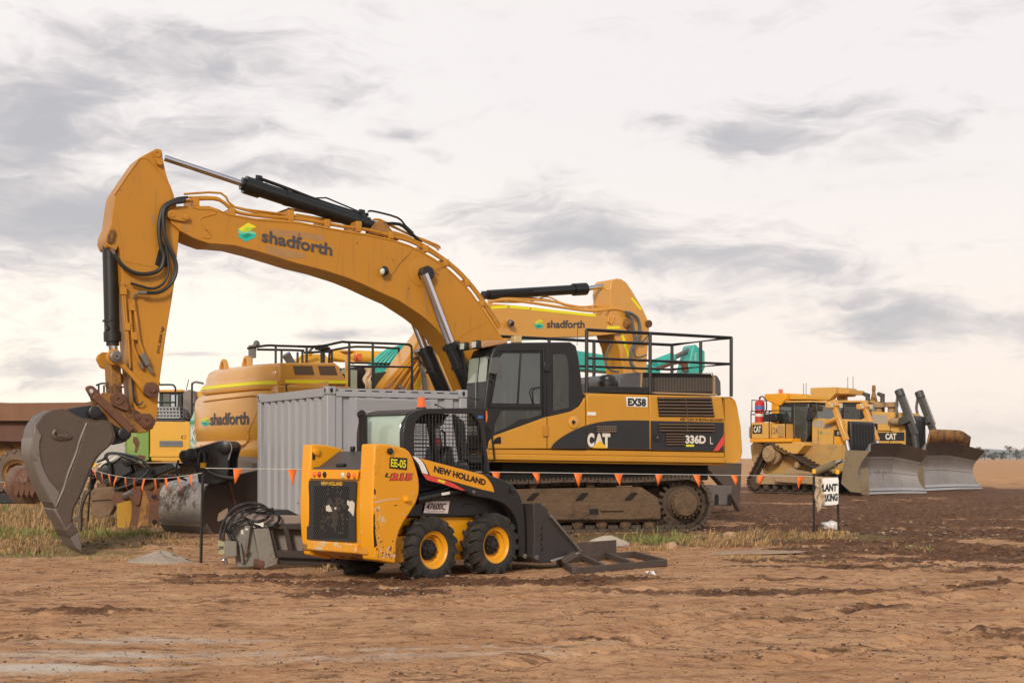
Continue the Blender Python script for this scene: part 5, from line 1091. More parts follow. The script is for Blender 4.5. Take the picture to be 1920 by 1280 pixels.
# ------------------------------------------------------------------ small grey shipping container
def build_container():
    F = Frame(-347/2600*21.1, 21.1, 30); L, D, Hh = 2.43, 3.13, 2.44
    X = thing('shipping_container', 'short grey corrugated shipping container standing behind the skid steer loader', 'container', F)
    z0 = .05
    def corr(a0, a1, n, depth, run):
        pts = []; p = (a1-a0)/n
        for i in range(n):
            s = a0+i*p; pts += [(s, 0), (s+p*.50, 0), (s+p*.57, depth), (s+p*.93, depth)]
        pts.append((a1, 0)); return pts
    def wall(axis, n, inv, name='wall'):
        k = MB(); ln = L if axis == 'u' else D; c = corr(.12, ln-.12, n, .05, 0); o = .028
        zs = (z0+.14, z0+Hh-.15); vs = []
        for z in zs:
            for s, d in c: vs.append((s, o+d, z) if axis == 'u' else (o+d, s, z))
        m = len(c); k.add(vs, [[i, i+1, m+i+1, m+i] for i in range(m-1)]); 
        if inv: k.v = [((x, D-y, z) if axis == 'u' else (L-x, y, z)) for x, y, z in k.v]
        return k.obj(name, grey_box, X, smooth=0)
    w = wall('u', 8, False); wall('v', 9, False); wall('u', 8, True); wall('v', 9, True)
    for u in (0, L-.15):
        for v in (0, D-.15):
            q = MB(); q.box((u+.006, v+.006, z0+.13), (u+.144, v+.144, z0+Hh-.13)); q.obj('corner_post', grey_box, X, bevel=.012)
            for z in (z0, z0+Hh-.125):
                q = MB(); q.box((u-.002, v-.002, z), (u+.162-.01, v+.152, z+.127)); ca = q.obj('corner_casting', grey_box, X, bevel=.014)
                for a in range(2):
                    q = MB(); pts = [(.075+.026*math.cos(i*math.pi/6), z+.064+.038*math.sin(i*math.pi/6)) for i in range(12)]
                    if a == 0 and v == 0: q.prism([(u+p, zz) for p, zz in pts], v-.004, v-.001); q.obj('casting_hole', hole_m, ca, smooth=0)
                    if a == 1 and u == 0: q.prism([(v+p, zz) for p, zz in pts], u-.004, u-.001, axis='u'); q.obj('casting_hole', hole_m, ca, smooth=0)
    for z, h in ((z0+.01, .13), (z0+Hh-.15, .13)):
        for v in (0.01, D-.07): q = MB(); q.box((.152, v, z), (L-.152, v+.06, z+h*(.62 if z > 1 else 1))) ; q.obj('side_rail', grey_box, X, bevel=.008)
        for u in (0.01, L-.07): q = MB(); q.box((u, .152, z), (u+.06, D-.152, z+h)); q.obj('end_rail', grey_box, X, bevel=.008)
    q = MB(); q.box((.05, .05, z0+Hh-.05), (L-.05, D-.05, z0+Hh-.022)); q.obj('roof', grey_box, X)
    q = MB(); q.box((.05, .05, z0+.06), (L-.05, D-.05, z0+.12)); q.obj('floor', grey_box, X)
    # lip of the roof sheet with its shallow waves
    n = 9
    for i in range(n):
        a = .2+i*(L-.4)/n; q = MB(); q.box((a, .012, z0+Hh-.07), (a+(L-.4)/n*.45, .02, z0+Hh-.035)); q.obj('roof_wave', grey_box, X, smooth=0)
    # ventilation panel
    P = F.P; v = .02
    a, b_, c, d = [P(x, y, v) for x, y in ((669.5,749),(812,751),(812,770),(669.5,769.5))]
    q = MB(); ring = [(a, b_), (b_, c), (c, d), (d, a)]
    q.prism([(a.x-.03, d.z-.03), (b_.x+.03, d.z-.03), (b_.x+.03, a.z+.03), (a.x-.03, a.z+.03)], v-.004, v+.01); vp = q.obj('vent_panel', grey_box, X, bevel=.006)
    q = MB(); rows = 9; cols = 26
    for j in range(rows):
        for i in range(cols):
            f = (i+(.5 if j % 2 else 0)+.1)/(cols+.6); u = a.x+(b_.x-a.x)*f; z = d.z+(a.z-d.z)*(j+.5)/rows; w_ = (b_.x-a.x)/cols*.38; h_ = (a.z-d.z)/rows*.32
            q.add([(u-w_, v-.0055, z), (u, v-.0055, z-h_), (u+w_, v-.0055, z), (u, v-.0055, z+h_)], [[0, 1, 2, 3]])
    q.obj('vent_holes', mat('grey_shadowed_vent', (.13,.12,.125), .8, bump=0), vp, smooth=0)
    return X
build_container()
# ------------------------------------------------------------------ excavators standing behind
def loft_rings(k, rings):
    n = len(rings[0]); vs = [p for r in rings for p in r]
    k.add(vs, [[i*n+j, i*n+(j+1) % n, (i+1)*n+(j+1) % n, (i+1)*n+j] for i in range(len(rings)-1) for j in range(n)]+[list(range(n-1, -1, -1)), [(len(rings)-1)*n+j for j in range(n)]])
def simple_undercarriage(X, hl, hw, g0=0.0, h=1.05, m=mudsteel):
    for s in (-1, 1):
        va, vb = (-hw, -hw+.65) if s < 0 else (hw-.65, hw)
        track(X, [(-hl+.5, g0+h/2, h/2-.05), (hl-.5, g0+h/2, h/2-.05)], va, vb, .23, .04, .035, trackm, grousers=(-.3, .3), sag=.04)
        k = MB(); k.prism([(-hl+.75, g0+.22), (-hl+.75, g0+.7), (hl-.75, g0+.7), (hl-.75, g0+.22)], va+.08, vb-.08); k.obj('track_frame', m, X, bevel=.03)
        for u in (-hl+.5, hl-.5):
            k = MB(); k.lathe((u, va+.03, g0+h/2), (0, 1, 0), [(0, .15), (.0, .30), (.05, .40), (.5, .40)], 24); k.obj('sprocket' if u > 0 else 'idler', m, X)
    k = MB(); k.prism([(-1.2, g0+.45), (1.2, g0+.45), (.9, g0+1.0), (-.9, g0+1.0)], -hw+.5, hw-.5); k.lathe((0, 0, g0+.9), (0, 0, 1), [(0, .75), (.5, .75)], 28); k.obj('undercarriage', m, X, bevel=.02)
def build_excavator_second():
    F = Frame(-2.44, 30.46, 35); P = F.P; B = -1.7
    X = thing('excavator', 'clean yellow excavator with lettered counterweight behind the grey container, boom pointing right', 'excavator', F, group='excavators parked in the yard')
    simple_undercarriage(X, 2.7, 1.75, .03, 1.2)
    base = [(-2.6,-1.7),(-3.25,-1.69),(-3.62,-1.6),(-3.82,-1.42),(-3.90,-1.1),(-3.93,-.4),(-3.93,.6),(-3.91,1.55),(-3.82,1.86),(-3.6,2.02),(-3.2,2.06),(-2.6,2.06)]
    base = [(-2.6+(u+2.6)*1.16, v) for u, v in base]
    def ring(f, z, du=0): return [(-2.6+(u+2.6)*f+du, v*(.35+.65*f) if abs(v) > 0 else v, z) for u, v in base]
    k = MB(); loft_rings(k, [ring(.86,1.33),ring(.95,1.36),ring(.99,1.46),ring(1.0,1.66),ring(.97,1.74),ring(.985,1.80),ring(1.0,2.0),ring(1.0,2.50),ring(.985,2.62),ring(.95,2.69),ring(.88,2.735)]); cw = k.obj('counterweight', cat2, X, smooth=42, bevel=.012)
    k = MB(); loft_rings(k, [ring(.90,2.74),ring(.91,2.80),ring(.90,2.93),ring(.87,2.97),ring(.865,3.08),ring(.835,3.20),ring(.77,3.26)]); uh = k.obj('rear_hood', cat2, X, smooth=42, bevel=.012)
    def band(par, i0, i1, f, za, zb, m, name='reflective_strip'):
        q = [(-2.6+(u+2.6)*f, v*(.35+.65*f)) for u, v in base][i0:i1]; k = MB(); n = len(q)
        vs = [(u, v, za) for u, v in q]+[(u, v, zb) for u, v in q]; k.add(vs, [[i, i+1, n+i+1, n+i] for i in range(n-1)]); return k.obj(name, m, par, smooth=60)
    band(uh, 2, 10, .916, 2.835, 2.905, yel_tape)
    # rear lettering and recess
    ur = -4.148
    def Q(x, y): return F.PU(x, y, ur)
    def hug(o, d):                                   # follow the curve of the tail
        prof = sorted((v, u) for u, v in base)
        rear_ = [(v, min(u for u, w in base if abs(w-v) < 1e-6)) for v in sorted(set(v for u, v in base))]
        for q in o.data.vertices:
            u = np.interp(q.co.y, [a for a, _ in rear_], [c for _, c in rear_]); q.co.x = u-d+(q.co.x-ur)
    txt = letter(cw, 'shadforth', Q(394,797.5), Q(463,795.5), Q(394,774.5), grey_ink, .03, .006)
    for pts, r_ in (([(380,752),(400,749),(440,744),(466,741),(480,742)], .02), ([(484,735),(478,752),(470,780),(462,810),(461,826),(452,838)], .022), ([(377,838),(400,840),(440,840),(452,838)], .02)):
        k = MB(); k.tube(curve_pts([Q(x, y) for x, y in pts], 5), r_, 6); e_ = k.obj('panel_edge', cat2, cw, smooth=60); hug(e_, -.004)
    hug(txt, .004); logo(cw, F, 384, 790, 8.5, 0, PF=lambda x, y: Q(x, y))
    for o in cw.children:
        if o.name.startswith('emblem'): hug(o, .004)
    k = MB(); k.tube([(ur-.004, -1.0, 1.66), (ur-.004, 1.2, 1.66)], .02, 6); k.obj('step_edge', cat2, cw)
    q = Q(386,838)
    k = MB(); k.box((-3.6,-1.705,1.55),(-3.2,-1.69,1.62)); k.obj('red_reflector', red_lens, cw)
    for y, z in ((.75,3.26),(-.25,3.26)):
        k = MB(); c = F.PU(420 if y > 0 else 463, 683, -3.62); c.z = 3.25
        pts = [(-.17,0),(-.16,.12),(-.09,.24),(0,.28),(.09,.24),(.17,.12),(.20,0)]; hol = [(-.05,.09),(-.04,.15),(0,.17),(.04,.15),(.05,.09)]
        o_ = [(c.y+a, c.z-.04+b_) for a, b_ in pts]; i_ = [(c.y+a*.55, c.z-.04+b_*.78+.015) for a, b_ in pts]
        n = len(pts); vs = [(u, a, b_) for u in (-3.66, -3.58) for a, b_ in o_+i_]; fs = []
        for i in range(n-1):
            for o in (0, 2*n): fs.append([o+i, o+i+1, o+n+i+1, o+n+i])
            fs.append([i, i+1, 2*n+i+1, 2*n+i]); fs.append([n+i, n+i+1, 3*n+i+1, 3*n+i])
        fs += [[0, n, 3*n, 2*n], [n-1, 2*n-1, 4*n-1, 3*n-1]]; k.add(vs, fs); k.obj('lifting_eye', cat2, X, smooth=40)
    # side hood and body
    v = B+.14
    k = MB(); k.pp(F, [(524,680),(628,680),(634,685),(651,716),(649,722),(524,722)], v, 1.3, plane=v); sh = k.obj('side_hood', cat2, X, bevel=.03, seg=3)
    face(sh, F, 'hood_window', [(549,685.5),(585,685.5),(589.5,702.5),(553,702.5)], v, louvre_m, .006); face(sh, F, 'hood_window', [(596,685.8),(627.5,685.8),(632.5,703),(600.5,703)], v, louvre_m, .006)
    face(sh, F, 'reflective_strip', [(533,712),(649.5,713.2),(649.5,719),(533.5,718)], v, yel_tape, .03)
    for x in (538, 589, 638): k = MB(); c = P(x, 721, v-.01); k.lathe(c, (0,-1,0), [(0,.025),(.02,.02),(.021,.001)], 10); k.obj('hood_bolt', steel, sh)
    k = MB(); k.pp(F, [(520,723),(655,724),(662,731),(663,870),(520,868)], B, 1.65, plane=B); k.obj('side_panel', cat2, X, bevel=.025)
    k = MB(); k.pp(F, [(663,735),(760,738),(860,745),(860,868),(663,870)], B+.05, 1.6, plane=B); k.obj('front_deck', cat2, X, bevel=.02)
    k = MB(); k.pp(F, [(535,722.5),(537,722.5),(541,745),(539,745)], B-.004, B, plane=B); k.obj('panel_seam', hole_m, X)
    # handrails
    r = .026; c0 = B+.22
    def L(pts, vv): return [P(x, y, vv) for x, y in pts]
    rail(X, [curve_pts(L([(556,649),(600,649),(640,641),(655,641.5),(758,645),(768,648),(772,656),(773,735)], c0), 3)], r, black)
    rail(X, [L([(658,686),(772,688)], c0)], r*.8, black)
    for x, y0, y1 in ((575,649,679),(655,641,735),(699,643,735)): rail(X, [L([(x,y0),(x,y1)], c0)], r, black, 'rail_post')
    rail(X, [curve_pts(L([(570,661),(618,659),(622,662),(622,680)], 1.2), 3), curve_pts(L([(617,680),(618,660),(625,656),(668,650),(740,653),(748,659),(750,735)], .6), 3)], r, black)
    rail(X, [L([(657,680),(700,681),(748,682)], .6)], r*.8, black)
    rail(X, [curve_pts(L([(464,653),(500,647.5),(520,648),(556,649),(580,650)], .1), 3), L([(482,655),(545,656),(570,657)], 1.0)], r, black)
    for x, y0, y1, vv in ((517,648,690,.1),(528,656,690,1.0),(558,660,690,1.0),(567,657,690,1.0),(762,700,735,.6),(765,664,735,.6)): rail(X, [L([(x,y0),(x,y1)], vv)], r, black, 'rail_post')
    k = MB(); k.obox(P(473,659,.3), (.03,.34,.28), None); k.tube([P(472,665,.3), P(472,690,.3)], .02, 6); k.obj('mirror_plate', steel, X, bevel=.01)
    k = MB(); k.ell(P(481,645,.3), (.07,.07,.08), 10, 7); k.tube([P(484,648,.3),P(490,650,.3)], .02, 5); k.obj('work_light', mirror_m, X)
    k = MB(); k.lathe(P(605,684,.2), (0,0,1), [(0,.05),(.3,.05),(.32,.16),(.36,.17),(.42,.10),(.43,.01)], 18); k.obj('precleaner', black, X)
    k = MB(); k.tube([P(548,684,.2),P(541,672,.2),P(536,664,.2)], [.09,.09,.10], 14); k.obj('exhaust_stack', mirror_m, X)
    k = MB(); k.tube([P(651,735,-.9),P(651,665,-.9)], .05, 8); k.lathe(P(651,664,-.9), (0,0,1), [(0,.06),(.05,.16),(.06,.16),(.08,.02)], 16); k.obj('beacon_post', cat2, X)
    k = MB(); k.obox(P(670.5,670,-.7), (.14,.14,.16)); k.obj('beacon', orange_lens, X, bevel=.02)
    # cab on the far side: rear wall, side window frame, door posts
    k = MB(); k.pp(F, [(640,690),(705,685),(705,745),(640,745)], .6, 1.6, plane=.6); k.obj('cab', black, X, bevel=.05)
    k = MB(); k.pp(F, [(640,692),(668,694),(668,735),(655,735),(650,705),(640,700)], .55, .60, plane=.6); k.obj('cab_window', glass_pale, X, bevel=.01)
    k = MB(); k.pp(F, [(694,700),(740,694),(746,700),(742,735),(694,735)], .30, .56, plane=.4); k.obj('valve_cover', mat('dark_green_cover', (.02,.035,.03), .4, var=.2, bump=0), X, bevel=.02)
    rnd = random.Random(8); k = MB()
    k.grid(lambda s, t: P(684+12*s+3*math.sin(t*9)+4*t*(s-.5), 690+40*t, .15+.05*math.sin(7*s+5*t)+.06*math.sin(3*t+2*s)), 8, 12); k.obj('hanging_cloth', cloth_tan, X, solid=.02, smooth=80)
    # boom
    b0 = -.42
    up = [(722,742),(742,712),(765,682),(790,648),(815,615),(842,585),(875,570),(915,568.5),(950,571),(1000,576),(1137,592.5),(1165,598),(1178,604),(1181,612),(1174,621),(1162,625)]
    lo = [(1135,628),(1100,631),(1000,634),(955,637),(925,645),(900,660),(872,690),(850,742)]
    k = MB(); k.pp(F, up+lo, b0, .42); boom = k.obj('boom', cat2, X, bevel=.015)
    for pts in ([(921,574),(951,572.5),(951,577.5),(921,579.5)], [(955.5,572.5),(992.5,576),(992.5,581),(955.5,577.5)], [(996,576.5),(1116.5,589),(1116.5,594),(996,581.5)], [(1138,611.5),(1162,611.5),(1162,616.5),(1138,616.5)]): face(boom, F, 'reflective_strip', pts, b0, yel_tape, .006)
    face(boom, F, 'reflective_strip', [(776,730),(810.5,663),(813,668),(778,737)], b0, yel_tape, .006); face(boom, F, 'reflective_strip', [(826,641),(830,644),(822,655),(818,652)], b0, yel_tape, .006)
    letter(boom, 'shadforth', P(1025,615,b0), P(1096,615,b0), P(1025,600,b0), grey_ink, .03, .008)
    logo(boom, F, 1010, 607.5, 9, b0)
    k = MB(); k.ell(P(957,606,b0-.1), (.07,.09,.09), 12, 7); wl = k.obj('work_light', steel, boom); k = MB(); k.ell(P(960,606,b0-.15), (.06,.06,.06), 10, 6); k.obj('lens', black, wl)
    k = MB()
    for vv, rr, pts in ((-.34,.034,[(915,566),(950,562),(1000,568),(1060,577),(1110,583),(1150,579),(1170,583),(1182,590)]),(-.1,.026,[(912,572),(940,560),(985,561),(1040,566),(1100,580),(1140,577),(1165,575)]),(.2,.024,[(905,560),(960,556),(1030,563),(1075,575),(1135,572)]),(0,.018,[(920,566),(990,566),(1025,556),(1060,570),(1130,580)])): k.tube(curve_pts(L(pts, vv), 3), rr, 7)
    k.obj('hydraulic_pipe', cat2, boom)
    k = MB()
    for vv, rr, pts in ((-.46,.040,[(832,592),(806,628),(795,648),(770,682),(745,716),(728,742)]),(-.48,.036,[(838,596),(815,632),(800,655),(775,692),(752,728)]),(-.44,.036,[(820,610),(800,640),(775,668),(748,700),(722,728)]),(-.40,.034,[(815,603),(785,640),(776,655),(760,680),(735,706),(715,730)]),(-.5,.028,[(836,606),(812,645),(795,672),(770,712),(758,735)]),(-.5,.024,[(842,608),(822,640),(806,668),(783,712),(770,738)])): k.tube(curve_pts(L(pts, vv), 3), rr, 8)
    k.obj('hydraulic_pipe', cat_yel, boom)
    k = MB()
    for x, y in ((797,665),(783,662),(752,728),(812,640)): k.obox(P(x,y,-.55), (.16,.10,.08), Matrix.Rotation(R(40),3,'Y'))
    k.obj('pipe_clamp', steel, boom, bevel=.01)
    k = MB(); k.tube(curve_pts(L([(787,680),(791,690),(795,712),(797,745)], -.55), 3), .05, 8); k.obj('hydraulic_hose', mat('grey_hose', (.11,.11,.11), .5, var=.1, bump=0), boom)
    k = MB(); k.tube([P(786,676,-.55),P(788,684,-.55)], .055, 8); k.obj('hose_fitting', chrome, boom)
    k = MB(); k.tube(curve_pts(L([(772,735),(773,680),(778,672),(783,671),(800,690),(843,738)], -1.0), 3), .026, 7); k.obj('support_strut', black, X)
    # stick cylinder
    k = MB(); k.cyl(P(915,553,0), P(1088,542,0), .115, 20); k.cyl(P(1075,543,0), P(1098,541.5,0), .15, 20); k.cyl(P(905,553,0), P(930,552,0), .09, 14); k.obj('stick_cylinder', black_gloss, X, smooth=40)
    k = MB(); k.tube([P(915,549,-.1),P(960,548,-.1),P(1000,544,-.1)], .03, 6); k.obj('cylinder_pipe', black_gloss, X)
    k = MB(); k.cyl(P(1098,541.5,0), P(1150,533,0), .06, 16); k.obj('cylinder_rod', chrome, X)
    # stick
    s0 = -.34
    k = MB(); k.pp(F, [(1145,560),(1143.5,548),(1146,532),(1150,524),(1157,522),(1165,523),(1174,529),(1184,543),(1196,563),(1206,580),(1213,596),(1217.5,606),(1217,625),(1215,650),(1212,690),(1208,740),(1222,860),(1215,880),(1200,872),(1182,780),(1168,690),(1160,650),(1148,620),(1144,590)], s0, .34); st = k.obj('stick', cat2, X, bevel=.015)
    k = MB(); k.lathe(P(1175,607,b0), (0,-1,0), [(0,.12),(.05,.12),(.06,.06),(.08,.05),(.08,.001)], 20); k.obj('pivot_pin', rust_yel, boom)
    k = MB(); k.tube(L([(1142,594),(1140,603),(1146,608),(1152,592)], b0-.02), .02, 6); k.obj('pipe_bracket', cat2, boom)
    face(st, F, 'reflective_strip', [(1182,559),(1186,558),(1203,579),(1200,582)][::-1], s0, yel_tape, .006); face(st, F, 'reflective_strip', [(1163,625),(1168,624),(1177,655),(1173,656)], s0, yel_tape, .006); face(st, F, 'reflective_strip', [(1171,647),(1175,646),(1180,668),(1177,670)], s0, yel_tape, .006)
    k = MB(); c = P(1215,607,s0); k.lathe(c, (0,-1,0), [(0,.09),(.06,.09),(.07,.001)], 14); k.obj('pin_boss', rust, st)
    for pts, rr in (([(1172,585),(1184,588),(1196,598),(1199,615),(1196,635),(1186,650),(1182,665),(1183,680),(1190,690)], .040), ([(1176,588),(1184,600),(1188,620),(1190,640),(1188,655)], .035), ([(1145,645),(1140,655),(1136,675),(1140,690),(1152,696),(1160,697)], .026), ([(1218,625),(1205,640),(1194,638),(1190,630)], .024), ([(1188,655),(1190,665),(1197,670),(1212,665)], .02)):
        k = MB(); k.tube(curve_pts(L(pts, s0-.12), 4), rr, 8); k.obj('hydraulic_hose', MATS['grey_hose'], st)
    # bucket, teeth to the ground
    w = -.75
    k = MB(); pl = F.poly([(1312,866),(1345,866),(1391,868),(1389,915),(1386,952),(1380,956),(1368,925),(1340,892)], w); k.prism(pl, w, w+.05); k.prism(pl, .70, .75)
    sh = F.poly([(1312,866),(1308,880),(1312,905),(1318,938),(1330,946),(1372,948),(1372,941),(1332,938),(1322,930),(1318,905),(1316,880)], w); k.prism(sh, w, .75); bk = k.obj('bucket', bucket_m, X, bevel=.01)
    k = MB(); k.bar(P(1317,869,w-.03), P(1368,925,w-.03), .08, .20, (0,1,0)); k.bar(P(1368,925,w-.03), P(1384,955,w-.03), .07, .14, (0,1,0)); k.obj('bucket_edge', bucket_m, bk, bevel=.01)
    k = MB(); k.pp(F, [(1316,908),(1362,910),(1360,946),(1322,946)], w-.2, w-.16, plane=w); k.obj('lip_plate', steel, bk, bevel=.01)
    for x in (1333, 1357): k = MB(); k.pp(F, [(x-4,946),(x-3,928),(x,925),(x+3,928),(x+3,946)], w-.22, w-.19, plane=w); k.obj('lip_slot', hole_m, bk)
    return X
build_excavator_second()
def build_excavator_green():
    F = at(205, 38.5, 4); P = F.P
    X = thing('excavator', 'worn yellow excavator with a lime green and grey tail behind the big bucket', 'excavator', F, group='excavators parked in the yard')
    u0 = F.P(205,800,0).x
    for s, va, vb in ((-1, .15, .8), (1, 2.1, 2.75)):
        a = P(205,905,va); track(X, [(-.6, .50, .46), (2.9, .50, .46)], va, vb, .21, .04, .03, trackm, grousers=(-.3,.3), sag=.05)
        k = MB(); k.prism([(-.4,.25),(-.4,.7),(2.7,.7),(2.7,.25)], va+.08, vb-.08); k.obj('track_frame', mudsteel, X, bevel=.02)
        k = MB(); k.lathe((2.9, va+.02, .5), (0,1,0), [(0,.2),(.04,.38),(.4,.38)], 22); k.obj('sprocket', mudsteel, X)
    k = MB(); k.box((0,.8,.45),(2.2,2.1,1.25)); k.obj('undercarriage', mudsteel, X, bevel=.04)
    k = MB(); k.pp(F, [(281,789),(354,790),(357,795),(357,862),(352,866),(284,864),(281,850)], 0, 2.8); ho = k.obj('side_panel', orange_yel, X, bevel=.03, seg=3)
    k = MB(); k.pp(F, [(281,850),(356,850),(356,856),(281,856)], -.03, 0, plane=0); k.obj('panel_step', orange_yel, ho, bevel=.01)
    louvre(ho, F, [(299,826),(342,826),(342,837),(299,837)], -.01, 3, grey_box, hole_m, 'vent_louvre')
    face(ho, F, 'latch', [(340,816),(349,816),(349,822),(340,822)], -.0, hole_m, .004); face(ho, F, 'latch_plate', [(342,817),(348.5,817),(348.5,821),(342,821)], -.0, orange_yel, .008)
    k = MB(); k.pp(F, [(236,796),(279,790),(279.5,862),(270,866),(240,860),(236,850)], .01, 2.8, plane=0); gp = k.obj('counterweight', green_p, X, bevel=.03, seg=3)
    face(gp, F, 'rust_patch', [(250,818),(258,820),(262,830),(259,842),(256,850),(252,846),(254,836),(249,828)], .01, rust, .004); face(gp, F, 'rust_patch', [(246,857),(262,852),(274,855),(272,862),(250,862)], .01, rust, .004)
    face(gp, F, 'lime_patch', [(237,797),(256,794),(254,845),(240,843)], .01, mat('yellow_green_paint', (.22,.31,.06), .55, var=.1, dirt=(.2,.12,.05), amt=.15), .003)
    k = MB(); k.pp(F, [(236,800),(236,862),(180,871),(172,866),(186,852),(206,833),(224,815)], .02, 2.8, plane=0); k.obj('tail', mat('chalky_grey_paint', (.42,.39,.36), .6, var=.12, dirt=(.2,.12,.07), amt=.45, dscale=3), X, bevel=.04, seg=3)
    k = MB(); k.pp(F, [(200,786),(345,786),(347,791),(200,791)], .0, 2.6, plane=0); k.obj('hood', mat('brown_black_hood', (.06,.05,.045), .6, dirt=(.15,.1,.07), amt=.3), X, bevel=.02)
    k = MB(); k.pp(F, [(215,764),(338,763),(345,768),(347,780),(345,786),(215,786)], .3, 1.6, plane=.3); eh = k.obj('engine_cover', MATS['grey_plastic_cover'], X, bevel=.04, seg=3)
    k = MB()
    for j in range(3):
        for i in range(10):
            x = 275+i*6.9; y = 765+j*6.3; q = F.poly([(x+.8,y),(x+5.2,y),(x+5.8,y+4),(x+1.4,y+4)], .3); k.use(0); k.prism(q, .285, .3)
    k.obj('guard_holes', hole_m, eh, smooth=0)
    k = MB()
    for j in range(4): k.bar(P(272,763.5+j*6.3,.28), P(336,763.5+j*6.3,.28), .03, .05)
    for i in range(11): k.bar(P(274+i*6.2,763,.28), P(275.5+i*6.2,783,.28), .05, .03, (1,0,0))
    k.obj('guard_mesh', grey_box, eh, smooth=0)
    k = MB(); k.pp(F, [(298,734),(342,733),(344,786),(298,786)], 1.5, 2.6, plane=1.5); cb = k.obj('cab', black, X, bevel=.04)
    k = MB(); k.pp(F, [(296,731),(344,730),(344,735),(296,736)], 1.4, 2.65, plane=1.5); k.obj('cab_roof', cat2, cb, bevel=.03)
    face(cb, F, 'cab_window', [(302,738),(318,738),(318,762),(302,762)], 1.5, glass, .01); face(cb, F, 'cab_window', [(321,740),(333,740),(333,765),(321,765)], 1.5, mat('bright_cab_glass', (.45,.52,.58), .2, var=.1, bump=0), .01)
    k = MB(); k.pp(F, [(343,738),(352,730),(361,731),(366,745),(364,783),(342,783)], 1.0, 2.2, plane=1.0); k.obj('grey_housing', mat('brownish_grey_panel', (.20,.165,.14), .6, var=.1, bump=0), X, bevel=.04)
    r = .026
    rail(X, [[P(180,722,.1),P(190,718.5,.1),P(300,718,.1)], curve_pts([P(300,721,.1),P(322,721,.1),P(327,724,.1),P(329,730,.1),P(329,762,.1)],3), [P(200,727,1.0),P(300,721,1.0)]], r, black)
    for x, y0, y1 in ((185,721,790),(195,722,790),(206,720,790),(240,720,786),(270,719,786)): rail(X, [[P(x,y0,.1),P(x,y1,.1)]], r, black, 'rail_post')
    rail(X, [[P(296,754,.1),P(329,754,.1)]], r, black)
    k = MB(); k.tube([P(349,732,1.2),P(354,711,1.2)], .012, 5); k.obj('antenna', black, X)
    k = MB(); k.pp(F, [(365,745),(372,734),(380,728),(384,735),(384,783),(366,783)], 1.4, 1.9, plane=1.4); k.obj('boom_foot', orange_yel, X, bevel=.03)
    rail(X, [curve_pts([P(360,783,.5),P(360,724,.5),P(362,718,.5),P(368,716,.5),P(382,719,.5)],3), [P(360,758,.5),P(372,758,.5)]], .03, black)
    return X
build_excavator_green()
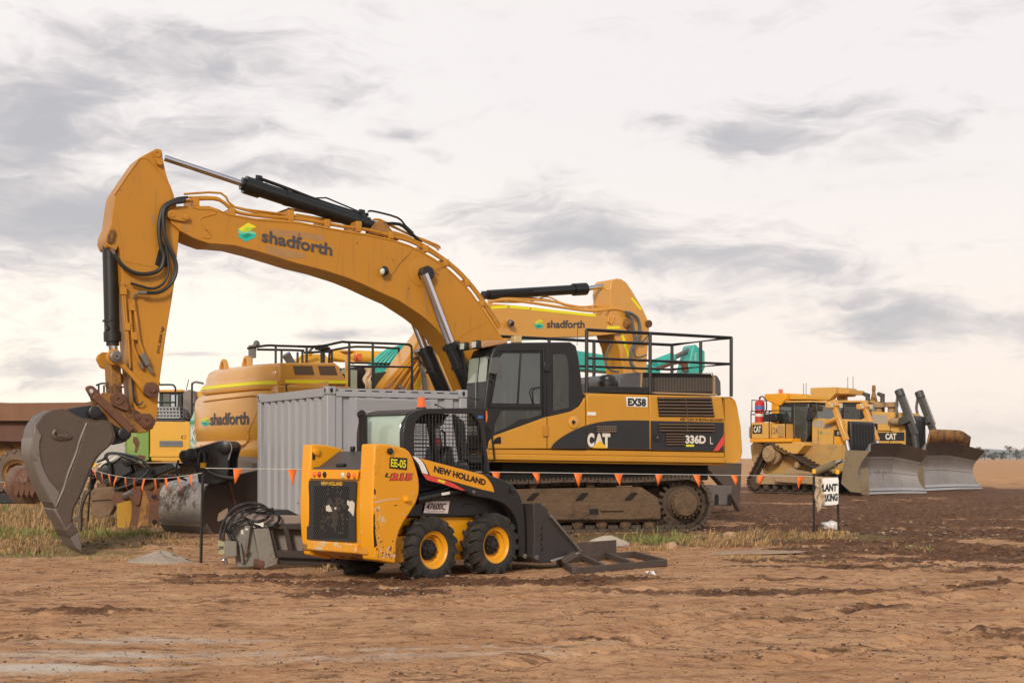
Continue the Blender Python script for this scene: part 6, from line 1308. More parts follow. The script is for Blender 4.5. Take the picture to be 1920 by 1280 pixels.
def build_excavator_teal():
    F = at(397, 33.4, 24); P = F.P
    X = thing('excavator', 'teal excavator mostly hidden behind the other excavators, pale teal tail and teal boom showing', 'excavator', F, group='excavators parked in the yard')
    k = MB(); base = [(.0,.25),(-.05,.6),(-.05,2.4),(0.1,2.75),(1.6,2.8),(1.6,.0),(.3,.0)]
    def rg(f, z): return [(1.6+(u-1.6)*f, 1.4+(v-1.4)*f, z) for u, v in base]
    loft_rings(k, [rg(.93,1.25),rg(1,1.4),rg(1,2.35),rg(.97,2.48),rg(.9,2.80),rg(.86,2.88)]); cw = k.obj('counterweight', teal_pale, X, smooth=50, bevel=.03)
    k = MB(); loft_rings(k, [rg(1.006,2.26),rg(1.006,2.34)]); k.obj('teal_band', teal_p, cw)
    # lettering on the near flank
    q = [F.PU(x, y, -.055) for x, y in ((361,826),(380,826),(361,800))]
    letter(cw, 'KO', *[F.PU(x, y, -.06) for x, y in ((358,825),(376,825),(358.5,800))], white_p, .07, .01)
    k = MB(); cq = [F.PU(x, y, -.058) for x, y in ((357,828),(358,833),(363,838),(371,841),(371,837),(364,834),(360,829))]; k.add(cq, [list(range(len(cq)))]); k.obj('swoosh', white_p, cw, smooth=0)
    k = MB(); k.box((1.6,.0,1.3),(4.6,2.8,2.5)); k.obj('side_panel', teal_p, X, bevel=.04)
    k = MB(); k.box((4.6,.2,1.3),(6.0,1.3,3.35)); k.obj('cab', black, X, bevel=.08)
    k = MB(); k.box((1.8,1.2,.95),(4.8,2.2,1.3)); k.obj('undercarriage', mudsteel, X)
    for va, vb in ((.1,.75),(2.1,2.75)): track(X, [(.6,.52,.48),(4.6,.52,.48)], va, vb, .22, .04, .03, trackm, grousers=(-.3,.3))
    c0 = 1.0
    def L(pts, vv): return [P(x, y, vv) for x, y in pts]
    k = MB(); k.pp(F, [(690,700),(712,672),(742,655),(770,648),(810,640),(900,640),(1050,652),(1180,672),(1238,690),(1240,705),(1180,700),(1050,690),(900,680),(820,680),(770,690),(730,720)], c0, c0+.7); bm_ = k.obj('boom', teal_p, X, bevel=.03)
    k = MB()
    for o in range(5): k.tube(curve_pts(L([(700+o*8,684),(722+o*7,664-o),(745+o*5,651+o*1.5),(772+o*3,646+o*3),(800,644+o*3)], c0-.08), 3), .045, 7)
    k.tube(curve_pts(L([(692,688),(716,662),(748,650),(775,647)], c0+.2), 3), .04, 7); k.obj('hydraulic_pipe', teal_p, bm_)
    k = MB(); k.cyl(P(1228,684,c0+.3), P(1262,671,c0+.3), .17, 16); k.obj('stick_cylinder', teal_p, X); k = MB(); k.cyl(P(1262,671,c0+.3), P(1300,653,c0+.3), .07, 12); k.obj('cylinder_rod', mirror_m, X)
    k = MB(); k.pp(F, [(1288,697),(1298,655),(1300,648),(1305,645),(1309,650),(1322,658),(1322,690),(1318,698),(1300,760),(1270,800),(1262,790)], c0+.05, c0+.65); st = k.obj('stick', teal_p, X, bevel=.03)
    letter(st, 'SWL', P(1305.5,675,c0+.05), P(1305.5,660,c0+.05), P(1302,675,c0+.05), white_p, .0, .01)
    k = MB(); k.tube(curve_pts(L([(1230,692),(1262,681),(1275,680),(1285,686)], c0), 3), .05, 7); k.pp(F, [(1278,682),(1287,679),(1290,692),(1284,698),(1279,694)], c0-.05, c0+.02, plane=c0); k.obj('pipe_bracket', rust, st)
    return X
build_excavator_teal()
def build_excavator_far():
    F = at(545, 40.5, 18); P = F.P
    X = thing('excavator', 'orange yellow excavator farthest back, only its low boom showing between black handrails', 'excavator', F, group='excavators parked in the yard')
    k = MB(); k.box((.0,.0,1.2),(3.2,2.6,2.6)); k.obj('side_panel', orange_yel, X, bevel=.05)
    k = MB(); k.box((.6,.4,.4),(3.4,2.2,1.2)); k.obj('undercarriage', mudsteel, X)
    for va, vb in ((.0,.6),(2.0,2.6)): track(X, [(.2,.5,.46),(3.6,.5,.46)], va, vb, .22, .04, .03, trackm, grousers=(-.3,.3))
    def L(pts, vv): return [P(x, y, vv) for x, y in pts]
    k = MB(); k.pp(F, smooth2([(528,700),(545,682),(560,670),(585,664),(610,664)],3)+[(616,672),(640,690),(640,710),(560,712)], 1.0, 1.6, plane=1.0); bm_ = k.obj('boom', orange_yel, X, bevel=.03)
    k = MB(); k.tube(L([(618,666),(640,667),(735,671)], .9), .19, 16); k.tube(L([(735,671),(800,690)], .9), .17, 12); k.obj('boom_tube', orange_yel, X)
    k = MB(); k.tube(curve_pts(L([(578,662),(583,655),(590,650),(600,652),(610,655),(618,656)], .9), 3), .04, 6); k.tube(curve_pts(L([(590,650),(602,648),(612,654)], .95), 3), .035, 6); k.obj('hydraulic_hose', hose_m, bm_)
    k = MB(); k.tube(L([(616,668),(650,674),(664,680)], .7), .06, 7); k.tube(L([(545,686),(565,668),(590,660)], .7), .04, 6); k.obj('hydraulic_pipe', orange_yel, bm_)
    k = MB(); k.box((3.2,.4,1.25),(4.0,1.4,3.2)); k.obj('cab', grey_box, X, bevel=.05)
    return X
build_excavator_far()
# ------------------------------------------------------------------ articulated dump truck at the left edge
def build_dump_truck():
    F = at(170, 50, 3); P = F.P
    X = thing('dump_truck', 'rusty articulated dump truck tray at the left edge, behind the bucket', 'dump truck', F)
    k = MB(); k.pp(F, [(-170,742),(-60,752),(20,755),(160,754),(172,752),(183,760),(160,786),(-170,786)], 0, 2.9, plane=0); t = k.obj('tray', tray_m, X, bevel=.03)
    k = MB(); k.pp(F, [(-170,786),(158,786),(120,815),(40,828),(-140,824)], .25, 2.65, plane=0); k.obj('tray_floor', mat('shade_darkened_rust', (.13,.065,.045), .9, var=.2, dirt=(.07,.035,.02), amt=.4), t, bevel=.02)  # rust tone darkened to imitate shade in the recessed tray side
    k = MB(); k.pp(F, [(-170,784),(162,784),(160,789),(-170,789)], -.06, .02, plane=0); k.obj('tray_rim', tray_m, t, bevel=.02)
    for x in (-110,-30,60): k = MB(); k.pp(F, [(x,788),(x+6,788),(x+4,822),(x,822)], .12, .26, plane=0); k.obj('tray_rib', MATS['shade_darkened_rust'], t)
    k = MB(); k.pp(F, [(-160,826),(10,824),(46,834),(60,846),(20,862),(-160,862)], .9, 2.0, plane=0); k.obj('chassis', rust_yel, X, bevel=.03)
    for cx in (33, -58):
        for v, s in ((.1, -1), (2.7, 1)):
            c = P(cx, 870, 0); tyre(X, (c.x, v, .86), (0, s, 0), .86, .65, .44, mat('dusty_tyre', (.13,.09,.065), .9, var=.2, dirt=(.22,.14,.09), amt=.5) if 'dusty_tyre' not in MATS else MATS['dusty_tyre'], rust_yel, lugs=16, hub=rust_yel, lug_h=.06)
    k = MB(); k.pp(F, [(-330,800),(-170,806),(-170,862),(-330,862)], .5, 2.4, plane=0); k.pp(F, [(-330,760),(-250,720),(-190,722),(-185,806),(-330,806)], .6, 2.3, plane=0); k.obj('cab', orange_yel, X, bevel=.06)
    c = P(-260,870,0)
    for v, s in ((.1,-1),(2.7,1)): tyre(X, (c.x, v, .86), (0, s, 0), .86, .65, .44, MATS['dusty_tyre'], rust_yel, lugs=16, hub=rust_yel, lug_h=.06)
    return X
build_dump_truck()
# ------------------------------------------------------------------ bulldozers on the right
def blade(X, F, u0, hw, h, wing, z0=0.0, screen=None, name='blade'):
    """U-shaped mouldboard: u0 = cutting edge, hw = half width, wing = how far the ends sweep forward"""
    k = MB(); n = 14; m = 10
    def S(s, t, back=0.0):
        v = (s*2-1)*hw; a = abs(v)/hw; w = max(0, (a-.58)/.42); f = wing*w
        curve = -.34*h*math.sin(math.pi*min(1, t*1.02))*.75-.02
        top = h*(1 if a < .5 else 1-.16*(a-.5)/.5)
        return Vector((u0+f+curve+.10*t-back, v, z0+t*top))
    vs = []; 
    for b_ in (0.0, .07): vs += [S(i/n, .10+.90*j/m, b_) for j in range(m+1) for i in range(n+1)]
    W_ = n+1; fs = []
    for o in (0, W_*(m+1)): fs += [[o+j*W_+i, o+j*W_+i+1, o+(j+1)*W_+i+1, o+(j+1)*W_+i] for j in range(m) for i in range(n)]
    o = W_*(m+1)
    for i in range(n): fs += [[i, i+1, o+i+1, o+i], [m*W_+i, m*W_+i+1, o+m*W_+i+1, o+m*W_+i]]
    for j in range(m): fs += [[j*W_, (j+1)*W_, o+(j+1)*W_, o+j*W_], [j*W_+n, (j+1)*W_+n, o+(j+1)*W_+n, o+j*W_+n]]
    k.add(vs, fs); bl = k.obj(name, mat('polished_blade_steel', (.34,.31,.295), .42, metal=.55, var=.16, scale=1.2, dirt=(.17,.12,.085), amt=.26, dscale=.7, streak=.6, bump=.1) if 'polished_blade_steel' not in MATS else MATS['polished_blade_steel'], X, smooth=30)
    k = MB(); q = [S(i/n, .10) for i in range(n+1)]
    vs = [p+Vector((.004,0,.03)) for p in q]+[Vector((p.x+.14, p.y, z0+.0)) for p in q]+[Vector((p.x+.08, p.y, z0-.03)) for p in q]+[p+Vector((-.04,0,-.02)) for p in q]
    k.add(vs, [[j*W_+i, j*W_+i+1, (j+1)*W_+i+1, (j+1)*W_+i] for j in range(3) for i in range(n)]); k.obj('cutting_edge', shiny, bl, smooth=20)
    k = MB(); q2 = [S(i/n, .075)+Vector((.066,0,-.03)) for i in range(n+1)]; k.tube(q2, .012, 4)
    for i in range(26):
        s = (i+.5)/26; p = S(s, .075); k.obox(p+Vector((.075,0,-.03)), (.02,.035,.03))
    k.obj('edge_bolts', steel, bl, smooth=0)
    for t in (.42, .70):
        k = MB(); k.tube([S(i/n, t)+Vector((.012,0,0)) for i in range(n+1)], .014, 5); k.obj('blade_seam', MATS['polished_blade_steel'], bl)
    for s in (.21, .40, .60, .79):
        k = MB(); k.tube([S(s, .12+.3*j/5)+Vector((.010,0,0)) for j in range(6)], .011, 5); k.obj('blade_seam', MATS['polished_blade_steel'], bl)
    # dark upper band and top lip
    k = MB(); vs = [S(i/n, t)+Vector((.012,0,0)) for t in (.74,.82,.90,1.0) for i in range(n+1)]; k.add(vs, [[j*W_+i, j*W_+i+1, (j+1)*W_+i+1, (j+1)*W_+i] for j in range(3) for i in range(n)]); k.obj('upper_band', bucket_m, bl, smooth=30)
    for s in (-1, 1):
        k = MB(); e0 = 0 if s < 0 else 1; pts = [S(e0, .03), S(e0, .25), S(e0, .5), S(e0, .75), S(e0, 1.0)]
        pol = [(p.x+.02, p.z) for p in pts]+[(u0+wing-.95, z0+h*.86), (u0+wing-1.15, z0+.40), (u0+wing-.75, z0+.10)]
        a = s*hw; k.prism(pol, a, a+s*.07)
        if s < 0: k.prism([(pts[0].x+.16, z0-.02), (pts[0].x+.10, z0+h*.52), (pts[0].x-.18, z0+h*.50), (pts[0].x-.16, z0+.02)], a+s*.07, a+s*.13); k.obj('end_plate', mat('olive_dirty_steel', (.22,.165,.10), .75, var=.2, dirt=(.12,.08,.05), amt=.4, bump=.2) if 'olive_dirty_steel' not in MATS else MATS['olive_dirty_steel'], bl, bevel=.012)
    if screen:
        k = MB(); q = [S(i/n, 1.0) for i in range(2, n-1)]; hs = screen
        vs = [p+Vector((.02,0,0)) for p in q]+[Vector((p.x+.12, p.y*(.96), p.z+hs*(1 if 0 < i < len(q)-1 else .75))) for i, p in enumerate(q)]; L = len(q)
        k.add(vs, [[i, i+1, L+i+1, L+i] for i in range(L-1)]); k.obj('spill_guard', rust_yel, bl, solid=.05)
        for i in range(30):
            s = .13+.72*i/29; p = S(s, 1.0); k2 = None
    return bl
def build_dozer(px, Y, sc_, label, big, head):
    c0 = Frame((px-CX)/FPX*Y, Y, head); F = c0; P = F.P; s = sc_
    X = thing('bulldozer', label, 'bulldozer', F, group='bulldozers parked in a row')
    def q(pts): return [(u*s, z*s) for u, z in pts]
    hwt = 1.52*s; tw = .62*s
    for sd in (-1, 1):
        va, vb = (-hwt, -hwt+tw) if sd < 0 else (hwt-tw, hwt)
        track(X, [(-2.05*s, .42*s, .36*s), (-1.15*s, 1.55*s, .42*s), (1.75*s, .42*s, .38*s)], va, vb, .24*s, .04*s, .055*s, trackm, grousers=(.3,))
        k = MB(); k.prism(q([(-1.95,.42),(-1.9,.70),(-1.2,.78),(1.6,.72),(1.75,.55),(1.6,.36),(-1.7,.34)]), va+.02, vb-.04); k.prism(q([(-.6,.75),(-.4,.95),(0,1.02),(.3,.92),(.9,.86),(1.3,.74)]), va+.12, vb-.08); fr = k.obj('track_frame', mud_tan, X, bevel=.04, seg=3)
        k = MB(); k.lathe((-.75*s, va-.0, .60*s), (0,-1,0), [(0,.10*s),(.02,.10*s),(.025,.07*s)], 16); k.obj('pivot_boss', mud_tan, fr)
        k = MB(); k.lathe((-1.15*s, va-.02, 1.55*s), (0,1,0), [(-.10*s,.001),(-.10*s,.15*s),(-.06*s,.16*s),(-.06*s,.30*s),(.0,.34*s),(.03,.34*s),(.04,.24*s),(.25,.24*s),(.26,.40*s),(.42,.40*s)], 30); bolt_ring(k, (-1.15*s, va-.06*s-.02, 1.55*s), (0,-1,0), .23*s, 10, .035*s, .03); bolt_ring(k, (-1.15*s, va-.02, 1.55*s), (0,-1,0), .315*s, 24, .018*s, .03); k.obj('sprocket', mud_tan, X, smooth=35)
        for u, r_ in ((-2.05,.34),(1.75,.36)):
            k = MB(); k.lathe((u*s, va+.05, .42*s), (0,1,0), [(0,.1*s),(.02,.22*s),(.03,r_*.86*s),(.1,r_*s*.95),(.5*s,r_*s*.95)], 26); k.obj('idler', trackm, X)
        for i in range(6):
            k = MB(); k.lathe(((-1.45+i*.55)*s, va+.08, .26*s), (0,1,0), [(0,.08*s),(.02,.14*s),(.05,.16*s),(.4*s,.16*s)], 16); k.obj('roller', trackm, X)
        k = MB(); k.lathe((.25*s, va+.14, 1.12*s), (0,1,0), [(0,.08*s),(.02,.13*s),(.3*s,.13*s)], 14); k.obj('carrier_roller', mud_tan, X)
    bm = dusty
    # main frame, hull between the tracks
    k = MB(); k.prism(q([(-2.1,.8),(-2.2,1.7),(-1.6,2.0),(.6,2.0),(2.5,1.9),(2.55,1.0),(1.9,.65),(-1.4,.65)]), -hwt+tw+.03, hwt-tw-.03); k.obj('hull', mat('muddy_tan_hull', (.48,.28,.09), .85, var=.15, dirt=(.30,.2,.11), amt=.5, streak=.25) if 'muddy_tan_hull' not in MATS else MATS['muddy_tan_hull'], X, bevel=.05)
    # fender deck
    for sd in (-1, 1):
        a = -hwt-.02 if sd < 0 else hwt-.9*s
        k = MB(); k.prism(q([(-2.25,2.02),(-2.25,2.16),(.12,2.16),(.12,2.02)]), a, a+.92*s); fd = k.obj('fender', bright_yel if not big else dusty, X, bevel=.02)
        k = MB(); k.prism(q([(-1.5,2.02),(.55,2.02),(.75,1.9),(.35,1.55),(-.35,1.55),(-.9,1.78)]), a+.10, a+.85*s); k.obj('fender_bracket', bm, fd, bevel=.03)
        # tanks either side of the cab
        k = MB(); k.prism(q([(-2.2,2.16),(-2.2,2.86),(-2.1,2.92),(-1.15,2.92),(-1.1,2.86),(-1.1,2.16)]), a+.05, a+.9*s); tk = k.obj('side_tank', bm, X, bevel=.04, seg=3)
        k = MB(); k.prism(q([(-1.08,2.16),(-1.08,2.74),(-1.0,2.82),(-.32,2.82),(-.30,2.16)]), a+.07, a+.9*s); tb = k.obj('battery_box', bm, X, bevel=.04, seg=3)
        if sd < 0:
            k = MB(); k.prism(q([(-.66,2.22),(-.66,2.78),(-.34,2.78),(-.34,2.22)]), a+.03, a+.07); k.obj('access_door', mat('brown_dusty_panel', (.44,.25,.08), .7, dirt=(.3,.2,.1), amt=.3) if 'brown_dusty_panel' not in MATS else MATS['brown_dusty_panel'], tb, bevel=.02)
            if not big:
                vv = a+.05
                pq = [Vector((u*s, vv, z*s)) for u, z in ((-2.12,2.38),(-1.56,2.38),(-1.56,2.80),(-2.12,2.80))]; pl = quad(tk, 'name_plate', pq, ink, .006)
                letter(pl, 'CAT', pq[0]+Vector((.08,-.008,.06)), pq[1]+Vector((-.06,-.008,.06)), pq[3]+Vector((.08,-.008,-.06)), cream_ink, .04, .006)
                letter(tb, '124', Vector((-1.03*s,a+.068,2.36*s)), Vector((-.70*s,a+.068,2.36*s)), Vector((-1.03*s,a+.068,2.66*s)), grey_ink, .0, .006)
    # bonnet
    k = MB(); k.prism(q([(.62,1.3),(.62,3.02),(.72,3.08),(2.42,3.0),(2.50,2.92),(2.52,1.2)]), -.82*s, .82*s); bo = k.obj('bonnet', bm, X, bevel=.05, seg=3)
    v = -.82*s
    def plate(par, name, pts, m, lift=.008): return quad(par, name, [Vector((u*s, v, z*s)) for u, z in pts], m, lift)
    plate(bo, 'bonnet_grille', [(.70,2.66),(1.72,2.60),(1.72,2.92),(.70,2.98)], mat('light_dusty_mesh', (.40,.33,.25), .8, var=.1, bump=.3, bscale=90) if 'light_dusty_mesh' not in MATS else MATS['light_dusty_mesh'])
    plate(bo, 'door_seam', [(.98,1.35),(1.0,1.35),(1.0,2.54),(.98,2.54)], hole_m); plate(bo, 'door_seam', [(1.76,1.35),(1.79,1.35),(1.86,2.54),(1.83,2.54)], hole_m)
    if not big:
        plate(bo, 'bonnet_door', [(1.86,1.25),(2.48,1.25),(2.48,2.20),(1.92,2.22)], bright_yel, .014)
        pl = plate(bo, 'name_plate', [(1.86,2.24),(2.42,2.22),(2.42,2.50),(1.88,2.52)], ink, .012)
        letter(pl, 'D9T', Vector((2.02*s,v-.012,2.29*s)), Vector((2.30*s,v-.012,2.28*s)), Vector((2.02*s,v-.012,2.45*s)), cream_ink, .05, .006)
        letter(bo, 'shadforth', Vector((1.22*s,v,2.34*s)), Vector((1.70*s,v,2.33*s)), Vector((1.22*s,v,2.46*s)), mat('faded_lettering', (.50,.40,.18), .6, bump=0), .02, .008)
        k = MB(); k.add([Vector((1.1*s,v-.009,2.33*s)),Vector((1.18*s,v-.009,2.33*s)),Vector((1.18*s,v-.009,2.47*s)),Vector((1.1*s,v-.009,2.47*s))],[[0,1,2,3]]); k.obj('emblem', logo_green, bo, smooth=0)
        k = MB(); k.tube([(2.05*s,v-.03,1.75*s),(2.05*s,v-.05,1.98*s),(2.12*s,v-.05,1.98*s),(2.12*s,v-.03,1.75*s)], .015, 5); k.obj('door_handle', bright_yel, bo)
    else:
        pl = plate(bo, 'name_plate', [(1.28,2.0),(2.48,2.0),(2.48,2.30),(1.28,2.30)], dark_decal, .012)
        letter(pl, 'CAT', Vector((1.62*s,v-.012,2.04*s)), Vector((2.12*s,v-.012,2.04*s)), Vector((1.62*s,v-.012,2.27*s)), cream_ink, .05, .006)
        plate(bo, 'engine_opening', [(.66,2.0),(1.26,2.0),(1.26,2.62),(.66,2.68)], hole_m, .006)
        k = MB(); k.lathe((.95*s,v-.02,2.12*s), (0,-1,0), [(0,.2*s),(.06,.2*s),(.08,.14*s),(.08,.01)], 20); k.obj('air_filter', mud_tan, bo); k = MB(); k.tube([(.98*s,v-.05,2.3*s),(1.0*s,v-.05,2.6*s)], .09*s, 10); k.obj('engine_pipe', mud_tan, bo)
        k = MB(); k.tube([(1.25*s,v-.06,1.4*s),(1.25*s,v-.06,2.35*s),(1.30*s,v-.06,2.40*s),(1.95*s,v-.06,2.38*s),(2.0*s,v-.06,2.3*s)], .025, 6); k.obj('grab_rail', dusty, bo)
        for u in (.55,1.05): k = MB(); k.tube([(u*s,.1*s if u > 1 else -.3*s,2.9*s),(u*s,.1*s if u > 1 else -.3*s,4.12*s)], .10*s, 12); k.tube([(u*s+.05,.1*s if u > 1 else -.3*s,4.10*s),(u*s-.22*s,.1*s if u > 1 else -.3*s,4.22*s)], [.11*s,.08*s], 10); k.obj('exhaust_stack', mat('sooty_stack', (.07,.055,.05), .7, bump=0) if 'sooty_stack' not in MATS else MATS['sooty_stack'], X)
        for u in (1.05,1.65): k = MB(); k.lathe((u*s,-.3*s,3.0*s), (0,0,1), [(0,.16*s),(.22*s,.16*s),(.23*s,.30*s),(.40*s,.30*s),(.41*s,.05)], 18); k.obj('precleaner', mud_tan, X)
    # radiator guard at the nose
    k = MB(); k.prism(q([(2.52,1.2),(2.52,2.92),(2.72,2.86),(2.76,1.2)]), -.80*s, .80*s); ng = k.obj('radiator_guard', black, X, bevel=.04)
    k = MB()
    for i in range(7): k.bar((2.78*s,(-.6+i*.2)*s,1.3*s),(2.76*s,(-.6+i*.2)*s,2.75*s), .03, .02, (1,0,0))
    k.obj('guard_bars', black, ng)
    # cab
    cm = black; w = .62*s
    k = MB(); k.prism(q([(-1.28,2.2),(-1.22,3.82),(-.2,3.86),(.55,3.80),(.62,3.0),(.60,2.3),(.2,1.95),(-.3,2.0)]), -w-.30*s, w+.30*s); cb = k.obj('cab', cm, X, bevel=.05)
    vv = -w-.30*s
    def pane(pts, m): return quad(cb, 'cab_window', [Vector((u*s, vv, z*s)) for u, z in pts], m, .012)
    pane([(-1.05,2.95),(-.40,2.92),(-.40,3.62),(-1.02,3.66)], glass); pane([(-.20,2.30),(.05,2.05),(.34,2.05),(.42,2.25),(.44,3.62),(-.18,3.66)], glass_dusty)
    k = MB(); k.tube([Vector((u*s, vv-.01, z*s)) for u, z in ((-.24,2.30),(.03,2.01),(.36,2.01),(.46,2.22),(.48,3.68),(-.22,3.72),(-.24,2.30))], .03*s, 5); k.obj('door_frame', mat('dusty_dark_frame', (.12,.095,.08), .7, bump=0) if 'dusty_dark_frame' not in MATS else MATS['dusty_dark_frame'], cb)
    quad(cb, 'windscreen', [Vector((.62*s+.004, y*s, z*s)) for y, z in ((-.8,3.05),(.8,3.05),(.78,3.7),(-.78,3.7))], glass, .012)
    k = MB(); k.prism(q([(-1.3,3.84),(-1.3,3.94),(.6,3.90),(.68,3.82),(.6,3.80)]), vv-.04, w+.34*s); k.obj('cab_roof', bm, cb, bevel=.03)
    # roll-over bar
    ro = bright_yel if not big else dusty; hz_ = 4.32 if not big else 4.55
    k = MB(); k.prism(q([(-1.85,hz_-.04),(-1.85,hz_-.30),(-1.1,hz_-.62),(-.92,hz_-.62),(-.70,hz_-.40),(-.62,hz_-.32),(-.62,hz_-.04)]), vv-.12*s, vv+.35*s); k.prism(q([(-1.5,2.2),(-1.45,hz_-.3),(-1.05,hz_-.4),(-1.12,2.2)]), vv-.10*s, vv+.22*s); k.prism(q([(-1.5,2.2),(-1.45,hz_-.3),(-1.05,hz_-.4),(-1.12,2.2)]), w+.10*s, w+.42*s)
    k.prism(q([(-1.85,hz_-.04),(-1.85,hz_-.30),(-1.4,hz_-.40),(-.7,hz_-.40),(-.62,hz_-.32),(-.62,hz_-.04)]), vv+.35*s, w+.42*s); k.obj('roll_bar', ro, X, bevel=.03)
    k = MB(); k.prism(q([(-.62,hz_-.10),(.30 if not big else -.1,hz_-.16),(.30 if not big else -.1,hz_-.36),(-.62,hz_-.34)]), vv+.1, w+.1); k.obj('roof_box', dusty if big else orange_yel, X, bevel=.03)
    if not big:
        k = MB(); k.lathe((-1.1*s, vv+.1, hz_*s-.05), (0,0,1), [(0,.10*s),(.22*s,.09*s),(.23*s,.01)], 14); k.obj('beacon', orange_lens, X)
    else:
        k = MB(); k.lathe((.5*s, .4*s, 3.9*s), (0,0,1), [(0,.16*s),(.45*s,.06*s),(.46*s,.09*s),(.7*s,.07*s),(.71*s,.01)], 12); k.obj('beacon', rust_yel, X)
    for u, y in ((-.6,.1),(-.2,-.2)): k = MB(); k.tube([(u*s,y*s,hz_*s-.3),(u*s,y*s,hz_*s+.45)], .012, 5); k.obj('antenna', black, X)
    k = MB(); k.prism(q([(.52,3.0),(.60,3.55),(.78,3.60),(.82,3.05),(.66,2.98)]), vv-.12, vv-.02); k.tube([(.70*s,vv-.07,3.05*s),(.62*s,vv+.1,3.0*s)], .02, 5); k.obj('side_mirror', black, X, bevel=.02)
    rail(X, [[(.62*s,vv,3.1*s),(1.0*s,vv,3.12*s),(1.0*s,vv,3.7*s),(.9*s,vv,3.8*s),(.62*s,vv,3.8*s)], [(.62*s,vv,3.4*s),(1.0*s,vv,3.42*s)]], .022*s, black)
    # rails on the deck
    a = -hwt+.02
    rail(X, [[(-2.2*s,a,2.9*s),(-2.2*s,a,3.45*s),(-.35*s,a,3.45*s),(-.24*s,a,3.35*s),(-.24*s,a,2.2*s)], [(-2.2*s,a,3.45*s),(-2.2*s,a,2.1*s)], [(-1.15*s,a,3.45*s),(-1.15*s,a,2.1*s)]], .024*s, black)
    rail(X, [[(-2.15*s,1.2*s,2.9*s),(-2.15*s,1.2*s,4.0*s),(-2.15*s,a,3.98*s),(-2.15*s,a,3.45*s)], [(-2.15*s,1.2*s,3.35*s),(-2.15*s,a,3.3*s)], [(-2.15*s,1.2*s,3.9*s),(-2.15*s,a+1.0*s,3.4*s),(-2.15*s,a,3.3*s)]], .024*s, black)
    # extinguisher and rack
    if not big:
        k = MB(); k.lathe((-1.92*s,a+.25,2.92*s), (0,0,1), [(0,.21*s),(.95*s,.21*s),(1.05*s,.12*s),(1.07*s,.04*s),(1.2*s,.04*s)], 20); ex = k.obj('fire_extinguisher', red_p, X)
        k = MB(); k.lathe((-1.92*s,a+.25,2.92*s), (0,0,1), [(.62*s,.214*s),(.78*s,.214*s)], 20); k.obj('label_band', blue_sticker, ex); k = MB(); k.lathe((-1.92*s,a+.25,2.92*s), (0,0,1), [(.28*s,.214*s),(.42*s,.214*s)], 20); k.obj('label_band', cream_ink, ex)
        k = MB(); k.tube(curve_pts([(-1.9*s,a+.2,4.1*s),(-1.7*s,a+.2,4.15*s),(-1.5*s,a+.2,3.9*s),(-1.5*s,a+.2,3.5*s),(-1.62*s,a+.2,3.3*s)],4), .03, 6); k.obj('extinguisher_hose', hose_m, ex)
        k = MB(); k.prism(q([(-1.62,2.95),(-1.62,3.30),(-.9,3.34),(-.86,2.98)]), a+.15, a+.7); k.obj('tool_box', black, X, bevel=.03)
    # lift arms and blade
    u0 = 3.05 if not big else 3.8; hb = 1.92 if not big else 2.0; hwb = 2.0 if not big else 3.15
    bl = blade(X, F, u0*s, hwb*s, hb*s, .55*s, .04, screen=(.55*s if big else None))
    for sd in (-1, 1):
        y = sd*1.02*s
        if not big:
            k = MB(); k.bar((1.95*s,y,3.70*s),(2.66*s,y,2.05*s), .22*s, .20*s, (0,1,0)); k.bar((2.1*s,y,3.55*s),(1.95*s,y,3.85*s), .24*s,.24*s,(0,1,0)); la = k.obj('lift_cylinder', cat2, X, bevel=.03)
            k = MB(); k.cyl((2.25*s,y-sd*.0,3.05*s),(1.55*s,y*.98,2.82*s), .13*s, 14, .10*s); k.obj('cylinder_yoke', cat2, X)
            for o in (-.30, .30):
                k = MB(); k.obox((2.0*s,y+o*s,3.62*s), (.26*s,.24*s,.26*s)); wl = k.obj('work_light', cat2, la, bevel=.03); k = MB(); k.obox((2.135*s,y+o*s,3.62*s), (.02,.17*s,.18*s)); k.obj('lens', clear_lens, wl)
            k = MB(); k.cyl((2.62*s,y,2.2*s),(2.85*s,y,1.35*s), .07*s, 12); k.obj('cylinder_rod', chrome, X)
        else:
            k = MB(); k.bar((2.35*s,y,4.15*s),(3.05*s,y,2.35*s), .26*s, .26*s, (0,1,0)); k.cyl((2.30*s,y,4.30*s),(2.42*s,y,4.0*s), .19*s, 16); k.bar((2.60*s,y-.1*s,3.15*s),(2.72*s,y-.1*s,2.85*s), .45*s,.36*s,(0,1,0)); la = k.obj('lift_cylinder', mat('grimy_black_cylinder', (.055,.052,.05), .5, var=.2, dirt=(.13,.11,.09), amt=.3) if 'grimy_black_cylinder' not in MATS else MATS['grimy_black_cylinder'], X, bevel=.03)
            k = MB(); k.cyl((2.40*s,y+.24*s,4.22*s),(2.95*s,y+.24*s,2.85*s), .045*s, 8); k.tube(curve_pts([(2.3*s,y,4.2*s),(2.2*s,y,3.6*s),(2.25*s,y,3.2*s),(2.0*s,y*.8,3.05*s)],3), .06*s, 7); k.obj('cylinder_pipe', steel, la)
            k = MB(); k.cyl((3.0*s,y,2.35*s),(3.15*s,y,1.5*s), .14*s, 12); k.obj('cylinder_rod', MATS['grimy_black_cylinder'], X)
            k = MB(); k.ell((2.2*s,y*.9,2.95*s), (.42*s,.22*s,.18*s), 14, 8); k.obj('trunnion', mud_tan, X)
        y2 = sd*(hwt+.16)
        k = MB(); k.bar((-.6*s,y2,.62*s),(2.62*s,y2,.50*s), .22*s, .32*s); k.obj('push_arm', mud_tan, X, bevel=.03)
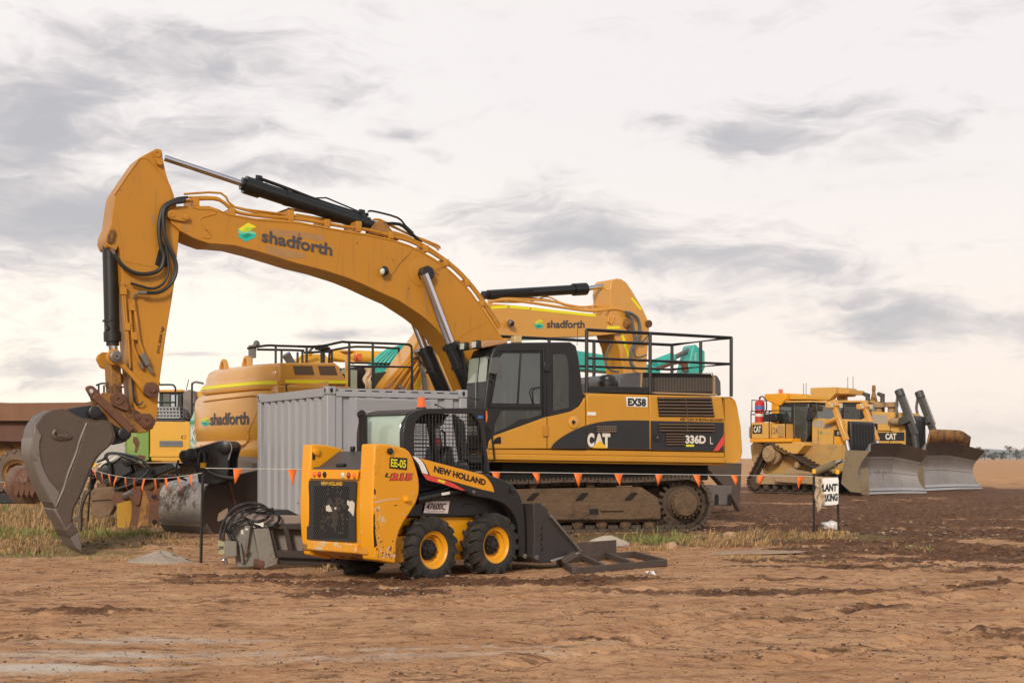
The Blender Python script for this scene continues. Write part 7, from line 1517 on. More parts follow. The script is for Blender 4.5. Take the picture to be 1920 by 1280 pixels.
        k = MB(); k.cyl((1.5*s,y2,.85*s),(2.6*s,y2,1.18*s), .15*s, 16); k.obj('tilt_cylinder', MATS['olive_dirty_steel'], X); k = MB(); k.cyl((2.6*s,y2,1.18*s),(2.95*s,y2,1.30*s), .075*s, 12); k.obj('cylinder_rod', chrome, X)
    # ripper at the tail
    k = MB(); k.prism(q([(-2.2,1.0),(-2.2,1.9),(-2.75,2.1),(-3.0,1.9),(-2.9,1.3)]), -.7*s, .7*s); k.prism(q([(-2.9,2.2),(-2.9,2.75),(-2.2,2.8),(-2.2,2.2)]), -.9*s, .9*s); k.obj('ripper_frame', MATS['muddy_tan_hull'], X, bevel=.05)
    body = [c for c in X.children if not c.name.startswith('blade')]
    while body and not big:                          # foreshortened hull: the nearer machine is the shorter of the two
        o = body.pop(); body += list(o.children)
        for v_ in o.data.vertices: v_.co.x = -2.2+(v_.co.x+2.2)*.86
    if big:                                          # the larger machine carries a taller bonnet
        tall = [c for c in X.children if c.name.startswith(('bonnet', 'precleaner', 'radiator_guard'))]
        while tall:
            o = tall.pop(); tall += list(o.children)
            for v_ in o.data.vertices: v_.co.z = 1.3+(v_.co.z-1.3)*1.19
    if not big:                                      # this machine is squatter above the deck than the larger one
        todo = list(X.children)
        while todo:
            o = todo.pop(); todo += list(o.children)
            if o.type == 'MESH' and not o.name.startswith(('blade','cutting','edge_','upper_band','end_plate')):
                for v_ in o.data.vertices:
                    if v_.co.z > 2.25: v_.co.z = 2.25+(v_.co.z-2.25)*.84
    return X
build_dozer(960+12.15/54.85*2600, 54.85, 1.0, 'dusty yellow bulldozer with a red fire extinguisher on its deck, the nearer one', False, -48)
build_dozer(960+15.35/61.3*2600, 61.3, 1.0, 'larger dusty bulldozer with twin exhaust stacks and two upright black blade cylinders', True, -40)
# ------------------------------------------------------------------ stakes, flags, sign
def stake(px, py_base, py_top, label, cap=False, lean=0.0, Y=None):
    Y = Y or CAMH*FPX/(py_base-CY); F = at(px, Y, 0); z1 = CAMH-(py_top-CY)*Y/FPX; z0 = hz1(F.ox, F.oy)
    k = MB(); d = Vector((lean, 0, z1-z0))
    for i in range(3):
        a = 2*math.pi*i/3+.5; o = Vector((math.cos(a), math.sin(a), 0))*.010
        k.bar(Vector((0,0,z0-.15))+o, Vector((0,0,z0))+d+o, .008, .022, (math.cos(a), math.sin(a), 0))
    if cap:
        X = thing('stake', label, 'stake', F, group='stakes holding the flag lines'); k.obj('post', star_black, X)
        k = MB(); t = Vector((0,0,z0))+d; k.box((t.x-.032,t.y-.032,t.z-.055),(t.x+.032,t.y+.032,t.z+.025)); k.obj('cap', cap_yel, X, bevel=.01)
    else:
        X = k.obj('stake', star_black); tag(X, label, 'stake', F, 'stakes holding the flag lines')
    return (F.ox+lean, F.oy, z1)
TL = stake(162, 992, 879, 'thin black stake standing in the grass between the big bucket and the rusty bracket', lean=.10)
TM = stake(376, 1053, 884, 'thin black stake in front of the dark mud bucket, beside the hydraulic broom', lean=.03)
TS = stake(1526, 1002, 882, 'yellow capped black stake at the left edge of the parking sign, cloth tied on it', True, Y=24.5)
TR = stake(1573, 998, 883, 'yellow capped black stake at the right edge of the parking sign', True, lean=-.03, Y=24.9)
def bunting(p0, p1, sag, ts, label, fw=.16, fh=.22, seed=1, blow=0.0):
    p0, p1 = Vector(p0), Vector(p1); F = Frame(p0.x, p0.y, 0); rnd = random.Random(seed)
    X = thing('bunting', label, 'bunting', F, group='flag lines between the stakes')
    o = Vector((p0.x, p0.y, 0)); q0, q1 = p0-o, p1-o
    def C(t): return q0.lerp(q1, t)-Vector((0, 0, sag*4*t*(1-t)))
    fw0, fh0 = fw, fh
    k = MB(); k.tube([C(i/40) for i in range(41)], .0045, 5); k.obj('cord', cord, X)
    d = (q1-q0).normalized()
    for t in ts:
        c = C(t); sd = d.cross(Vector((0,0,1))).normalized(); fw, fh = fw0*rnd.uniform(.85, 1.1), fh0*rnd.uniform(.85, 1.08); tw = rnd.uniform(-1.2, 1.2); bl = blow*rnd.uniform(.6, 1.2)
        a = c-d*fw/2; b_ = c+d*fw/2; tip = c-Vector((0,0,fh))+sd*rnd.uniform(-.07,.07)+d*(rnd.uniform(-.045,.045)-bl)
        m1 = a.lerp(tip,.5)+sd*.018*tw; m2 = b_.lerp(tip,.5)+sd*.018*tw; mid = a.lerp(b_,.5)+sd*.01*tw
        k = MB(); k.add([a, mid, b_, m2, m1, tip, (m1+m2)/2+sd*.022*tw], [[0,1,6,4],[1,2,3,6],[4,6,5],[6,3,5]]); k.obj('flag', orange_flag, X, solid=.003, smooth=80)
    return X
def t_for(p0, p1, px):
    r = (px-CX)/FPX; return (r*p0[1]-p0[0])/((p1[0]-p0[0])-r*(p1[1]-p0[1]))
M0 = (TM[0]+.03, TM[1], 1.262); S0 = (TS[0], TS[1], 1.075)
bunting(M0, S0, .0, [t_for(M0, S0, x) for x in (447,548,640,930,1005,1084,1160,1236,1306,1377,1428,1502)], 'long line of orange triangular flags passing in front of the excavator tracks', seed=3, blow=.02)
M1 = (TM[0]+.0, TM[1], 1.20)
bunting(TL, M1, .13, [(i+.35)/11.2 for i in range(11)], 'sagging line of orange flags between the two capless black stakes', fw=.17, fh=.26, seed=6)
bunting((TL[0], TL[1], TL[2]), (-13.6, 35.5, .80), .10, [(i+.5)/9 for i in range(9)], 'faded line of orange flags running off behind the big bucket', seed=9)
def build_sign():
    F = at(1550, 24.55, 3); P = F.P; v = -.05
    X = thing('sign', 'white board with black lettering between two yellow capped stakes', 'sign', F)
    k = MB(); pts = [(1529,897),(1571,894.5),(1572.5,900),(1572,944),(1568,946),(1531,948)]; k.pp(F, pts, v, v+.012); bd = k.obj('board', sign_white, X, bevel=.003)
    letter(bd, 'PLANT', P(1536.5,921.5,v), P(1569,920.5,v), P(1537,907,v), ink, .06, .004); letter(bd, 'PARKING', P(1533.5,941,v), P(1570.5,938.5,v), P(1534,926.5,v), ink, .06, .004)
    face(bd, F, 'tick_mark', [(1569.5,905),(1571.5,907),(1571.5,911),(1570.8,911)], v, ink, .003)
    F2 = at(1534, 24.35, 3); k = MB(); P2 = F2.P
    def cl(s, t):
        w = 1527.5+13*s+(3 if t > .3 else 0)*math.sin(t*7+s*2)-4*t*(1-s)*.3; q = P2(w+2*math.sin(3*t+5*s), 894+64*t*(1-.35*abs(s-.4)+.12*math.sin(6*s)), 0)
        return (q.x, .05*math.sin(9*s+4*t)+.03*math.sin(23*s+5*t)+.015*math.sin(31*t+9*s)-.06, q.z)
    k.grid(cl, 14, 22); o = k.obj('cloth', cloth_tan, None, solid=.012, smooth=80); tag(o, 'muddy tan cloth hanging from the stake over the left of the sign', 'cloth', F2)
build_sign()
def lumpy(name, label, cat, px, py, r, m, seed, nu=14, nv=9, amp=.18, z=0, kind=None):
    x, y = world_ground(px, py); F = Frame(x, y, random.Random(seed).uniform(0, 90)); k = MB(); rnd = random.Random(seed)
    k.ell((0, 0, 0), r, nu, nv); off = [rnd.uniform(0, 6) for _ in range(6)]; out = []
    for vx, vy, vz in k.v:
        n = 1+amp*(math.sin(vx/r[0]*2.3+off[0])*math.sin(vy/r[1]*2.7+off[1])+.7*math.sin(vz/r[2]*3+off[2]+vx/r[0]*4)+.5*math.sin(vy/r[1]*6+off[3])*math.sin(vx/r[0]*5.5+off[4]))
        out.append((vx*n, vy*n, vz*n))
    k.v = out; o = k.obj(name, m, smooth=60); tag(o, label, cat, F); o.location.z = hz1(x, y)+z; return o
mat('tan_dusted_slab', (.38,.26,.165), .95, var=.2, scale=5, dirt=(.20,.115,.07), amt=.35, dscale=3, bump=.5)
lumpy('rag', 'crumpled white rag lying under the parking sign', 'rag', 1556, 1003, (.17,.13,.09), cloth_white, 4, 22, 12, .32, .04)
lumpy('rock', 'squarish tan rock at the left end of the flat slab', 'rock', 1257, 1030, (.16,.11,.08), stone, 2, 9, 6, .22, .01)
lumpy('rock', 'rounded tan rock in the grass above the flat slab', 'rock', 1369, 1019, (.12,.10,.11), stone, 3, 9, 6, .22, .02)
lumpy('concrete_lump', 'broken pale concrete lump lying behind the loader bucket', 'concrete', 1132, 1028, (.60,.30,.15), concrete, 5, 30, 14, .20, -.03)
lumpy('concrete_slab', 'thin flat concrete slab sunk in the ground before the dry grass', 'slab', 1425, 1036, (.95,.34,.022), MATS['tan_dusted_slab'], 8, 34, 8, .16, .006)
def gravel():
    x, y = world_ground(300, 1052); F = Frame(x, y, 0); k = MB(); rnd = random.Random(4); n = 34
    def fn(s, t):
        a = 2*math.pi*s; r = t; rx, ry = .42, .26; h = .13*max(0, 1-r**1.25)*(1+.25*math.sin(a*3))+(rnd.uniform(-.010,.010) if t < .97 else -.03)
        return (rx*r*math.cos(a)*(1+.12*math.sin(2*a+1)), ry*r*math.sin(a), h)
    k.grid(fn, n, 12); o = k.obj('gravel_heap', gravel_m, smooth=70); tag(o, 'small heap of pale grey gravel on the bare earth left of the broom', 'heap', F); o.location.z = hz1(x, y)
gravel()
for px, py, s, lab in ((1219,1077,.05,'scrap of white litter right of the steel frame'),(1583,1012,.09,'yellowish scrap of litter right of the white rag')):
    x, y = world_ground(px, py); F = Frame(x, y, 20); k = MB(); k.grid(lambda a, c: ((a-.5)*s*2.4, (c-.5)*s*1.6, .02+.025*math.sin(a*5+c*3)), 6, 5)
    o = k.obj('litter', white_p if s < .07 else gold, solid=.004); tag(o, lab, 'litter', F); o.location.z = hz1(x, y)
def build_frame():
    pts = [world_ground(x, y) for x, y in ((1076,1076),(1248,1062),(1190,1046),(1046,1055))]; F = Frame(*pts[0], 0)
    X = thing('ground_frame', 'flat rusty steel frame lying on the ground in front of the loader bucket', 'frame', F)
    q = [Vector((x-F.ox, y-F.oy, .075+hz1(x, y))) for x, y in pts]; m = mat('dark_rusty_frame', (.085,.062,.052), .7, metal=.2, var=.3, dirt=(.15,.09,.06), amt=.35, dscale=4, bump=.2)
    for a, c in ((0,1),(1,2),(2,3),(3,0)): k = MB(); k.bar(q[a]-Vector((0,0,.025)), q[c]-Vector((0,0,.025)), .05, .085); k.obj('side_bar', m, X, bevel=.008)
    for f in (.3, .62): k = MB(); k.bar(q[0].lerp(q[1], f), q[3].lerp(q[2], f), .05, .07); k.obj('cross_bar', m, X, bevel=.006)
    k = MB(); a = q[3].lerp(q[2], .25); c = q[3].lerp(q[2], .75); k.bar(a+Vector((0,.05,.10)), c+Vector((0,.05,.10)), .03, .18); k.obj('upright_plate', m, X, bevel=.006)
    k = MB(); k.bar(q[0].lerp(q[3],.5)+Vector((-.05,0,.02)), q[0].lerp(q[3],.5)+Vector((.12,.05,.12)), .12, .08); k.obj('bracket', m, X, bevel=.01)
build_frame()
# ------------------------------------------------------------------ loose attachments
def build_mud_bucket():
    F = at(392, 24.3, -42); X = thing('bucket', 'dark mud bucket with bright curved back and black hitch, beside the container', 'bucket', F, group='loose buckets in the grass')
    def Q(x, y, u=0.0): return F.PU(x, y, u)
    sp = [(380,926),(386,912),(394,905),(420,898),(446,889),(486,880),(492,930),(488,970),(476,1002),(440,1012),(412,1010),(394,1000),(382,985),(377,960)]
    side = [(q.y, q.z) for q in (Q(*p) for p in sp)]
    k = MB(); k.prism(side, -1.32, -.02, axis='u'); b_ = k.obj('bucket_body', mat('bright_worn_bucket_back', (.44,.395,.355), .38, metal=.7, var=.15, scale=1.5, dirt=(.11,.066,.042), amt=.58, dscale=1.6, streak=.45, bump=.1), X, bevel=.02, smooth=50)
    k = MB(); k.prism([(y, z) for y, z in side], -.02, .03, axis='u'); sd = k.obj('side_plate', mat('dark_rusted_plate', (.060,.040,.030), .6, metal=.2, var=.3, dirt=(.16,.09,.045), amt=.30, dscale=2.5, bump=.2), b_, bevel=.01)
    k = MB(); c = Q(424,965,.03)
    pts = [Q(x,y,.035) for x,y in ((407,975),(410,962),(420,955),(427,952),(427,960),(420,972),(410,977))]; n = len(pts)
    k.add(pts, [list(range(n))]); k.obj('torn_hole', MATS['muddy_cloth'], sd, smooth=0)
    k = MB(); a, c = Q(428,899,.03), Q(452,985,.03); k.bar(a, c, .05, .03, (1,0,0)); k.obj('weld_rib', rust, sd)
    k = MB(); sp2 = [(383,986),(394,1003),(412,1013),(440,1015)]
    q = [Q(x,y,.0) for x,y in sp2]; k.prism([(p.y, p.z) for p in q]+[(p.y+.02, p.z+.05) for p in q[::-1]], -1.36, .05, axis='u'); k.obj('cutting_lip', steel, b_)
    for z in (.55, .28): 
        k = MB(); ym = min(y for y, zz in side); k.bar((-1.3, ym+.03, z), (-.03, ym+.03, z), .03, .05); k.obj('back_seam', bucket_m, b_)
    G = F
    # black hitch plates on top
    H = at(392, 24.0, -8); dx_, dy_ = H.ox-F.ox, H.oy-F.oy
    off = Vector((dx_*F.c+dy_*F.s, -dx_*F.s+dy_*F.c, 0)); rot = Matrix.Rotation(H.a-F.a, 3, 'Z')
    hp = [(335,850),(340,845),(352,844),(375,838),(397,831),(410,827),(424,826),(432,831),(434.5,840),(431,852),(428.5,862),(428,882),(424,900),(402,908),(372,905),(370,890),(362,876),(350,872),(340,866),(335.5,858)]
    for v in (0.0, .42):
        k = MB(); k.pp(H, hp, v, v+.07, plane=0); k.v = [tuple(rot@Vector(p)+off) for p in k.v]; hi = k.obj('hitch_plate', black, X, bevel=.012)
        k = MB(); k.tube([H.P(x,y,v+(.0)) for x,y in hp[1:11]], .012, 5); k.v = [tuple(rot@Vector(p)+off) for p in k.v]; k.obj('worn_edge', worn_rim, hi)
    for cx, cy, r in ((422,837.5,.105),(362,852.5,.115)):
        k = MB(); k.lathe(H.P(cx,cy,0), (0,-1,0), [(-.6,r*.8),(-.5,r),(.10,r),(.11,r*.7),(.112,r*.65),(.112,.001)], 24); k.v = [tuple(rot@Vector(p)+off) for p in k.v]; k.obj('hitch_pin', black, X)
    k = MB(); k.pp(H, [(378,867),(388,866.5),(388,877),(378.5,877)], -.08, -.01, plane=0); k.v = [tuple(rot@Vector(p)+off) for p in k.v]; k.obj('yellow_tag', cap_yel, X, bevel=.006)
    k = MB(); k.pp(H, [(396,857),(404,853),(410,862),(408,874),(400,872),(394,866)], -.006, .0, plane=0); k.v = [tuple(rot@Vector(p)+off) for p in k.v]; k.obj('plate_hole', hole_m, X)
    for pts, r in (([(372,870),(374,852),(379,846),(383,853),(384,866)], .028), ([(385,876),(395,886),(415,893),(440,896)], .03), ([(335,862),(330,880),(335,893),(350,900)], .02)):
        k = MB(); k.tube(curve_pts([H.P(x,y,-.1) for x,y in pts],4), r, 7); k.v = [tuple(rot@Vector(p)+off) for p in k.v]; k.obj('hydraulic_hose', hose_m, X)
build_mud_bucket()
def build_rusty_bracket():
    F = at(265, 27.2, 8); P = F.P; X = thing('hitch_bracket', 'heavily rusted hitch bracket with mustard inner plate standing in the grass', 'bracket', F)
    pl = [(243,922),(246,916),(252,912),(260,911),(267,913),(271,918),(281,920),(293,923),(301,932),(310,947),(328,974),(324,990),(241,990),(247,965),(247,945),(243,932)]
    k = MB(); k.pp(F, pl, 0, .08); a = k.obj('near_plate', rust, X, bevel=.012)
    k = MB(); k.pp(F, [(212,930),(216,924),(224,922),(234,928),(243,940),(247,955),(243,990),(219,990),(221,960),(217,942)], .55, .63, plane=.3); k.obj('far_plate', rust, X, bevel=.012)
    k = MB(); k.pp(F, [(219,944),(247,936),(247,960),(243,990),(220,990)], .30, .34, plane=.3); k.obj('inner_plate', mat('mustard_plate', (.42,.22,.012), .7, var=.15, dirt=(.15,.07,.03), amt=.3, dscale=4, bump=.1), X)
    k = MB(); k.cyl(P(224,936,.6), P(250,922,.0), .07, 14); k.obj('pin', steel, X)
    k = MB(); k.lathe(P(224,936,.45), (0,-1,0), [(0,.14),(.1,.14),(.1,.08)], 18); k.obj('pin_boss', rust, X)
    face(a, F, 'worn_patch', [(262,924),(272,920),(280,945),(278,985),(258,985),(264,950)], 0, rust_yel, .004)
    k = MB(); k.pp(F, [(252,916),(262,914),(266,925),(263,945),(255,948),(250,938)], -.05, 0, plane=0); k.obj('keeper_plate', rust, a, bevel=.01)
    for c in ((289,931),(290,978)):
        k = MB(); k.lathe(P(*c,-.002), (0,-1,0), [(0,.075),(.02,.075),(.021,.05)], 18); k.obj('bush', rust, a); k = MB(); k.lathe(P(*c,-.022), (0,-1,0), [(0,.05),(.003,.05)], 16); k.obj('bush_hole', hole_m, a)
build_rusty_bracket()
def build_cutter_bar():
    F = at(152, 24.6, 0); X = thing('cutter_bar', 'curved brown steel cutter bar with two hooked lugs upright in the grass', 'cutter bar', F)
    k = MB(); k.pp(F, [(157,921),(166,916.5),(168,920),(161,930),(156,942),(153,955),(152,968),(152.5,985),(151,997),(146,990),(145,978),(136,976),(134.5,972),(138,969.5),(143,969),(146,953),(148,945),(142.5,942),(142.5,938),(149,936),(153,929)], 0, .10); k.obj('bar', bucket_m, X, bevel=.012)
    k = MB(); k.pp(F, [(157,921),(159,920),(154,934),(151,950),(149,968),(147,968),(150,948),(152,934)], -.02, 0, plane=0); k.obj('worn_edge', steel, X)
build_cutter_bar()
def build_small_bucket():
    F = at(192, 28.6, 10); P = F.P; X = thing('bucket', 'small mud caked brown bucket in the grass behind the thin stake', 'bucket', F, group='loose buckets in the grass')
    mat('brown_earthy_steel', (.20,.125,.075), .85, var=.25, dirt=(.09,.052,.032), amt=.5, bump=.5)
    pl = [(170,922),(176,915),(212,912),(216,925),(214,950),(206,966),(186,972),(172,966)]
    k = MB(); k.pp(F, pl, 0, .05); k.pp(F, pl, .75, .8, plane=0); k.pp(F, [(172,948),(214,946),(206,966),(186,972),(172,966)], .02, .78, plane=0); k.obj('shell', MATS['brown_earthy_steel'], X, bevel=.02)
    k = MB(); k.bar(P(171,934,-.02), P(215,931,-.02), .04, .10); k.obj('rim_bar', MATS['brown_earthy_steel'], X, bevel=.01)
    k = MB(); k.pp(F, [(170,990),(200,992),(232,996),(232,999),(170,997)], -.3, .2, plane=0); k.obj('base_plate', steel, X)
build_small_bucket()
def build_hose_hitch():
    F = at(228, 29.3, 5); P = F.P; X = thing('hydraulic_hitch', 'black hydraulic hitch with looping hoses behind the sagging flag line', 'hitch', F)
    for v in (0, .5): k = MB(); k.pp(F, [(180,884),(186,874),(198,866),(210,866),(224,858),(236,852),(246,853),(249,861),(243,872),(246,884),(230,892),(222,902),(210,908),(190,906),(182,898)], v, v+.07, plane=0); k.obj('hitch_plate', black, X, bevel=.012)
    k = MB(); k.tube([P(x,y,0) for x,y in ((180,884),(186,874),(198,866),(210,866),(224,858),(236,852),(246,853))], .014, 5); k.obj('worn_edge', worn_rim, X)
    for c, r in (((196,882),.13),((238,862),.11)): k = MB(); k.lathe(P(*c,0), (0,-1,0), [(-.5,r),(.08,r),(.09,r*.6),(.09,.001)], 20); k.obj('hitch_pin', black, X)
    k = MB(); k.pp(F, [(173,868),(181,866),(181,874),(174,875)], -.05, .02, plane=0); k.obj('yellow_tag', cap_yel, X)
    for pts, r, m in (([(182,866),(195,860),(200,851),(214,849),(240,853),(262,860),(276,872),(279,880),(270,892),(245,908),(215,917)], .03, hose_m), ([(200,862),(201,853),(212,850),(235,856),(258,866),(274,876)], .026, hose_m), ([(186,876),(194,868),(210,862),(222,852)], .02, cord), ([(199,858),(206,872),(207,895),(209,912)], .035, hose_m), ([(181,870),(190,866),(203,864)], .02, cord)):
        k = MB(); k.tube(curve_pts([P(x,y,-.12) for x,y in pts],4), r, 7); k.obj('hydraulic_hose', m, X)
    k = MB(); k.pp(F, [(205,900),(262,880),(290,876),(322,868),(330,878),(300,890),(268,905),(230,918)], .2, .9, plane=.2); k.obj('tar_black_arm', black_gloss, X, bevel=.03)
    k = MB(); k.pp(F, [(196,905),(232,895),(285,888),(290,915),(250,930),(200,935),(192,920)], .35, 1.0, plane=.2); k.obj('hitch_base', mudsteel, X, bevel=.04)
build_hose_hitch()
rust_pale = mat('rust_streaked_pale_steel', (.20,.125,.09), .6, metal=.3, var=.2, dirt=(.14,.05,.03), amt=.62, dscale=2.0, streak=.4, bump=.15)
def build_left_bucket():
    F = at(55, 30.0, -35); X = thing('bucket', 'red brown bucket with a pale worn back half hidden behind the big bucket', 'bucket', F, group='loose buckets in the grass')
    def Q(x, y): return F.PU(x, y, 0)
    sp = [(48,905),(50,890),(58,878),(70,872),(85,880),(90,905),(84,935),(66,945),(52,930)]
    sd = [(q.y, q.z) for q in (Q(*p) for p in sp)]
    k = MB(); k.prism(sd, -.75, 0, axis='u'); b_ = k.obj('shell', rust_pale, X, bevel=.02, smooth=50); k = MB(); k.prism(sd, 0, .04, axis='u'); k.obj('side_plate', rust, b_, bevel=.01)
    for i in range(4): k = MB(); k.pp(F, [(34+i*10,908),(40+i*10,903),(44+i*10,915),(38+i*10,932),(33+i*10,926)], -.30, -.2, plane=-.2); k.obj('tooth', rust, b_, bevel=.01)
build_left_bucket()
def build_block():
    F = at(8, 31, 0); k = MB(); k.pp(F, [(-12,926),(12,924),(14,932),(26,934),(26,944),(-12,944)], 0, .4); o = k.obj('steel_block', black, bevel=.02); tag(o, 'low black steel block in the grass at the left edge', 'block', F)
build_block()
def build_timber():
    F = at(452, 26.4, -20); k = MB(); k.pp(F, [(428,862),(440,855),(474,867),(474,895),(430,892)], 0, .6); o = k.obj('timber_block', mat('weathered_timber', (.30,.24,.19), .9, var=.2, scale=4, dirt=(.14,.10,.07), amt=.3, streak=.3, bump=.3), bevel=.015)
    tag(o, 'grey weathered timber block on top of the mud bucket beside the container', 'block', F)
build_timber()
def build_broom():
    F = at(470, 17.75, 14); P = F.P
    X = thing('hydraulic_broom', 'grey broom attachment with looping black hoses on the ground left of the loader', 'broom', F)
    k = MB(); k.pp(F, [(421,972),(446,963),(473,985),(490,1062),(444,1064),(438,1020)], 0, .10); ep = k.obj('end_plate', grey_paint, X, bevel=.015)
    k = MB(); k.pp(F, [(475,990),(503,988),(519,1056),(488,1067)], -.12, .02, plane=0); k.obj('guard_panel', grey_paint, X, bevel=.012)
    k = MB(); k.pp(F, [(440,964),(562,966),(700,972),(700,984),(560,982),(505,984),(474,985)], -.02, .5, plane=0); k.obj('top_beam', mat('rust_streaked_grey', (.28,.22,.19), .65, var=.2, dirt=(.15,.07,.045), amt=.4, dscale=2.5, streak=.5, bump=.15), X, bevel=.015)
    k = MB(); k.pp(F, [(504,985),(700,988),(700,1036),(519,1034)], .12, .2, plane=0); k.obj('back_panel', mat('pale_worn_board', (.24,.20,.175), .8, var=.15, scale=3, dirt=(.16,.10,.07), amt=.3, streak=.4, bump=.15), X)
    dk = mat('dark_brown_frame', (.045,.032,.030), .6, metal=.2, var=.3, dirt=(.10,.06,.045), amt=.3, bump=.1)
    for a, c, w in (((505,987),(520,1045),.07),((535,986),(546,1036),.075),((570,987),(578,1036),.06)): k = MB(); k.bar(P(*a,-.03), P(*c,-.03), .06, w, (0,1,0)); k.obj('frame_bar', dk, X, bevel=.008)
    k = MB(); k.bar(P(521,1037,-.05), P(700,1044,-.05), .10, .09); k.obj('frame_bar', dk, X, bevel=.01); k = MB(); k.bar(P(521,1050,.1), P(700,1056,.1), .2, .08); k.obj('frame_bar', dk, X, bevel=.01)
    k = MB(); k.bar(P(505,986,-.03), P(700,989,-.03), .07, .07); k.obj('frame_bar', dk, X, bevel=.008)
    k = MB(); k.cyl(P(476,1056,-.08), P(494,1058,-.08), .065, 18); k.obj('roller', rust, X)
    k = MB(); k.pp(F, [(421,1011),(443,1013),(444,1042),(421,1044)], -.16, .02, plane=0); k.obj('motor_box', grey_paint, X, bevel=.02, seg=3)
    k = MB(); k.pp(F, [(408,1012),(421,1011),(421,1038),(410,1038)], -.10, -.07, plane=0); ta = k.obj('tag_plate', khaki, X, bevel=.004)
    letter(ta, '2006', P(409.5,1030.5,-.10), P(419,1029,-.10), P(410,1023.5,-.10), ink, .02, .004)
    k = MB(); k.bar(P(449,1017,-.04), P(455,1055,-.04), .03, .05, (0,1,0)); k.obj('bracket', grey_paint, X, bevel=.006); k = MB(); k.bar(P(468,985,-.05), P(460,1040,-.05), .03, .05, (0,1,0)); k.obj('bracket', steel, X, bevel=.006)
    k = MB(); k.pp(F, [(414,1048),(424,1045),(428,1055),(420,1058)], -.1, -.02, plane=0); k.obj('chrome_foot', chrome, X, bevel=.01)
    k = MB(); 
    for i in range(9): k.tube([P(466-i*1.2+.5*(i%2),1030+i*2.2,-.08),P(465-i*1.2,1032+i*2.2,-.08)], .012, 5)
    k.tube([P(466,1030,-.08),P(455,1050,-.08)], .006, 4); k.obj('chain', rust, X)
    face(ep, F, 'paper_sticker', [(459,985),(467.5,984),(466,994),(459,993)], 0, white_p, .004); face(ep, F, 'paper_sticker', [(451,993),(456,992),(456.5,1001),(452,1001)], 0, cream_ink, .004); face(X, F, 'paper_sticker', [(474,980),(494,979),(494,987),(475,988)], -.125, white_p, .004)
    k = MB(); k.tube([P(460,958,-.05),P(446,970,-.05),P(452,974,-.05)], .02, 6); k.tube([P(462,962,.05),P(470,968,.05)], .025, 6); k.obj('hose_guide', steel, X)
    for pts, r in (([(413,1011),(415,992),(424,970),(438,954),(456,945),(473,943.5),(490,946),(503,955),(504,964),(499,972),(484,977),(468,975),(458,970)], .019), ([(419,1012),(421,995),(430,975),(444,962),(462,953),(482,951),(500,953),(516,960),(523,967),(522,977),(512,984),(496,988),(480,985),(466,977)], .018), ([(434,1013),(428,1000),(429,990),(440,980),(456,973),(462,972)], .019), ([(440,1012),(434,1000),(436,990),(446,982),(460,976)], .018), ([(468,962),(480,958),(496,958),(512,953)], .016)):
        k = MB(); k.tube(curve_pts([P(x,y,-.14+.1*(i%2)*.4) for i,(x,y) in enumerate(pts)],5), r, 8); k.obj('hydraulic_hose', hose_m, X)
    k = MB(); k.pp(F, [(480,960),(500,956),(545,957),(562,966),(484,966)], .1, .5, plane=0); k.obj('rubber_flap', rubber, X, bevel=.01)
build_broom()
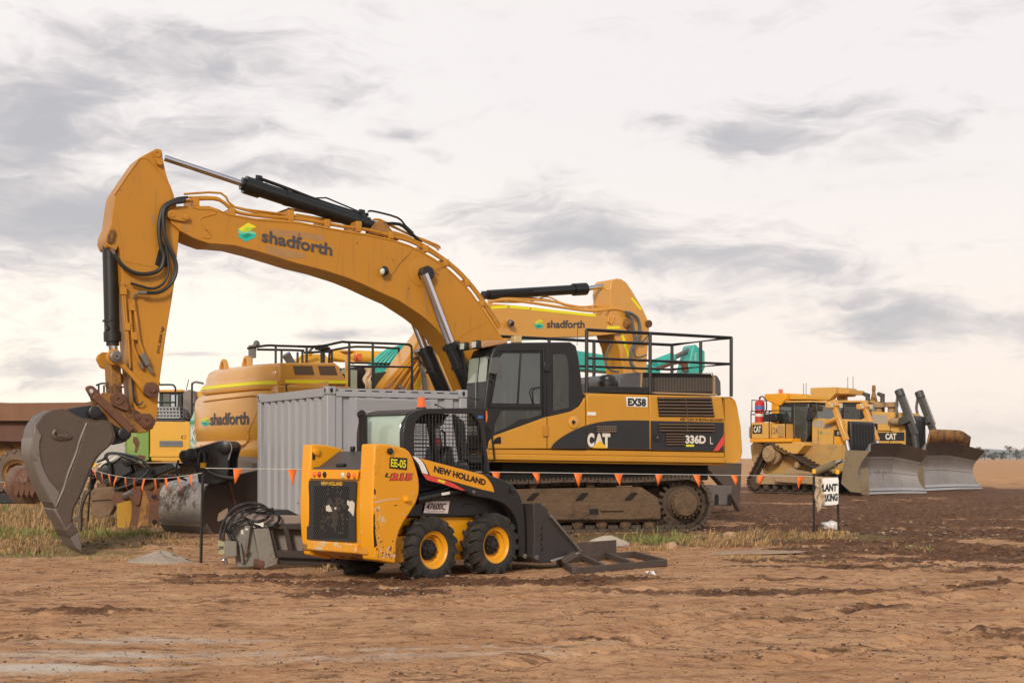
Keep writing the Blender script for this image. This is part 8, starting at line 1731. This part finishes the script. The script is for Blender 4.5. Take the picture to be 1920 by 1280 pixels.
# ------------------------------------------------------------------ far trees and hills
def build_trees():
    rnd = random.Random(21); leaf = mat('dull_gum_leaf', (.060,.066,.040), .8, var=.35, scale=.6, bump=0); bark = mat('pale_bark', (.22,.18,.14), .9, var=.2, bump=0)
    kinds = ['sparse pale gum tree with a thin leaning crown on the right horizon','low rounded dark gum tree on the right horizon','broad grey green gum tree at the right edge of the horizon']
    spec = [(1834,837,14,0),(1826,848,12,1),(1846,842,22,1),(1864,847,20,1),(1880,845,18,1),(1893,835,17,0),(1906,840,24,2),(1922,837,26,2),(1816,850,14,1)]
    wd = ['with its bare top leaning left','left of the tall leaning gum','just right of the leaning gum','in the gap between the two taller gums','left of the second tall gum','the second tall gum from the left','joined to the second tall gum','at the very edge of the picture','beside the blade of the far bulldozer']
    for i, (px, top, wpx, kd) in enumerate(spec):
        Y = 760+25*rnd.random(); F = at(px, Y, 0); sc2 = Y/FPX; h = (CY-top)*sc2+1.4; w = wpx*sc2
        X = thing('tree', '%s gum tree on the right horizon, %s' % (('sparse','low dark','broad')[kd], wd[i]), 'tree', F, group='gum trees on the right horizon')
        k = MB(); k.tube([(0,0,-.2),(.1*w*.3,0,h*.4),(-.05*w,0,h*.75)], [h*.035,h*.025,h*.008], 7)
        for j in range(5): a = rnd.uniform(0,6.28); k.tube([(0,0,h*(.3+.08*j)),(math.cos(a)*w*.3,math.sin(a)*w*.3,h*(.55+.08*j))], [h*.014,h*.005], 5)
        k.obj('trunk', bark, X)
        k = MB()
        for c in range(13 if kd else 7):
            a = rnd.uniform(0,6.28); rr = rnd.uniform(.1,.42)*w; cz = h*rnd.uniform(.42 if kd == 0 else .22,.9); cc = Vector((math.cos(a)*rr, math.sin(a)*rr, cz)); cr = w*rnd.uniform(.12,.24)
            for q in range(85):
                d = Vector((rnd.gauss(0,1),rnd.gauss(0,1),rnd.gauss(0,.75)))*cr*.55; s = rnd.uniform(.14,.34); e1 = Vector((rnd.uniform(-1,1),rnd.uniform(-1,1),rnd.uniform(-1,1))).normalized()*s; e2 = Vector((rnd.uniform(-1,1),rnd.uniform(-1,1),rnd.uniform(-1,1))).normalized()*s*.6
                p = cc+d; k.add([p-e1,p+e2,p+e1,p-e2],[[0,1,2,3]])
        k.obj('crown', leaf, X, smooth=0, fix=False)
build_trees()
def build_hills():
    k = MB(); Y = 2700
    def fn(s, t): x = 620+s*1900; h = .5*(18+26*max(0,math.sin(s*5+.6))+9*math.sin(s*17)+4*math.sin(s*41))*sstep(np.array(s),0.0,.15); return (x, Y+t*450, float(h)*math.sin(math.pi*min(1,t*1.0))-2)
    k.grid(fn, 90, 6); o = k.obj('hills', mat('haze_tinted_hill', (.19,.215,.225), .95, var=.12, scale=.01, bump=0), smooth=60); o['kind'] = 'structure'  # blue-grey of distance haze is mixed into the hill colour
build_hills()
# ------------------------------------------------------------------ thin air
def build_haze():
    k = MB(); k.box((-1300, -60, -4), (2900, 3300, 60)); m = bpy.data.materials.new('thin_haze'); m.use_nodes = True; t = m.node_tree; t.nodes.clear()
    o_ = t.nodes.new('ShaderNodeOutputMaterial'); v = t.nodes.new('ShaderNodeVolumePrincipled'); v.inputs['Color'].default_value = (.97, .97, 1.0, 1); v.inputs['Density'].default_value = .00013; v.inputs['Anisotropy'].default_value = .0
    t.links.new(v.outputs[0], o_.inputs['Volume']); o = k.obj('haze', m, smooth=0); o['kind'] = 'stuff'; o['label'] = 'thin pale haze over the flat land'; o['category'] = 'haze'
build_haze()
